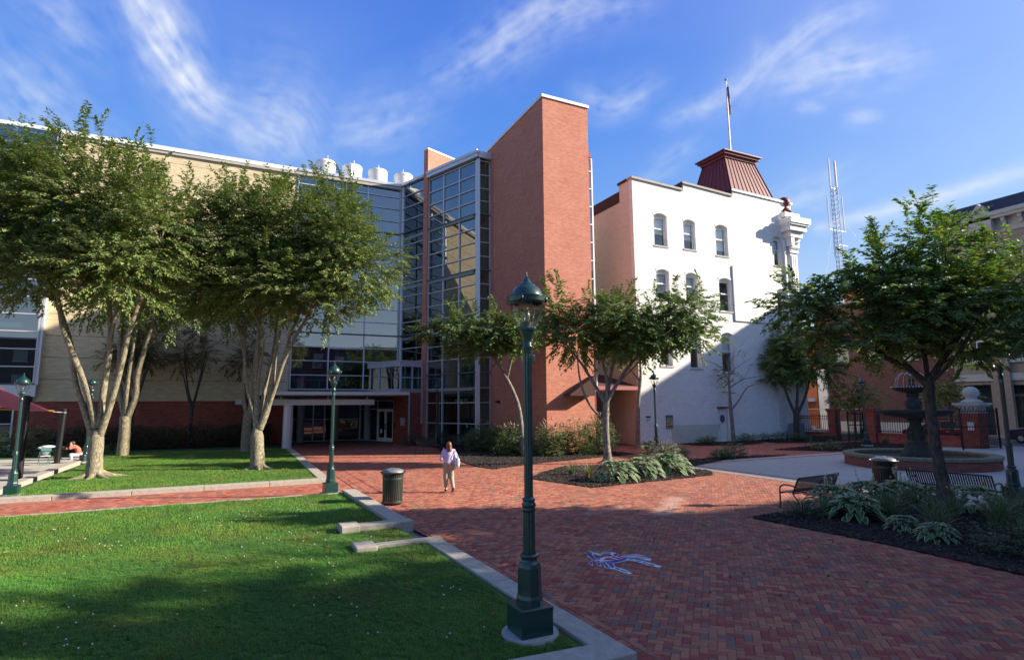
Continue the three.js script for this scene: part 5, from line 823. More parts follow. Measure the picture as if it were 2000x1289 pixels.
// A tree in view-aligned axes (x to the right of the picture, y up, -z away). stems: lists of [x, y, z, r]; lobes: [x, y, z, rx, ry, rz]
function tree({ name = 'tree', label, category = 'tree', group, pos, stems, lobes, clusters = 700, leavesPer = 26, size = 0.13, twig = 0.75, mat, bark = MAT.bark, tint = [1, 1, 1], seed = 1, lift = 0.1, shell = 0.42, spikes = 0, branches = 150, minY = 0, yaw = YAW, up = 0.6, trunkFlare = 0, thin = 0 }) {
  const t = thing(name, label, category, pos, yaw, group), R = rng(seed * 7919 + 13);
  if (thin) stems = stems.map((s, i) => s.map((q) => [q[0], q[1], q[2], q[3] * (i ? thin : 0.9)]));
  const tr = stems.map((s, i) => limb(s, i ? 8 : 12));
  if (trunkFlare) for (let k = 0; k < 6; k++) { const a = k * 1.05 + R() * 0.4, l = trunkFlare * (1 + R()); tr.push(limb([[Math.cos(a) * 0.1, 0.3, Math.sin(a) * 0.1, trunkFlare * 0.28], [Math.cos(a) * l * 0.5, 0.1, Math.sin(a) * l * 0.5, trunkFlare * 0.2], [Math.cos(a) * l * 1.1, 0.0, Math.sin(a) * l * 1.1, trunkFlare * 0.1]], 7)); }
  mesh('trunk', tr, bark, t);
  const nodes = []; for (const s of stems) { const cv = new THREE.CatmullRomCurve3(s.map((p) => V(p[0], p[1], p[2]))); for (let i = 2; i <= 24; i++) { const f = i / 24; nodes.push([cv.getPoint(f), lerp(s[0][3], s[s.length - 1][3], f)]); } }
  const vol = lobes.map((l) => l[3] * l[4] * l[5]), sum = vol.reduce((a, b) => a + b, 0), pts = [];
  for (let i = 0; i < clusters; i++) {
    let k = 0, u = R() * sum; while (k < vol.length - 1 && (u -= vol[k]) > 0) k++;
    const l = lobes[k], th = R() * 6.283, ph = Math.acos(2 * R() - 1), r = Math.pow(R(), shell), dx = Math.sin(ph) * Math.cos(th), dy = Math.cos(ph), dz = Math.sin(ph) * Math.sin(th);
    const q = 0.82 + 0.36 * n3(dx * 1.9 + seed, dy * 1.9 + k, dz * 1.9);                       // uneven outline
    const P = V(l[0] + dx * l[3] * r * q, l[1] + dy * l[4] * r * q, l[2] + dz * l[5] * r * q);
    const gap = n3(P.x * 0.75 + seed * 3, P.y * 0.95, P.z * 0.75); if (gap < -0.22 && R() < 0.8) { i -= 0.6; continue; }   // open pockets between the branch clumps
    if (P.y < minY) continue;
    pts.push([P, V(dx * l[3], dy * l[4] * 0.7, dz * l[5]).normalize(), r]);
  }
  for (let i = 0; i < spikes; i++) { const l = lobes[Math.floor(R() * lobes.length)], a = R() * 6.283, rr = Math.sqrt(R()) * 0.75, P = V(l[0] + Math.cos(a) * l[3] * rr, l[1] + l[4] * Math.sqrt(Math.max(0, 1 - rr * rr)) * 0.86, l[2] + Math.sin(a) * l[5] * rr); for (let k = 0; k < 3; k++) pts.push([P.clone().add(V((R() - 0.5) * 0.2, k * twig * 0.38, (R() - 0.5) * 0.2)), V((R() - 0.5) * 0.5, 1, (R() - 0.5) * 0.5).normalize(), 1]); }
  const lv = new Leaves(seed + 5), br = [];
  pts.forEach(([P, out, r], i) => {
    const d = out.clone().multiplyScalar(0.9).add(V((R() - 0.5) * 0.9, lift + (R() - 0.5) * 0.5, (R() - 0.5) * 0.9)).normalize(), dens = 0.8 + 0.4 * r;
    lv.spray(P, d, twig * (0.7 + R() * 0.6), Math.round(leavesPer * dens * (0.75 + R() * 0.5)), size, tint, up);
    const tw = V(P.x, P.y, P.z).addScaledVector(d, twig * 0.8); br.push(bar(P, tw, size * 0.05, 4, size * 0.02));
    if (i < branches) { let best = null, bd = 1e9; for (const nd of nodes) { const q = nd[0].distanceTo(P) + Math.max(0, nd[0].y - P.y + 0.3) * 3; if (q < bd) { bd = q; best = nd; } }
      const A = best[0], dist = A.distanceTo(P), r0 = Math.min(best[1] * 0.75, 0.012 + dist * 0.014), mid = A.clone().lerp(P, 0.5).add(V((R() - 0.5) * dist * 0.12, dist * 0.12, (R() - 0.5) * dist * 0.12));
      br.push(limb([[A.x, A.y, A.z, r0], [mid.x, mid.y, mid.z, r0 * 0.7], [P.x, P.y, P.z, r0 * 0.35]], 5)); for (let k = 1; k <= 4; k++) nodes.push([A.clone().lerp(mid, 1).lerp(P, k / 4), r0 * (0.75 - k * 0.08)]); }
  });
  mesh('branches', br, bark, t);
  const cr = new THREE.Mesh(lv.geo(), mat); cr.name = 'crown'; cr.castShadow = cr.receiveShadow = true; t.add(cr);
  return t;
}
// ---------------------------------------------------------------- trees
const zk = { mat: MAT.leafZelkova, category: 'tree', name: 'shade_tree' };
tree({ ...zk, label: 'big vase shaped shade tree at left with pale trunks splitting low', group: 'large shade trees on the far lawn', pos: [-4.99, 0.05, -28.07], seed: 3, clusters: 4300, leavesPer: 26, size: 0.16, twig: 0.85, branches: 190, spikes: 34, shell: 0.4, trunkFlare: 0.55, thin: 0.8,
  stems: [[[0.0, -0.05, 0, 0.36], [-0.02, 0.5, 0, 0.31], [-0.03, 1.1, 0, 0.3], [-0.02, 1.6, 0, 0.27], [0.0, 1.95, 0, 0.16]],
    [[-0.12, 1.5, 0, 0.17], [-0.5, 2.6, 0.1, 0.15], [-0.95, 3.9, 0.2, 0.14], [-1.25, 5.3, 0.2, 0.125], [-1.75, 6.6, 0.2, 0.10], [-2.6, 8.8, 0.3, 0.06], [-3.3, 10.6, 0.4, 0.03]],
    [[-0.05, 2.0, 0.05, 0.16], [-0.4, 3.6, 0.3, 0.14], [-0.95, 5.0, 0.5, 0.13], [-1.45, 6.3, 0.6, 0.1], [-1.5, 8.6, 0.9, 0.06], [-1.2, 11.5, 1.0, 0.03]],
    [[0.02, 2.0, 0, 0.17], [0.02, 3.6, -0.1, 0.15], [0.05, 5.4, -0.2, 0.13], [-0.2, 7.2, -0.3, 0.1], [-0.4, 10, -0.4, 0.06], [-0.5, 12.8, -0.4, 0.03]],
    [[0.1, 1.7, 0, 0.17], [0.5, 3.0, 0.1, 0.15], [0.85, 4.4, 0.2, 0.13], [1.1, 6.0, 0.2, 0.11], [1.7, 8.2, 0.2, 0.07], [2.3, 10.6, 0.2, 0.03]],
    [[0.05, 2.2, -0.15, 0.14], [0.25, 4.0, -0.5, 0.12], [0.3, 5.8, -0.8, 0.1], [0.9, 8, -1.2, 0.06], [1.0, 11, -1.4, 0.03]], [[0.05, 5.3, -0.2, 0.1], [0.35, 6.4, 0.1, 0.08], [0.6, 7.6, 0.3, 0.06], [0.8, 10, 0.6, 0.03]]],
  lobes: [[-0.9, 11.2, 0, 2.9, 3.3, 3.0], [1.5, 10.1, 0.2, 2.5, 2.7, 2.4], [-3.4, 10.8, 0.2, 2.7, 3.3, 2.8], [-5.4, 11.6, 0, 2.2, 3.2, 2.4], [0.6, 8.6, 0.6, 3.1, 1.7, 2.6], [-3.0, 8.4, 0.4, 2.8, 1.5, 2.4], [-4.9, 12.9, 0, 1.6, 1.7, 1.8]], minY: 6.6 });
tree({ ...zk, label: 'shade tree standing behind the leftmost big tree, trunks cut back', group: 'large shade trees on the far lawn', pos: [-5.85, 0.05, -40.1], seed: 4, clusters: 1100, leavesPer: 24, size: 0.2, twig: 0.95, branches: 80,
  stems: [[[0, -0.05, 0, 0.34], [0.03, 1.4, 0, 0.3], [0, 2.3, 0, 0.3]], [[0, 2.1, 0, 0.2], [-0.35, 3.4, 0, 0.17], [-0.6, 4.6, 0, 0.14], [-0.7, 8.6, 0, 0.08], [-0.9, 11, 0, 0.04]], [[0.05, 2.2, 0, 0.2], [0.05, 3.6, 0.1, 0.17], [0.12, 5.2, 0.1, 0.13], [0.4, 9, 0, 0.06]], [[0.15, 2.3, 0, 0.2], [0.5, 3.5, 0, 0.17], [0.5, 4.6, 0, 0.16], [0.85, 6.4, 0, 0.12], [1.6, 9.5, 0, 0.05]]],
  lobes: [[0.6, 11, 0, 3.2, 3.6, 3], [2.2, 9.2, 0, 2.2, 2.2, 2.2], [-1.8, 10.5, 0, 2.6, 3.2, 2.6]], minY: 6.8 });
tree({ ...zk, label: 'big many-stemmed shade tree in front of the glass curtain wall', group: 'large shade trees on the far lawn', pos: [0.97, 0.05, -28.4], seed: 6, clusters: 4600, leavesPer: 26, size: 0.16, twig: 0.85, branches: 210, spikes: 36, shell: 0.4, trunkFlare: 0.5, thin: 0.78,
  stems: [[[0, -0.05, 0, 0.36], [-0.05, 0.8, 0, 0.32], [-0.1, 1.5, 0, 0.30], [-0.12, 1.9, 0, 0.18]],
    [[-0.15, 1.9, 0, 0.2], [-0.22, 3.4, 0, 0.17], [-0.25, 4.8, 0, 0.14], [-0.3, 6.6, 0, 0.1], [-0.6, 9.5, 0, 0.06], [-0.8, 12.4, 0, 0.03]], [[0.0, 1.8, 0, 0.22], [0.3, 2.7, 0, 0.2], [0.45, 3.8, 0, 0.17], [0.6, 5.2, 0.1, 0.12], [0.9, 7.4, 0.1, 0.08], [1.2, 11, 0.2, 0.03]], [[0.3, 2.6, 0, 0.14], [0.7, 3.8, 0.1, 0.12], [1.1, 5.0, 0.2, 0.11], [1.7, 6.3, 0.2, 0.09], [3.2, 8.8, 0.3, 0.04]], [[0.4, 3.4, 0, 0.12], [0.75, 4.5, -0.2, 0.1], [1.0, 5.9, -0.4, 0.08], [1.8, 8.6, -0.6, 0.05], [2.4, 11.5, -0.6, 0.03]], [[-0.1, 2.4, -0.1, 0.13], [0.12, 4.2, -0.3, 0.11], [0.3, 6, -0.5, 0.08], [0.2, 9.5, -0.8, 0.04]], [[-0.22, 3.6, 0, 0.1], [-0.02, 4.6, 0.2, 0.09], [0.1, 6.0, 0.4, 0.07], [-1.4, 9, 0.8, 0.04]], [[-0.2, 2.2, 0.05, 0.12], [-0.6, 3.8, 0.2, 0.1], [-0.8, 5.4, 0.3, 0.08], [-1.8, 8.2, 0.5, 0.04]]],
  lobes: [[0.4, 11.0, 0, 2.9, 2.8, 2.8], [-2.0, 10.3, 0.2, 2.6, 3.0, 2.6], [2.8, 10.6, 0.1, 2.5, 2.7, 2.5], [4.4, 9.1, 0.1, 2.0, 1.9, 2.0], [0.8, 8.4, 0.6, 3.2, 1.7, 2.6], [-2.4, 8.2, 0.3, 2.2, 1.4, 2.0], [2.6, 7.3, 0.5, 2.0, 0.9, 1.8], [-1.6, 12.1, 0, 1.5, 1.2, 1.6], [2.6, 12.3, 0, 1.2, 1.3, 1.2]], minY: 6.0 });
tree({ ...zk, label: 'shade tree with pruned stems behind the many-stemmed tree', group: 'large shade trees on the far lawn', pos: [0.6, 0.05, -39.6], seed: 8, clusters: 700, leavesPer: 22, size: 0.19, twig: 0.9, branches: 60,
  stems: [[[0, -0.05, 0, 0.3], [0, 1.4, 0, 0.26], [0.05, 2.4, 0, 0.25]], [[0, 2.2, 0, 0.15], [-0.3, 3.4, 0, 0.13], [-0.35, 5.6, 0, 0.1], [-0.5, 9, 0, 0.05]], [[0.1, 2.3, 0, 0.15], [0.25, 3.8, 0, 0.12], [0.3, 6, 0, 0.1], [0.6, 9.5, 0, 0.04]]],
  lobes: [[0, 10.8, 0, 2.8, 3.0, 2.6], [-1.5, 8.9, 0, 1.9, 1.5, 2]], minY: 7.2 });
const wallTree = (label, pos, seed, s, dense) => tree({ name: 'young_tree', label, group: 'small trees along the beige wall', category: 'tree', pos, seed, mat: leafMat(0.16, 0.16, 0.06), bark: MAT.barkDark, clusters: Math.round(dense * 1.6), leavesPer: 14, size: 0.19, twig: 0.6, branches: 70, shell: 0.7,
  stems: [[[0, 0, 0, 0.13], [0, 1.6, 0, 0.12], [0.05, 2.8, 0, 0.11]], ...[-1.5, -0.8, -0.3, 0.3, 0.9, 1.3].map((x, i) => [[0.05, 2.4 + (i % 2) * 0.5, 0, 0.07], [x * 0.5 * s, 4.4, (i % 3 - 1) * 0.4, 0.05], [x * 1.0 * s, 6.2 + (i % 2) * 0.8, (i % 3 - 1) * 0.8, 0.02]])],
  lobes: [[-0.6 * s, 6.4, 0, 1.5 * s, 1.7, 1.2], [0.5 * s, 6.8, 0, 1.3 * s, 1.6, 1.2], [0, 8.4, 0, 0.9 * s, 1.4, 0.9], [-1.8 * s, 6.2, 0, 0.8 * s, 0.9, 0.8]] });
wallTree('thin upright tree against the beige wall between the two big trees', [-2.9, 0, -46.2], 11, 1, 120);
wallTree('bushy young tree against the beige wall behind the pruned trunk', [-6.4, 0, -46.3], 12, 1.2, 260);
wallTree('sparse young tree at the wall corner left of the entrance canopy', [0.7, 0, -46.0], 13, 0.9, 110);
const ch = { mat: MAT.leafCherry, category: 'tree', name: 'cherry_tree', bark: MAT.barkGrey };
tree({ ...ch, label: 'spreading sunlit tree in the mulch bed in front of the brick tower', pos: [16.39, 0.02, -23.5], seed: 21, clusters: 1700, leavesPer: 20, size: 0.19, twig: 0.7, branches: 130, spikes: 16, up: 0.5, trunkFlare: 0.22,
  stems: [[[0.08, 0, 0, 0.2], [0.02, 0.8, 0, 0.17], [0.0, 1.8, 0, 0.16], [0.05, 3.0, 0, 0.16]], [[0, 2.9, 0, 0.1], [-0.5, 3.8, 0, 0.085], [-1.2, 4.9, 0.2, 0.06], [-2.4, 6.4, 0.3, 0.03]], [[0.05, 2.9, 0, 0.11], [0.6, 3.8, 0, 0.09], [1.5, 5.0, 0, 0.065], [3.4, 6.6, 0.1, 0.03]], [[0.05, 3.0, 0, 0.1], [0.1, 4.0, 0.1, 0.08], [-0.2, 5.4, 0.2, 0.05], [-0.3, 7.4, 0.2, 0.02]], [[0.1, 3.0, 0, 0.09], [0.35, 4.2, -0.2, 0.07], [0.8, 5.8, -0.4, 0.04], [1.4, 7.6, -0.4, 0.02]], [[0, 2.0, 0, 0.07], [-0.8, 2.8, 0.3, 0.06], [-1.25, 3.9, 0.5, 0.05], [-1.4, 5.4, 0.5, 0.03]], [[0.6, 3.8, 0, 0.05], [2.2, 5.4, 0.5, 0.035], [4.4, 7.4, 0.5, 0.02]]],
  lobes: [[-1.4, 6.4, 0, 1.9, 1.4, 1.8], [0.6, 7.0, 0, 2.0, 1.5, 2.0], [2.6, 6.7, 0, 2.0, 1.5, 1.8], [4.3, 7.5, 0, 1.4, 1.2, 1.3], [4.5, 6.2, 0.2, 1.2, 0.7, 1.1], [-2.4, 7.6, 0, 1.0, 1.1, 1.0], [1.4, 5.7, 0.3, 1.6, 0.7, 1.4]], minY: 4.6 });
tree({ ...ch, label: 'leaning tree whose pale trunk bends left in front of the glass bay', pos: [14.7, 0.02, -29.4], seed: 22, clusters: 900, leavesPer: 20, size: 0.2, twig: 0.75, branches: 90, spikes: 8,
  stems: [[[0.1, 0, 0, 0.16], [0.02, 1.4, 0, 0.14], [-0.2, 2.9, 0, 0.12], [-0.75, 4.2, 0, 0.11], [-1.4, 5.3, 0, 0.09], [-2.6, 6.6, 0, 0.05], [-4.4, 7.4, 0, 0.02]], [[-0.8, 4.3, 0, 0.06], [-0.5, 5.6, 0.1, 0.05], [-0.2, 7.2, 0.2, 0.02]], [[-1.4, 5.2, 0, 0.05], [-1.6, 6.6, 0, 0.04], [-1.4, 8, 0, 0.02]]],
  lobes: [[-1.6, 7.0, 0, 1.7, 1.3, 1.5], [-3.4, 7.3, 0, 1.6, 1.0, 1.3], [-5.0, 7.2, 0, 1.3, 0.5, 0.9], [-0.2, 7.0, 0, 1.3, 1.2, 1.2], [-2.8, 6.2, 0, 1.6, 0.7, 1.2]], minY: 5.2 });
tree({ ...ch, label: 'slender dark trunked tree beside the passage at the white building corner', pos: [23.9, 0.02, -30.6], seed: 23, clusters: 420, leavesPer: 20, size: 0.2, twig: 0.7, branches: 50,
  stems: [[[-0.1, 0, 0, 0.15], [0, 1.6, 0, 0.13], [0.1, 3.2, 0, 0.12], [0.3, 4.8, 0, 0.1], [0.2, 7, 0, 0.04]], [[0.2, 4.4, 0, 0.06], [-0.7, 5.6, 0, 0.04], [-1.2, 7, 0, 0.02]]], lobes: [[0.2, 7.2, 0, 1.5, 1.4, 1.4], [-1.2, 7.0, 0, 1.2, 1.2, 1.2]], minY: 5.6 });
tree({ ...ch, label: 'nearly bare young tree in front of the white building door', name: 'bare_tree', pos: [33.3, 0.02, -31.5], seed: 24, clusters: 26, leavesPer: 9, size: 0.22, twig: 0.7, branches: 26, shell: 0.8, mat: MAT.leafCherry,
  stems: [[[0.05, 0, 0, 0.17], [0.0, 1.4, 0, 0.14], [-0.05, 2.8, 0, 0.12], [-0.05, 4.4, 0, 0.07], [0, 6.4, 0, 0.02]], [[-0.02, 2.3, 0, 0.07], [0.7, 3.2, 0, 0.055], [1.3, 4.0, 0, 0.04], [2.1, 4.3, 0, 0.02]], [[-0.05, 4.0, 0, 0.05], [0.9, 4.6, 0.3, 0.035], [2.2, 4.9, 0.3, 0.02], [3.0, 5.8, 0.2, 0.008]], [[-0.05, 4.5, 0, 0.05], [-0.7, 5.6, 0, 0.03], [-1.6, 6.0, 0, 0.015], [-2.4, 6.2, 0.2, 0.006]], [[0, 5.0, 0, 0.04], [0.7, 5.6, 0, 0.025], [1.7, 6.2, 0, 0.01]], [[0, 5.4, 0, 0.035], [-0.4, 6.4, 0.2, 0.02], [-1.0, 7.2, 0.3, 0.008]], [[0, 5.6, 0, 0.03], [0.4, 6.6, 0.1, 0.015], [0.3, 7.4, 0.1, 0.008]], [[0.9, 4.6, 0.3, 0.02], [1.6, 5.5, 0.1, 0.01], [2.3, 6.4, 0, 0.006]], [[-0.05, 4.2, 0, 0.03], [-1.0, 4.9, 0.2, 0.015], [-1.9, 4.8, 0.2, 0.006]]], lobes: [[-0.9, 3.7, 0, 1.0, 0.4, 0.6], [0.2, 3.6, 0.2, 0.8, 0.4, 0.6], [-1.2, 3.9, 0, 0.8, 0.3, 0.5], [0.6, 5.4, 0, 2.0, 1.2, 1]] });
tree({ ...ch, label: 'dark multi-stemmed tree at the right end of the white building', pos: [39.8, 0.02, -31.2], seed: 25, clusters: 900, leavesPer: 17, size: 0.22, twig: 0.8, branches: 90, bark: MAT.barkDark, spikes: 10,
  stems: [[[0, 0, 0, 0.24], [0.05, 1.2, 0, 0.22], [0.1, 2.0, 0, 0.22]], [[0.05, 1.8, 0, 0.13], [-0.45, 3.2, 0, 0.11], [-0.8, 4.6, 0, 0.07], [-1.4, 7, 0, 0.03]], [[0.1, 2, 0, 0.12], [0.3, 3.6, 0, 0.1], [0.4, 6.2, 0, 0.04]], [[0.15, 1.9, 0, 0.14], [0.8, 3.1, 0, 0.11], [1.4, 4.8, 0, 0.07], [2.2, 7, 0, 0.03]]], lobes: [[-1.0, 6.2, 0, 1.6, 1.7, 1.4], [1.2, 6.0, 0, 1.8, 1.6, 1.5], [0, 7.6, 0, 1.5, 1.3, 1.3], [2.8, 5.6, 0, 1.5, 1.2, 1.2], [-1.6, 4.6, 0, 1.1, 0.6, 1]], minY: 3.8 });
tree({ ...ch, label: 'broad leafy tree in the near right bed with drooping pointed leaves', pos: [16.54, 0.02, -8.87], seed: 26, mat: leafMat(0.17, 0.29, 0.035, { transmission: 0.6 }), clusters: 1900, leavesPer: 20, size: 0.16, twig: 0.55, branches: 230, bark: MAT.barkDark, spikes: 26, up: 0.45, lift: 0.18, shell: 0.5, trunkFlare: 0.2,
  stems: [[[0.1, 0, 0, 0.2], [0.12, 0.7, 0, 0.15], [0.05, 1.6, 0, 0.125], [0.0, 2.6, 0, 0.12], [0.02, 3.3, 0, 0.13], [0.02, 3.5, 0, 0.1]], [[0.0, 3.25, 0, 0.1], [-0.4, 3.65, 0, 0.085], [-1.0, 4.0, 0, 0.08], [-1.9, 4.7, 0.1, 0.055], [-3.2, 5.6, 0.2, 0.025]], [[0.05, 3.4, 0, 0.09], [0.5, 4.1, 0.1, 0.075], [1.1, 4.8, 0.1, 0.06], [2.2, 5.8, 0.2, 0.03]], [[0.0, 3.4, 0, 0.06], [0.05, 4.1, -0.1, 0.055], [-0.2, 5.2, -0.1, 0.04], [-0.1, 6.8, 0, 0.02]], [[0.4, 4.0, 0.1, 0.05], [0.7, 5.4, 0, 0.04], [0.9, 7.4, 0, 0.015]], [[-1.0, 4.0, 0, 0.05], [-1.2, 5.2, 0.3, 0.035], [-1.2, 6.6, 0.3, 0.015]], [[0.02, 3.3, 0, 0.05], [0.3, 4.0, 0.7, 0.045], [0.6, 5.2, 1.4, 0.02]], [[0.02, 3.3, 0, 0.05], [-0.2, 4.2, -0.8, 0.04], [-0.3, 5.4, -1.5, 0.02]]],
  lobes: [[-0.2, 5.6, 0, 1.7, 1.3, 1.8], [-2.0, 5.5, 0, 1.5, 0.85, 1.4], [-3.3, 5.5, 0, 0.9, 0.65, 0.9], [1.6, 5.6, 0, 1.6, 1.3, 1.7], [0.7, 6.9, 0, 1.1, 1.2, 1.2], [-0.9, 6.4, 0, 1.0, 0.9, 1.1], [2.8, 5.9, 0, 1.2, 1.2, 1.2], [-1.6, 4.5, 0.2, 1.4, 0.6, 1.3], [1.0, 4.5, 0.2, 1.5, 0.65, 1.4], [-2.9, 4.9, 0.2, 0.8, 0.5, 0.8]], minY: 3.7 });
tree({ ...ch, label: 'tree at the right edge whose light green twigs hang into the picture', pos: [18.2, 0.02, -4.7], seed: 27, clusters: 700, leavesPer: 18, size: 0.17, twig: 0.6, branches: 110, bark: MAT.barkDark, shell: 0.5,
  stems: [[[0, 0, 0, 0.17], [0, 1.6, 0, 0.14], [0, 3.0, 0, 0.13]], [[0, 2.9, 0, 0.09], [-1.0, 4.2, 0, 0.06], [-2.0, 5.2, 0, 0.03]], [[0, 2.9, 0, 0.09], [1.0, 4.4, 0, 0.06], [2.0, 5.8, 0, 0.03]], [[0, 3, 0, 0.09], [0, 5, -0.4, 0.05], [0, 7, -0.4, 0.02]]], lobes: [[0, 5.8, 0, 2.2, 1.6, 2.2], [-1.7, 4.8, 0, 1.4, 1.0, 1.4], [1.8, 5.6, 0, 1.6, 1.3, 1.6], [-1.4, 3.9, 0.2, 1.0, 0.5, 1.0]], minY: 3.3 });
for (const [label, x, z, seed] of [['yellow green small tree beyond the fence left of the fountain', 43.6, -28.9, 31], ['yellow green small tree beyond the fence right of the fountain', 44.0, -22.4, 32]]) tree({ name: 'street_tree', label, group: 'small trees along the street', category: 'tree', pos: [x, 0, z], seed, mat: MAT.leafYoung, bark: MAT.barkDark, clusters: 210, leavesPer: 16, size: 0.2, twig: 0.6, branches: 50,
  stems: [[[0, 0, 0, 0.1], [0, 1.2, 0, 0.09], [0.05, 2.0, 0, 0.08]], [[0.05, 1.9, 0, 0.05], [-0.7, 2.7, 0, 0.035], [-1.4, 3.4, 0, 0.02]], [[0.05, 1.9, 0, 0.05], [0.7, 2.7, 0, 0.035], [1.4, 3.5, 0, 0.02]], [[0.05, 2, 0, 0.05], [0, 3.6, 0, 0.02]]], lobes: [[-0.8, 3.2, 0, 1.2, 0.8, 1.1], [0.9, 3.3, 0, 1.2, 0.8, 1.1], [0, 4.0, 0, 1.2, 0.7, 1]] });
for (const [label, x, z, seed, n, s] of [['tall tree to the right of the camera outside the picture, nearest one', 20.5, 1.2, 41, 1100, 1], ['tall tree to the right of the camera outside the picture, by the street', 27.5, 3.6, 42, 1200, 1.15], ['thin tree to the right of the camera outside the picture', 25.5, -1.4, 44, 420, 0.95]]) tree({ ...zk, label, group: 'trees beside the camera', pos: [x, 0, z], seed, clusters: n, leavesPer: 14, size: 0.26, twig: 0.9, branches: 60, shell: 0.55,
  stems: [[[0, 0, 0, 0.3], [0, 2, 0, 0.26], [0, 4.4 * s, 0, 0.2]], [[0, 4.2 * s, 0, 0.14], [-1.6, 7 * s, 0, 0.08], [-2.8, 9.5 * s, 0, 0.03]], [[0, 4.2 * s, 0, 0.14], [1.6, 7 * s, 0, 0.08], [2.8, 10 * s, 0, 0.03]], [[0, 4.3 * s, 0, 0.14], [0, 8 * s, 0, 0.08], [0, 12 * s, 0, 0.03]]], lobes: [[0, 10.2 * s, 0, 3.2, 3.0, 3.2], [-2.3, 8.6 * s, 0, 2.3, 2.0, 2.4], [2.4, 8.9 * s, 0, 2.3, 2.1, 2.4]], minY: 5.6 });
// ---------------------------------------------------------------- shrubs and bed plants
function shrub(name, label, category, group, pos, rx, ry, n, size, mat, { flowers = 0, seed = 1, tint = [1, 1, 1], base = 0.0 } = {}) {
  const t = thing(name, label, category, pos, 0, group), R = rng(seed * 31 + 7), lv = new Leaves(seed), st = [];
  for (let k = 0; k < 7; k++) { const a = R() * 6.28, r = R() * 0.6; st.push(limb([[Math.cos(a) * 0.06, 0, Math.sin(a) * 0.06, 0.018], [Math.cos(a) * rx * r * 0.6, ry * 0.5, Math.sin(a) * rx * r * 0.6, 0.012], [Math.cos(a) * rx * r, ry * 0.95, Math.sin(a) * rx * r, 0.006]], 5)); }
  mesh('stems', st, MAT.barkDark, t);
  for (let i = 0; i < n; i++) { const th = R() * 6.283, u = R(), r = Math.pow(R(), 0.4), q = 0.8 + 0.4 * n3(Math.cos(th) * 2 + seed, u * 3, Math.sin(th) * 2), P = V(Math.cos(th) * rx * r * q * Math.sqrt(1 - Math.pow(u - 0.35, 2) * 1.2), base + u * ry * (1.15 - 0.4 * r * r) * q, Math.sin(th) * rx * r * q), d = V(Math.cos(th), 0.3 + R() * 0.7, Math.sin(th)).add(V((R() - 0.5), (R() - 0.5) * 0.6, (R() - 0.5))).normalize(); lv.spray(P, d, size * 2.2, 6, size, tint, 0.6); }
  const m = new THREE.Mesh(lv.geo(), mat); m.name = 'foliage'; m.castShadow = m.receiveShadow = true; t.add(m);
  for (let k = 0; k < flowers; k++) { const th = R() * 6.283, rr = Math.sqrt(R()) * 0.8, y = ry * (0.98 + R() * 0.2) * (1 - rr * 0.3); const f = []; for (let q = 0; q < 9; q++) f.push(ball(0.036 * (1.1 - q * 0.09), (R() - 0.5) * 0.06, q * 0.028, (R() - 0.5) * 0.06, 1, 1, 1, 5, 4)); const fm = mesh('flower_head', f, k % 3 ? paint(0.42, 0.22, 0.12, 0.95) : paint(0.5, 0.36, 0.24, 0.95), t); fm.position.set(Math.cos(th) * rx * rr, y, Math.sin(th) * rx * rr); fm.rotation.set(Math.sin(th) * 0.5, 0, -Math.cos(th) * 0.5); }
  return t;
}
const HG = 'hydrangea bushes at the foot of the tower';
[['hydrangea bush in shadow at the foot of the glass bay corner', 14.2, -34.2, 1.25, 1.75, 1], ['dark hydrangea bush between the glass bay and leaning trunk', 15.0, -32.4, 1.2, 1.7, 2], ['sunlit hydrangea bush left of the near lamp post', 14.6, -30.4, 1.1, 1.75, 3], ['sunlit hydrangea bush just right of the near lamp post', 16.3, -28.7, 1.1, 1.8, 4], ['rounded sunlit hydrangea bush before the lit tower face', 17.9, -28.6, 1.05, 1.9, 5], ['tall hydrangea bush left of the pale trunk by the awning', 19.3, -28.4, 1.1, 2.2, 6]].forEach(([l, x, z, rx, ry, s]) => shrub('hydrangea_bush', l, 'shrub', HG, [x, 0.02, z], rx, ry, 900, 0.12, MAT.leafShrub, { flowers: s < 3 ? 4 : 9, seed: 50 + s }));
[['low variegated shrub by the entrance downpipe', 11.9, -41.2, 0.9, 0.8, 61], ['dark shrub below the glass bay behind the shaded lamp post', 13.3, -40.0, 0.9, 1.2, 62], ['low variegated shrub below the right of the glass bay', 14.5, -38.2, 1.1, 0.85, 63], ['dark low shrub at the tower corner in shade', 15.5, -35.8, 0.95, 1.2, 64]].forEach(([l, x, z, rx, ry, s]) => shrub('foundation_shrub', l, 'shrub', 'shrubs below the glass bay', [x, 0.02, z], rx, ry, 300, 0.12, leafMat(0.10, 0.15, 0.07), { seed: s }));
// hedge along the beige wall
for (const [l, x, z, rx, s] of [['dark clipped hedge along the brick base left of the thin tree', -7.4, -46.3, 4.0, 71], ['dark clipped hedge along the brick base right of the thin tree', -0.4, -46.2, 2.8, 72]]) { const t = thing('hedge', l, 'hedge', [x, 0, z], 0, 'clipped hedges at the wall'), lv = new Leaves(s), R = rng(s); mesh('stems', [-0.8, -0.4, 0, 0.4, 0.8].map((k) => bar(V(k * rx, 0, 0), V(k * rx, 1.2, 0), 0.04, 5)), MAT.barkDark, t); for (let i = 0; i < rx * 330; i++) { const P = V((R() * 2 - 1) * rx, R() * 1.75, (R() - 0.5) * 1.9); P.y *= 0.85 + 0.25 * n3(P.x * 0.8, 1, s); lv.spray(P, V(R() - 0.5, 0.5, R() - 0.2).normalize(), 0.3, 6, 0.16, [1, 1, 1], 0.5); } const m = new THREE.Mesh(lv.geo(), MAT.leafHedge); m.name = 'foliage'; m.castShadow = m.receiveShadow = true; t.add(m); }
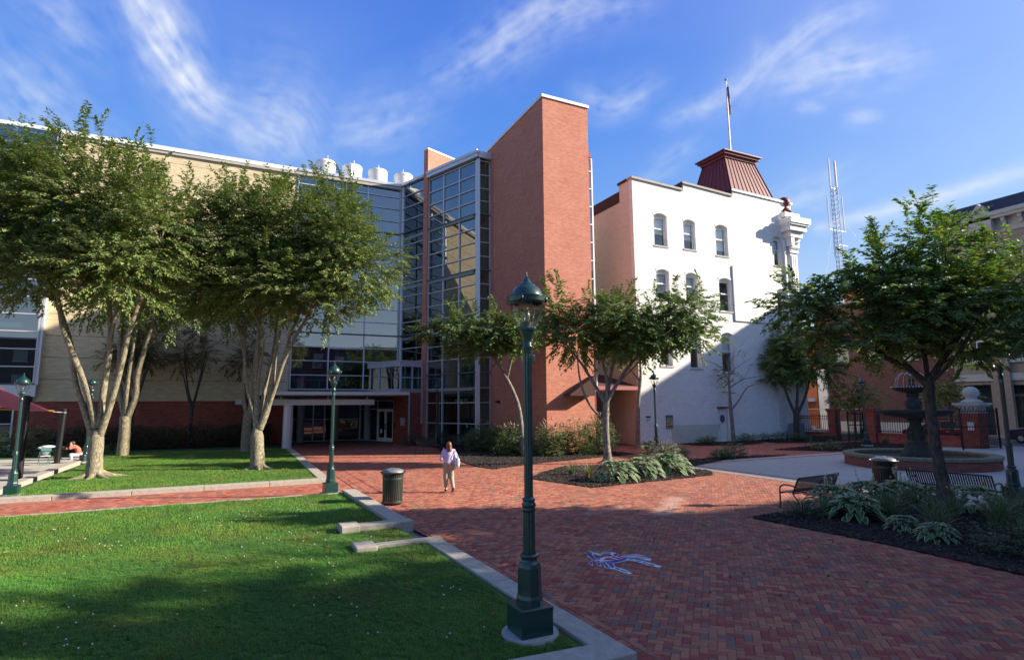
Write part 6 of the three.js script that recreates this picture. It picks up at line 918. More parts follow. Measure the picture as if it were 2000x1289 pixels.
shrub('bright_bush', 'bright green bush at the far left beyond the terrace', 'shrub', undefined, [-11.6, 0, -44.5], 1.6, 2.0, 420, 0.17, leafMat(0.13, 0.21, 0.05), { seed: 81 });
shrub('ground_cover_bed', 'low green ground cover behind the cafe table', 'ground cover', undefined, [-8.6, 0, -43.6], 2.4, 0.6, 420, 0.13, leafMat(0.12, 0.20, 0.05), { seed: 82 });
// hostas: broad leaves with pale margins
function hostaGeo(seed, n, len) {
  const p = [], c = [], R = rng(seed), G = [0.5, 0.66, 0.5], E = [3.0, 2.6, 3.6];
  for (let i = 0; i < n; i++) { const a = i * 2.4 + R() * 0.6, tier = 1 - i / n, rr = Math.sqrt(tier) * len, L = len * (0.42 + R() * 0.22), el = 0.95 - tier * 0.95 + (R() - 0.5) * 0.4, w = L * 0.27, dir = V(Math.cos(a) * Math.cos(el), Math.sin(el), Math.sin(a) * Math.cos(el)), side = V(-Math.sin(a), 0, Math.cos(a)), o = V(Math.cos(a) * rr * 0.8, len * (0.16 + 0.62 * (1 - tier * tier)), Math.sin(a) * rr * 0.8); const rows = 5, P = [];
    for (let r = 0; r <= rows; r++) { const t = r / rows, wd = w * Math.sin(Math.PI * Math.pow(t, 0.7) * 0.98 + 0.03), q = o.clone().addScaledVector(dir, L * t); q.y -= L * 0.6 * t * t; P.push([-1, -0.7, 0.7, 1].map((k) => q.clone().addScaledVector(side, wd * k).add(V(0, Math.abs(k) * wd * 0.28, 0)))); }
    const k = 0.8 + R() * 0.4; for (let r = 0; r < rows; r++) for (let s = 0; s < 3; s++) { const col = (s === 1 ? G : E).map((v) => v * k), A = P[r][s], B = P[r][s + 1], D = P[r + 1][s], F = P[r + 1][s + 1]; p.push(A.x, A.y, A.z, B.x, B.y, B.z, F.x, F.y, F.z, A.x, A.y, A.z, F.x, F.y, F.z, D.x, D.y, D.z); for (let q = 0; q < 6; q++) c.push(...col); } }
  const g = new THREE.BufferGeometry(); g.setAttribute('position', new THREE.Float32BufferAttribute(p, 3)); g.setAttribute('color', new THREE.Float32BufferAttribute(c, 3)); g.computeVertexNormals(); return g;
}
function grassGeo(seed, n, len, wid, up = 1) {
  const p = [], c = [], R = rng(seed);
  for (let i = 0; i < n; i++) { const a = R() * 6.283, L = len * (0.6 + R() * 0.6), lean = (0.25 + R() * 0.75) / up, x0 = (R() - 0.5) * len * 0.25, z0 = (R() - 0.5) * len * 0.25, sx = -Math.sin(a) * wid, sz = Math.cos(a) * wid, P = []; for (let r = 0; r <= 5; r++) { const t = r / 5, h = L * lean * t * (0.4 + 0.6 * t), y = L * (t - 0.42 * lean * t * t * 1.3), w = 1 - t * 0.9; P.push([x0 + Math.cos(a) * h - sx * w, y, z0 + Math.sin(a) * h - sz * w, x0 + Math.cos(a) * h + sx * w, y, z0 + Math.sin(a) * h + sz * w]); }
    const k = 0.7 + R() * 0.6, dry = R() < 0.12; for (let r = 0; r < 5; r++) { const A = P[r], B = P[r + 1]; p.push(A[0], A[1], A[2], A[3], A[4], A[5], B[3], B[4], B[5], A[0], A[1], A[2], B[3], B[4], B[5], B[0], B[1], B[2]); for (let q = 0; q < 6; q++) c.push(k * (dry ? 2.2 : 1), k * (dry ? 1.3 : 1), k); } }
  const g = new THREE.BufferGeometry(); g.setAttribute('position', new THREE.Float32BufferAttribute(p, 3)); g.setAttribute('color', new THREE.Float32BufferAttribute(c, 3)); g.computeVertexNormals(); return g;
}
const plant = (name, label, category, group, pos, geo, mat, s = 1, stalks = null) => { const t = thing(name, label, category, pos, hash(Math.round(pos[0] * 10), Math.round(pos[2] * 10)) * 6.28, group); const m = new THREE.Mesh(geo, mat); m.name = 'leaves'; m.castShadow = m.receiveShadow = true; m.scale.setScalar(s); t.add(m); if (stalks) { const R = rng(Math.round(pos[0] * 100)); for (let k = 0; k < stalks.n; k++) { const a = R() * 6.28, h = stalks.h * (0.8 + R() * 0.4), b = V(Math.cos(a) * h * 0.25, h, Math.sin(a) * h * 0.25); mesh('stalk', bar(V(0, 0, 0), b, 0.006, 4), MAT.leafStem, t); mesh(stalks.part, stalks.make(R).map((g) => g.translate(b.x, b.y, b.z)), stalks.mat, t); } } return t; };
MAT.leafStem = paint(0.12, 0.16, 0.05, 0.8);
const hg = [1, 2, 3].map((k) => hostaGeo(k * 5, 110, 0.56)), gg = [1, 2, 3].map((k) => grassGeo(k * 9, 130, 0.72, 0.009));
const spikeFlower = { n: 6, h: 0.8, part: 'flower_spike', mat: paint(0.55, 0.58, 0.40, 0.9), make: (R) => [0, 1, 2, 3, 4].map((q) => ball(0.018, (R() - 0.5) * 0.02, q * 0.035 - 0.1, (R() - 0.5) * 0.02, 1, 1.3, 1, 5, 4)) };
const lilyFlower = (n) => ({ n, h: 0.85, part: 'lily_flower', mat: paint(0.75, 0.28, 0.02, 0.7), make: () => [cyl(0.006, 0.028, 0.05, 0, 0, 0, 6), cyl(0.02, 0.036, 0.012, 0, 0.045, 0, 6)] });
[['large variegated hosta at the front left of the middle bed', 13.0, -18.0, 1.35], ['large variegated hosta in the middle of the middle bed', 14.6, -18.5, 1.35], ['large variegated hosta at the right of the middle bed', 16.2, -18.8, 1.45], ['variegated hosta behind the right one of the middle bed', 17.0, -19.7, 1.2]].forEach(([l, x, z, s], i) => plant('hosta', l, 'plant', 'variegated hostas', [x, 0.02, z], hg[i % 3], MAT.leafHosta, s));
[['variegated hosta at the left tip of the right bed below the bench', 13.9, -9.35, 1.35], ['flowering hosta against the sunlit bench', 14.4, -10.3, 1.5], ['flowering hosta behind the bench end of the right bed', 15.9, -10.4, 1.5], ['broad flowering hosta in front of the shaded litter bin', 16.9, -10.0, 1.5], ['small hosta alone on the dark mulch', 13.55, -8.05, 0.75], ['small hosta at the mulch edge farther right', 13.2, -7.2, 0.8], ['broad hosta right of the near tree trunk', 17.5, -8.6, 1.5], ['hosta between the trunk and the shaded bench', 17.2, -9.4, 1.3]].forEach(([l, x, z, s], i) => plant('hosta', l, 'plant', 'variegated hostas', [x, 0.02, z], hg[(i + 1) % 3], MAT.leafHosta, s * 0.8, i === 1 || i === 2 || i === 3 ? spikeFlower : null));
const lily = leafMat(0.10, 0.17, 0.045);
[['grassy daylily clump at the left end of the middle bed', 12.4, -20.3, 0.9], ['yellowing daylily clump beside the first hosta', 12.6, -19.3, 1.0], ['daylily clump below the sunlit tree trunk', 15.0, -21.2, 0.9]].forEach(([l, x, z, s], i) => plant('daylily', l, 'plant', 'daylily clumps', [x, 0.02, z], gg[i], i === 1 ? leafMat(0.2, 0.2, 0.06) : lily, s));
[['daylily with orange flowers in the centre of the right bed', 14.9, -9.3, 1.25, 3], ['tall daylily behind the hostas of the right bed', 16.2, -9.5, 1.3, 2], ['daylily clump left of the near trunk', 14.6, -8.0, 1.2, 0], ['daylily clump in front of the near trunk', 13.9, -7.5, 1.0, 1], ['dark daylily clump right of the near trunk', 15.6, -7.2, 1.4, 2], ['dark daylily clump at the right edge', 15.3, -6.3, 1.4, 2], ['daylily clump below the near bench end', 16.6, -7.6, 1.3, 0], ['low grassy clump at the lower right edge', 14.2, -6.2, 1.1, 0], ['daylily clump directly behind the small lone hosta', 14.3, -8.8, 1.2, 0], ['daylily clump hiding the foot of the near trunk', 15.9, -8.3, 1.1, 1], ['daylily clump beside the juniper tip of the right bed', 13.6, -9.9, 0.95, 0], ['daylily clump against the back of the shaded bench', 17.4, -7.6, 1.3, 1], ['daylily clump between the two flowering hostas', 15.2, -10.2, 1.1, 0]].forEach(([l, x, z, s, f], i) => plant('daylily', l, 'plant', 'daylily clumps', [x, 0.02, z], gg[i % 3], lily, s, f ? lilyFlower(f) : null));
shrub('juniper', 'small feathery juniper at the tip of the right bed by the bench leg', 'shrub', undefined, [13.0, 0.02, -10.15], 0.5, 0.42, 200, 0.06, leafMat(0.05, 0.11, 0.03), { seed: 91 });
shrub('low_bush', 'low dark bush at the lower right of the right bed', 'shrub', undefined, [13.4, 0.02, -6.0], 0.7, 0.55, 220, 0.08, leafMat(0.05, 0.10, 0.03), { seed: 92 });
shrub('sage_bush', 'airy lavender flowered bush at the foot of the lamp by the hostas', 'shrub', undefined, [18.3, 0.02, -21.8], 1.15, 1.25, 420, 0.09, leafMat(0.22, 0.26, 0.15), { seed: 93 });
const LB = 'low bushes in the beds by the white building';
[['low bush below the lamp post in front of the white wall', 20.3, -23.0, 0.7, 0.8, 94], ['bright low bush in the strip bed left of the plaza', 24.3, -23.0, 0.6, 0.7, 95], ['low green bush left in the strip bed by the plaza', 22.9, -22.5, 0.5, 0.5, 96], ['small bush left of the white door', 30.6, -31.4, 0.6, 0.5, 97], ['small bush right of the bare tree', 34.4, -31.2, 0.7, 0.6, 98], ['spreading low bush under the white wall, second from the bare tree', 36.6, -31.0, 0.9, 0.6, 99], ['bright round bush under the white wall near the cabinet', 38.2, -30.8, 0.9, 0.75, 100], ['low bush beside the electrical cabinet', 39.3, -30.2, 0.7, 0.5, 101], ['low juniper in front of the far benches', 32.6, -23.6, 0.9, 0.55, 102], ['small bush against the white wall behind the vine trunk', 23.6, -29.0, 0.5, 0.5, 103]].forEach(([l, x, z, rx, ry, s]) => shrub('low_bush', l, 'shrub', LB, [x, 0.02, z], rx, ry, 170, 0.12, leafMat(0.12, 0.19, 0.055), { seed: s }));
for (const [l, x, z, s] of [['grassy clump behind the fountain on the left', 38.6, -23.6, 110], ['grassy clump behind the fountain on the right', 39.4, -22.6, 111]]) plant('grass_clump', l, 'plant', 'grass clumps by the fence', [x, 0.02, z], gg[s % 3], leafMat(0.14, 0.18, 0.05), 1.3);
{ // weeds in the paving joints
  const g = grassGeo(77, 16, 0.09, 0.004), R = rng(61), L = []; for (let i = 0; i < 60; i++) { const x = lerp(4.6, 14, R()), z = lerp(-15, -4.5, R()); if (inBed(x, z) || (x > 11.5 && z > -10.5)) continue; const s = 0.5 + R() * 0.9; L.push([new THREE.Matrix4().compose(V(x, 0, z), new THREE.Quaternion().setFromAxisAngle(V(0, 1, 0), R() * 6), V(s, s * 0.6, s))]); }
  stuff('joint_weed', g, leafMat(0.10, 0.16, 0.04), L, 'tiny weeds growing in the brick paving joints', 'weed');
}
const CRAB = {"w":[[[-0.23,-0.802],[-0.202,-0.747],[-0.198,-0.608],[-0.154,-0.469],[-0.187,-0.391],[-0.229,-0.376],[-0.254,-0.54],[-0.249,-0.692]],[[-0.389,-0.59],[-0.303,-0.642],[-0.249,-0.595],[-0.291,-0.501],[-0.355,-0.421],[-0.417,-0.252],[-0.336,-0.175],[-0.405,-0.104],[-0.506,-0.226],[-0.464,-0.459]],[[-0.115,-0.526],[0.008,-0.58],[0.109,-0.508],[0.15,-0.37],[0.126,-0.249],[0.028,-0.188],[-0.053,-0.193],[-0.03,-0.255],[0.01,-0.385],[-0.082,-0.451],[-0.152,-0.411]],[[-0.331,-0.226],[-0.176,-0.256],[-0.034,-0.22],[0.064,-0.151],[0.119,-0.068],[0.064,0.048],[-0.061,0.16],[-0.22,0.181],[-0.297,0.176],[-0.358,0.077],[-0.437,0.002],[-0.462,-0.08]],[[-0.722,-0.042],[-0.574,-0.138],[-0.456,-0.148],[-0.405,-0.104],[-0.579,-0.071],[-0.652,-0.006],[-0.72,0.126],[-0.741,0.099]],[[-0.643,0.099],[-0.52,-0.024],[-0.437,0.002],[-0.536,0.087],[-0.622,0.242],[-0.656,0.191]],[[-0.472,0.052],[-0.395,0.058],[-0.511,0.363],[-0.513,0.489],[-0.583,0.437],[-0.613,0.327]],[[-0.365,0.073],[-0.312,0.168],[-0.422,0.376],[-0.372,0.576],[-0.392,0.826],[-0.476,0.843],[-0.518,0.641],[-0.518,0.455]],[[0.08,-0.015],[0.17,0.103],[0.257,0.288],[0.287,0.509],[0.341,0.718],[0.224,0.771],[0.147,0.553],[0.128,0.291],[0.051,0.148],[-0.042,0.135]],[[0.039,-0.145],[0.238,-0.154],[0.438,-0.146],[0.534,0.035],[0.405,0.006],[0.247,-0.039]],[[0.092,-0.045],[0.275,-0.006],[0.448,0.101],[0.495,0.269],[0.437,0.275],[0.391,0.357],[0.314,0.282],[0.281,0.124]]],"r":[[[-0.36,-0.08],[-0.241,-0.162],[-0.168,-0.178],[-0.125,0.022],[-0.187,0.008]],[[-0.118,-0.189],[-0.049,-0.198],[0.0,-0.02],[-0.067,-0.001]],[[0.005,-0.156],[0.051,-0.147],[0.084,-0.049],[0.032,-0.022]]],"b":[[[-0.409,-0.543],[-0.324,-0.595],[-0.276,-0.57],[-0.362,-0.425],[-0.429,-0.24],[-0.362,-0.152],[-0.4,-0.126],[-0.48,-0.249]],[[-0.115,-0.488],[-0.014,-0.533],[0.082,-0.471],[0.034,-0.418],[-0.054,-0.475]],[[0.069,-0.355],[0.13,-0.342],[0.107,-0.252],[0.04,-0.219],[-0.026,-0.216]],[[-0.39,-0.008],[-0.276,0.032],[-0.061,0.02],[0.082,-0.032],[0.043,0.055],[-0.048,0.114],[-0.201,0.14],[-0.287,0.147],[-0.348,0.048]],[[-0.707,-0.034],[-0.587,-0.103],[-0.507,-0.103],[-0.635,-0.031],[-0.709,0.066]],[[-0.632,0.105],[-0.539,0.018],[-0.51,0.05],[-0.598,0.156],[-0.633,0.171]],[[-0.478,0.083],[-0.433,0.09],[-0.532,0.336],[-0.56,0.418],[-0.575,0.314]],[[-0.368,0.105],[-0.345,0.185],[-0.445,0.381],[-0.482,0.378]],[[-0.448,0.411],[-0.434,0.514],[-0.484,0.582],[-0.484,0.488]],[[-0.438,0.559],[-0.422,0.721],[-0.447,0.753],[-0.473,0.633]],[[0.085,0.077],[0.141,0.141],[0.121,0.166],[0.067,0.128]],[[0.149,0.198],[0.195,0.274],[0.183,0.354],[0.14,0.263]],[[0.2,0.345],[0.224,0.459],[0.2,0.564],[0.165,0.429]],[[0.219,0.491],[0.249,0.605],[0.211,0.651],[0.182,0.587]]],"l":[[[-0.226,-0.759],[-0.209,-0.672],[-0.224,-0.601],[-0.247,-0.711]],[[0.121,-0.14],[0.269,-0.139],[0.418,-0.107],[0.491,-0.006],[0.316,-0.059]],[[0.12,-0.012],[0.27,0.028],[0.41,0.136],[0.442,0.242],[0.308,0.156],[0.215,0.072]]]};
{ // crab decal stuck flat on the bricks
  const t = thing('crab_decal', 'blue crab decal with red and white stripes stuck on the brick paving', 'decal', [6.593, 0.0045, -9.054]);
  const sh = (p, y) => { const s = new THREE.Shape(p.map((q) => new THREE.Vector2(q[0], -q[1]))), g = new THREE.ShapeGeometry(s); g.rotateX(-Math.PI / 2); g.translate(0, y, 0); return plain(g); };
  const grow = (p, f) => { const cx = p.reduce((a, q) => a + q[0], 0) / p.length, cz = p.reduce((a, q) => a + q[1], 0) / p.length; return p.map((q) => [cx + (q[0] - cx) * f, cz + (q[1] - cz) * f]); };
  const m = (r, g, b) => std({ color: C(r, g, b), roughness: 0.6, side: THREE.DoubleSide });
  const wm_ = m(0.68, 0.68, 0.74), nm = ['claw', 'claw', 'claw', 'shell', 'leg', 'leg', 'leg', 'leg', 'leg', 'leg', 'leg'];
  CRAB.w.forEach((p, i) => mesh(nm[i], sh(p, i * 0.0002), wm_, t));
  CRAB.b.forEach((p) => mesh('blue_print', sh(grow(p, 1.14), 0.003), m(0.022, 0.03, 0.26), t));
  mesh('white_field', sh(grow(CRAB.w[3].slice(0, 5).concat(CRAB.w[3].slice(10)), 0.92), 0.0037), wm_, t);
  CRAB.r.forEach((p) => mesh('red_stripe', sh(grow(p, 1.1), 0.0042), m(0.42, 0.02, 0.05), t));
  CRAB.l.forEach((p) => mesh('pale_print', sh(p, 0.003), m(0.30, 0.28, 0.48), t));
}
// ---------------------------------------------------------------- people
function sdfGeo(fn, c, half, res) {
  const mc = new MarchingCubes(res, new THREE.MeshStandardMaterial(), false, false, 60000); mc.isolation = 0;
  for (let z = 0; z < res; z++) for (let y = 0; y < res; y++) for (let x = 0; x < res; x++) mc.field[x + y * res + z * res * res] = -fn(c[0] + half * (x - res / 2) / (res / 2), c[1] + half * (y - res / 2) / (res / 2), c[2] + half * (z - res / 2) / (res / 2));
  mc.update(); const n = mc.count, p = new Float32Array(n * 3), q = new Float32Array(n * 3);
  for (let i = 0; i < n; i++) for (let k = 0; k < 3; k++) { p[i * 3 + k] = c[k] + half * mc.positionArray[i * 3 + k]; q[i * 3 + k] = mc.normalArray[i * 3 + k]; }
  const g = new THREE.BufferGeometry(); g.setAttribute('position', new THREE.BufferAttribute(p, 3)); g.setAttribute('normal', new THREE.BufferAttribute(q, 3)); return plain(g);
}
const cap = (x, y, z, b) => { const [ax, ay, az, ra, bx_, by, bz, rb] = b, vx = bx_ - ax, vy = by - ay, vz = bz - az, t = Math.min(1, Math.max(0, ((x - ax) * vx + (y - ay) * vy + (z - az) * vz) / (vx * vx + vy * vy + vz * vz + 1e-9))); return Math.hypot(x - ax - vx * t, y - ay - vy * t, z - az - vz * t) - (ra + (rb - ra) * t); };
const ell = (x, y, z, e) => { const k = Math.hypot((x - e[0]) / e[3], (y - e[1]) / e[4], (z - e[2]) / e[5]); return (k - 1) * Math.min(e[3], e[4], e[5]); };
const blend = (bones, ells, k) => (x, y, z) => { let s = 0; for (const b of bones) s += Math.exp(-cap(x, y, z, b) * k); for (const e of ells) s += Math.exp(-ell(x, y, z, e) * k); return -Math.log(s + 1e-30) / k; };
const skin = paint(0.50, 0.28, 0.20, 0.6);
function handBones(w, d, side, curl) {                    // wrist, pointing direction, sideways direction
  const out = [], q = d.clone().multiplyScalar(0.085), up = V().crossVectors(d, side).normalize(), palm = w.clone().add(q);
  out.push([...w.toArray(), 0.024, ...palm.toArray(), 0.034], [...w.clone().addScaledVector(side, 0.02).toArray(), 0.018, ...palm.clone().addScaledVector(side, 0.026).toArray(), 0.016], [...w.clone().addScaledVector(side, -0.02).toArray(), 0.018, ...palm.clone().addScaledVector(side, -0.026).toArray(), 0.016]);
  [0.066, 0.076, 0.071, 0.056].forEach((L, i) => { const b = palm.clone().addScaledVector(side, (i - 1.5) * 0.021), m = b.clone().addScaledVector(d, L * 0.5).addScaledVector(up, -curl * 0.3 * L), e = m.clone().addScaledVector(d, L * 0.4).addScaledVector(up, -curl * 0.7 * L); out.push([...b.toArray(), 0.0095, ...m.toArray(), 0.0085], [...m.toArray(), 0.0085, ...e.toArray(), 0.007]); });
  const tb = w.clone().addScaledVector(d, 0.03).addScaledVector(side, 0.034), tm = tb.clone().addScaledVector(d, 0.03).addScaledVector(side, 0.024), te = tm.clone().addScaledVector(d, 0.03).addScaledVector(up, -curl * 0.02); out.push([...tb.toArray(), 0.012, ...tm.toArray(), 0.01], [...tm.toArray(), 0.01, ...te.toArray(), 0.008]);
  return out;
}
function headGeo(x, y, z, turn = 0, tilt = 0) {            // face towards -z before turning
  const f = blend([[0, -0.16, 0.01, 0.05, 0, -0.05, 0.0, 0.055]], [[0, 0.025, 0.015, 0.076, 0.1, 0.095], [0, -0.04, -0.025, 0.058, 0.075, 0.065], [0, -0.005, -0.098, 0.012, 0.028, 0.018], [0, -0.02, -0.112, 0.015, 0.012, 0.012], [0, -0.058, -0.085, 0.024, 0.008, 0.008], [0.078, -0.005, 0.02, 0.01, 0.03, 0.018], [-0.078, -0.005, 0.02, 0.01, 0.03, 0.018], [0, 0.032, -0.078, 0.05, 0.012, 0.012], [0.032, 0.014, -0.082, 0.012, 0.009, 0.008], [-0.032, 0.014, -0.082, 0.012, 0.009, 0.008]], 140);
  const g = sdfGeo(f, [0, -0.02, 0], 0.2, 60); g.rotateX(tilt); g.rotateY(turn); g.translate(x, y, z); return g;
}
{ // woman walking away
  const w = thing('person', 'person in a lavender top and khaki trousers walking away across the bricks', 'person', [6.48, 0.0, -18.42], YAW + 0.25);
  const legs = [[-0.085, 0.88, 0, 0.085, -0.09, 0.48, -0.03, 0.055], [-0.09, 0.48, -0.03, 0.052, -0.085, 0.09, 0.02, 0.036], [-0.085, 0.075, 0.035, 0.034, -0.09, 0.035, -0.13, 0.026], [0.085, 0.88, 0, 0.085, 0.1, 0.48, -0.01, 0.055], [0.1, 0.48, -0.01, 0.052, 0.12, 0.17, 0.24, 0.036], [0.12, 0.16, 0.26, 0.034, 0.12, 0.035, 0.12, 0.026]];
  const arms = [[-0.16, 1.33, 0, 0.052, -0.25, 1.08, 0.02, 0.04], [-0.25, 1.08, 0.02, 0.038, -0.17, 1.27, -0.15, 0.027], [0.16, 1.33, 0, 0.052, 0.24, 1.07, 0.02, 0.04], [0.24, 1.07, 0.02, 0.038, 0.22, 1.14, -0.2, 0.027]];
  const torso = [[0, 1.22, 0, 0.145, 0.17, 0.105], [0, 1.05, 0, 0.125, 0.14, 0.098], [0, 0.92, 0.015, 0.15, 0.11, 0.115], [0, 1.34, 0, 0.15, 0.06, 0.075]];
  const fB = blend([...legs, ...arms, [0, 1.34, 0, 0.06, 0, 1.44, -0.01, 0.05]], torso, 60);
  const hands = [...handBones(V(-0.17, 1.27, -0.15), V(0.35, 0.85, -0.2).normalize(), V(0.2, 0, 1).normalize(), 0.7), ...handBones(V(0.22, 1.14, -0.2), V(-0.2, 0.5, -0.8).normalize(), V(-1, 0, 0), 0.9)], fH = blend(hands, [], 160);
  mesh('body', [sdfGeo(fB, [0, 0.8, 0.03], 0.86, 100), headGeo(0, 1.52, -0.02, 0.15, 0.05), sdfGeo((x, y, z) => Math.max(fH(x, y, z)), [-0.12, 1.33, -0.17], 0.17, 58), sdfGeo(fH, [0.18, 1.19, -0.28], 0.17, 58)], skin, w);
  const top = blend(arms.map((a) => a.map((v, i) => (i === 3 || i === 7 ? v + 0.012 : v))), [[0, 1.23, 0, 0.16, 0.18, 0.12], [0, 1.05, 0.0, 0.145, 0.15, 0.115], [0, 0.97, 0.01, 0.158, 0.07, 0.125], [0, 1.34, 0, 0.16, 0.065, 0.085]], 55);
  mesh('top', sdfGeo((x, y, z) => Math.max(top(x, y, z), y - 1.405, 0.93 - y), [0, 1.18, 0], 0.36, 72), paint(0.50, 0.44, 0.62, 0.85), w);
  const fT = blend(legs.filter((b, i) => i % 3 !== 2).map((a) => a.map((v, i) => (i === 3 || i === 7 ? v + 0.02 : v))), [[0, 0.93, 0.015, 0.16, 0.11, 0.127]], 50);
  mesh('trousers', sdfGeo((x, y, z) => Math.max(fT(x, y, z), 0.15 - y - (z > 0.1 ? 0.06 : 0), y - 0.99), [0, 0.56, 0.05], 0.5, 80), paint(0.34, 0.29, 0.21, 0.9), w);
  const fS = blend([legs[2], legs[5]].map((a) => a.map((v, i) => (i === 3 || i === 7 ? v + 0.008 : v))), [], 70);
  mesh('shoe', [sdfGeo((x, y, z) => Math.max(fS(x, y, z), y - 0.13 - Math.max(0, z) * 0.4), [0.02, 0.1, 0.07], 0.26, 60)], paint(0.06, 0.04, 0.035, 0.6), w);
  const fHair = blend([[0.02, 1.5, 0.06, 0.05, 0.03, 1.36, 0.09, 0.05], [-0.04, 1.5, 0.05, 0.045, -0.05, 1.34, 0.08, 0.04], [0.06, 1.48, 0.03, 0.04, 0.075, 1.35, 0.05, 0.03]], [[0, 1.555, 0.015, 0.09, 0.095, 0.105]], 70);
  mesh('hair', sdfGeo((x, y, z) => Math.max(fHair(x, y, z), -(z + 0.055) - 0.0 + (y > 1.57 ? -0.05 : 0)), [0, 1.46, 0.03], 0.2, 60), paint(0.16, 0.055, 0.022, 0.45), w);
  const cy = Math.cos(YAW + 0.25), sy = Math.sin(YAW + 0.25), at = (x, z) => [6.48 + x * cy + z * sy, -18.42 - x * sy + z * cy], b = at(0.27, 0.06);
  const bag = thing('shoulder_bag', 'white shoulder bag with dark blotches hanging on the walking person', 'bag', [b[0], 0.78, b[1]], YAW + 0.35);
  const S = 128, bt = tex(S, S, (x, y) => { const v = tn(x, y, S, 14, 3); return v > 0.22 ? [40, 38, 44] : [226, 224, 226]; }, true, 1.6, 1.6);
  const bg = sdfGeo((x, y, z) => Math.max(ell(x, y, z, [0, 0.17, 0, 0.095, 0.2, 0.17]), y - 0.33), [0, 0.18, 0], 0.24, 48); mesh('bag_body', metric(bg), std({ map: bt, roughness: 0.8 }), bag);
  mesh('strap', [tube([V(0.02, 0.3, 0.12), V(-0.03, 0.48, 0.06), V(-0.09, 0.585, -0.05), V(-0.05, 0.48, -0.14), V(0.0, 0.3, -0.14)], 0.014, 24, 6)], std({ map: bt, roughness: 0.8 }), bag);
}
{ // seated person leaning on the cafe table
  const w = thing('person', 'person in a coral top sitting on the low wall leaning over a small table', 'person', [-7.75, 0.14, -39.6], 0.25);
  // faces -x
  const legs = [[0.0, 0.1, 0.1, 0.09, -0.42, 0.14, 0.12, 0.065], [-0.42, 0.14, 0.12, 0.06, -0.4, -0.1, 0.12, 0.04], [0.0, 0.1, -0.1, 0.09, -0.42, 0.14, -0.1, 0.065], [-0.42, 0.14, -0.1, 0.06, -0.4, -0.1, -0.1, 0.04]], arms = [[-0.26, 0.58, 0.17, 0.052, -0.5, 0.5, 0.2, 0.04], [-0.5, 0.5, 0.2, 0.038, -0.48, 0.68, 0.08, 0.028], [-0.26, 0.58, -0.17, 0.052, -0.5, 0.48, -0.2, 0.04], [-0.5, 0.48, -0.2, 0.038, -0.74, 0.5, -0.08, 0.028]];
  const torso = [[-0.02, 0.16, 0, 0.14, 0.13, 0.17], [-0.12, 0.36, 0, 0.12, 0.18, 0.15], [-0.24, 0.54, 0, 0.11, 0.1, 0.17]];
  const fB = blend([...legs, ...arms, [-0.28, 0.6, 0, 0.06, -0.36, 0.68, 0, 0.05]], torso, 60), hb = blend([...handBones(V(-0.48, 0.68, 0.08), V(0.2, 0.9, -0.3).normalize(), V(1, 0, 0), 0.7), ...handBones(V(-0.74, 0.5, -0.08), V(-0.9, 0, 0.2).normalize(), V(0, 0, 1), 0.4)], [], 150);
  mesh('body', [sdfGeo(fB, [-0.25, 0.35, 0], 0.62, 84), headGeo(-0.42, 0.76, 0, Math.PI / 2, 0), sdfGeo(hb, [-0.45, 0.75, 0.05], 0.16, 52), sdfGeo(hb, [-0.84, 0.5, -0.06], 0.16, 52)], skin, w);
  const ft = blend(arms.map((a) => a.map((v, i) => (i === 3 || i === 7 ? v + 0.013 : v))), torso.map((e) => e.map((v, i) => (i > 2 ? v + 0.015 : v))), 55); mesh('top', sdfGeo((x, y, z) => Math.max(ft(x, y, z), 0.2 - y + x * 0.1), [-0.3, 0.42, 0], 0.4, 64), paint(0.62, 0.15, 0.11, 0.85), w);
  const fl = blend(legs.map((a) => a.map((v, i) => (i === 3 || i === 7 ? v + 0.015 : v))), [[0.0, 0.12, 0, 0.165, 0.13, 0.2]], 50); mesh('trousers', sdfGeo((x, y, z) => Math.max(fl(x, y, z), y - 0.26), [-0.18, 0.06, 0], 0.42, 64), paint(0.62, 0.62, 0.66, 0.9), w);
  mesh('shoe', [ball(0.06, -0.45, -0.1, 0.12, 1.7, 0.7, 0.8), ball(0.06, -0.45, -0.1, -0.1, 1.7, 0.7, 0.8)], paint(0.03, 0.03, 0.03, 0.6), w);
  const fh = blend([], [[-0.4, 0.8, 0, 0.105, 0.09, 0.09], [-0.35, 0.76, 0, 0.08, 0.1, 0.085]], 70); mesh('hair', sdfGeo((x, y, z) => Math.max(fh(x, y, z), -0.475 - x + (y > 0.83 ? -0.05 : 0)), [-0.38, 0.78, 0], 0.18, 48), paint(0.05, 0.025, 0.015, 0.5), w);
}
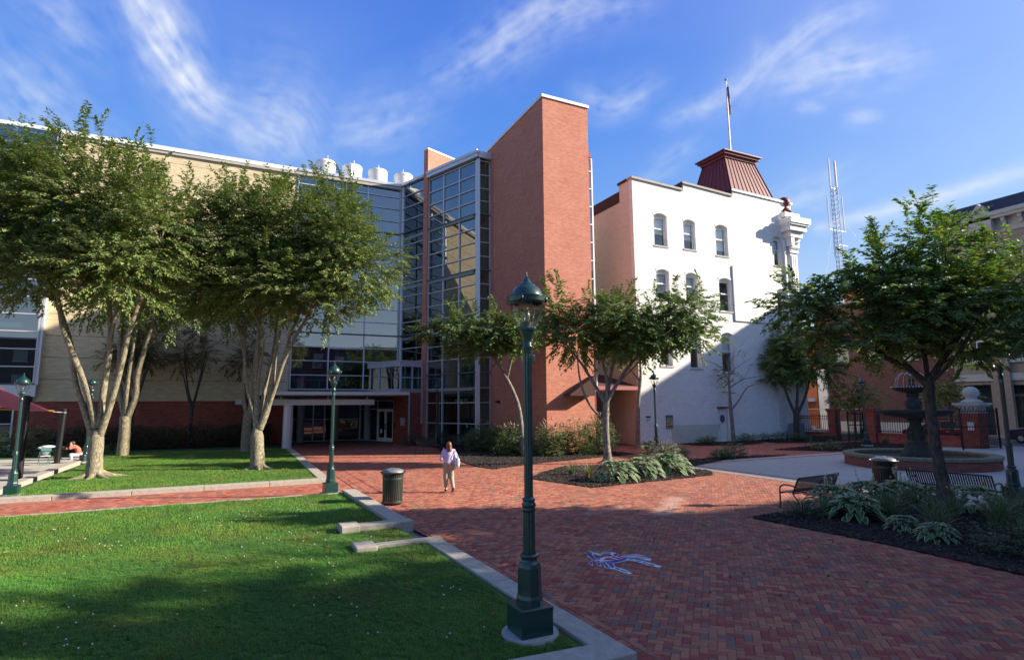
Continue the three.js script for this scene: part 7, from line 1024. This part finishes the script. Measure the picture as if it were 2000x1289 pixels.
{ const t = thing('cafe_table', 'small dark round table in front of the seated person', 'table', [-8.75, 0.03, -39.5]); mesh('table_top', lathe([[0, 0.68], [0.44, 0.68], [0.45, 0.7], [0.44, 0.72], [0, 0.72]], 28), MAT.iron, t); mesh('pedestal', [cyl(0.18, 0.12, 0.66, 0, 0.02, 0, 16)], MAT.iron, t); mesh('foot', cyl(0.28, 0.26, 0.04, 0, 0, 0, 20), MAT.iron, t);
  const c = thing('folding_chair', 'light metal folding chair holding a backpack at the terrace edge', 'chair', [-8.6, 0.03, -36.4], 0.5); mesh('seat', bx(0.42, 0.03, 0.4, 0, 0.43, 0), MAT.metal, c); for (const s of [-1, 1]) { mesh('leg', bar(V(s * 0.2, 0, 0.2), V(s * 0.2, 0.45, -0.2), 0.013), MAT.lampPale, c); mesh('leg', bar(V(s * 0.2, 0, -0.2), V(s * 0.2, 0.86, 0.22), 0.013), MAT.lampPale, c); mesh('stretcher', bar(V(-0.2, 0.02, s * 0.2), V(0.2, 0.02, s * 0.2), 0.01), MAT.lampPale, c); } mesh('backrest', bx(0.42, 0.16, 0.02, 0, 0.7, 0.2), MAT.lampPale, c);
  const b = thing('backpack', 'grey backpack and jacket piled on the folding chair', 'bag', [-8.6, 0.5, -36.4], 0.4); mesh('pack', sdfGeo((x, y, z) => Math.min(ell(x, y, z, [0, 0.2, 0, 0.2, 0.25, 0.15]), ell(x, y, z, [0, 0.12, -0.13, 0.14, 0.13, 0.07])), [0, 0.2, 0], 0.32, 44), paint(0.16, 0.17, 0.2, 0.9), b); mesh('jacket', [ball(0.2, 0.1, 0.42, 0.05, 1.5, 0.4, 0.9), ball(0.14, -0.12, 0.38, 0.0, 1.3, 0.5, 1)], paint(0.55, 0.56, 0.6, 0.9), b); mesh('strap', tube([V(-0.14, 0.35, 0.1), V(-0.24, 0.15, 0.16), V(-0.2, -0.05, 0.2)], 0.02, 12, 5), MAT.iron, b);
  const s = thing('shade_sail', 'red triangular shade sail at the left edge', 'shade sail', [-8.0, 0, -34.3]); const A = V(0.05, 2.68, 0), B = V(-1.5, 2.68 + 0.7, 9.2), D = V(-5.3, 2.68 + 2.6, -4.3), P = [], I = [], n = 12; for (let i = 0; i <= n; i++) for (let j = 0; j <= n; j++) { const u = i / n, v = j / n, e = A.clone().lerp(B.clone().lerp(D, v), u); e.y -= 0.12 * Math.sin(Math.PI * u) + 0.25 * u * Math.sin(Math.PI * v); e.x += 0.5 * u * Math.sin(Math.PI * v); P.push(e.x, e.y, e.z); } for (let i = 0; i < n; i++) for (let j = 0; j < n; j++) { const a = i * (n + 1) + j; I.push(a, a + n + 1, a + 1, a + 1, a + n + 1, a + n + 2); } const g = new THREE.BufferGeometry(); g.setAttribute('position', new THREE.Float32BufferAttribute(P, 3)); g.setIndex(I); g.computeVertexNormals(); const sm = new THREE.Mesh(g, phys({ color: C(0.72, 0.016, 0.012), roughness: 0.9, transmission: 0.3, thickness: 0, side: THREE.DoubleSide })); sm.name = 'canopy'; sm.castShadow = sm.receiveShadow = true; s.add(sm);
  mesh('edge_cable', bar(V(-6.2, 3.05, 2.6), V(0.1, 2.72, 0), 0.03, 6), paint(0.55, 0.36, 0.02, 0.5), s); mesh('turnbuckle', [bar(V(0.05, 2.68, 0), V(0.45, 2.62, -0.6), 0.02, 6)], MAT.metal, s);
  for (const [l, x, z, tx, ty, tz] of [['thick black leaning sail post beside the left lamp post', -7.75, -29.6, 0.0, 3.3, 0.0], ['black leaning sail post behind the cafe table', -8.25, -37.2, 0.1, 2.75, 0.0]]) { const p = thing('sail_post', l, 'post', [x, 0.02, z], 0, 'black shade sail posts'); mesh('post', bar(V(0, 0, 0), V(tx, ty, tz), 0.13, 18), MAT.iron, p); mesh('base_plate', cyl(0.22, 0.22, 0.03, 0, 0, 0, 18), MAT.iron, p); mesh('cap', ball(0.13, tx, ty, tz, 1, 0.4, 1), MAT.iron, p); }
}
renderer.render(scene, camera);
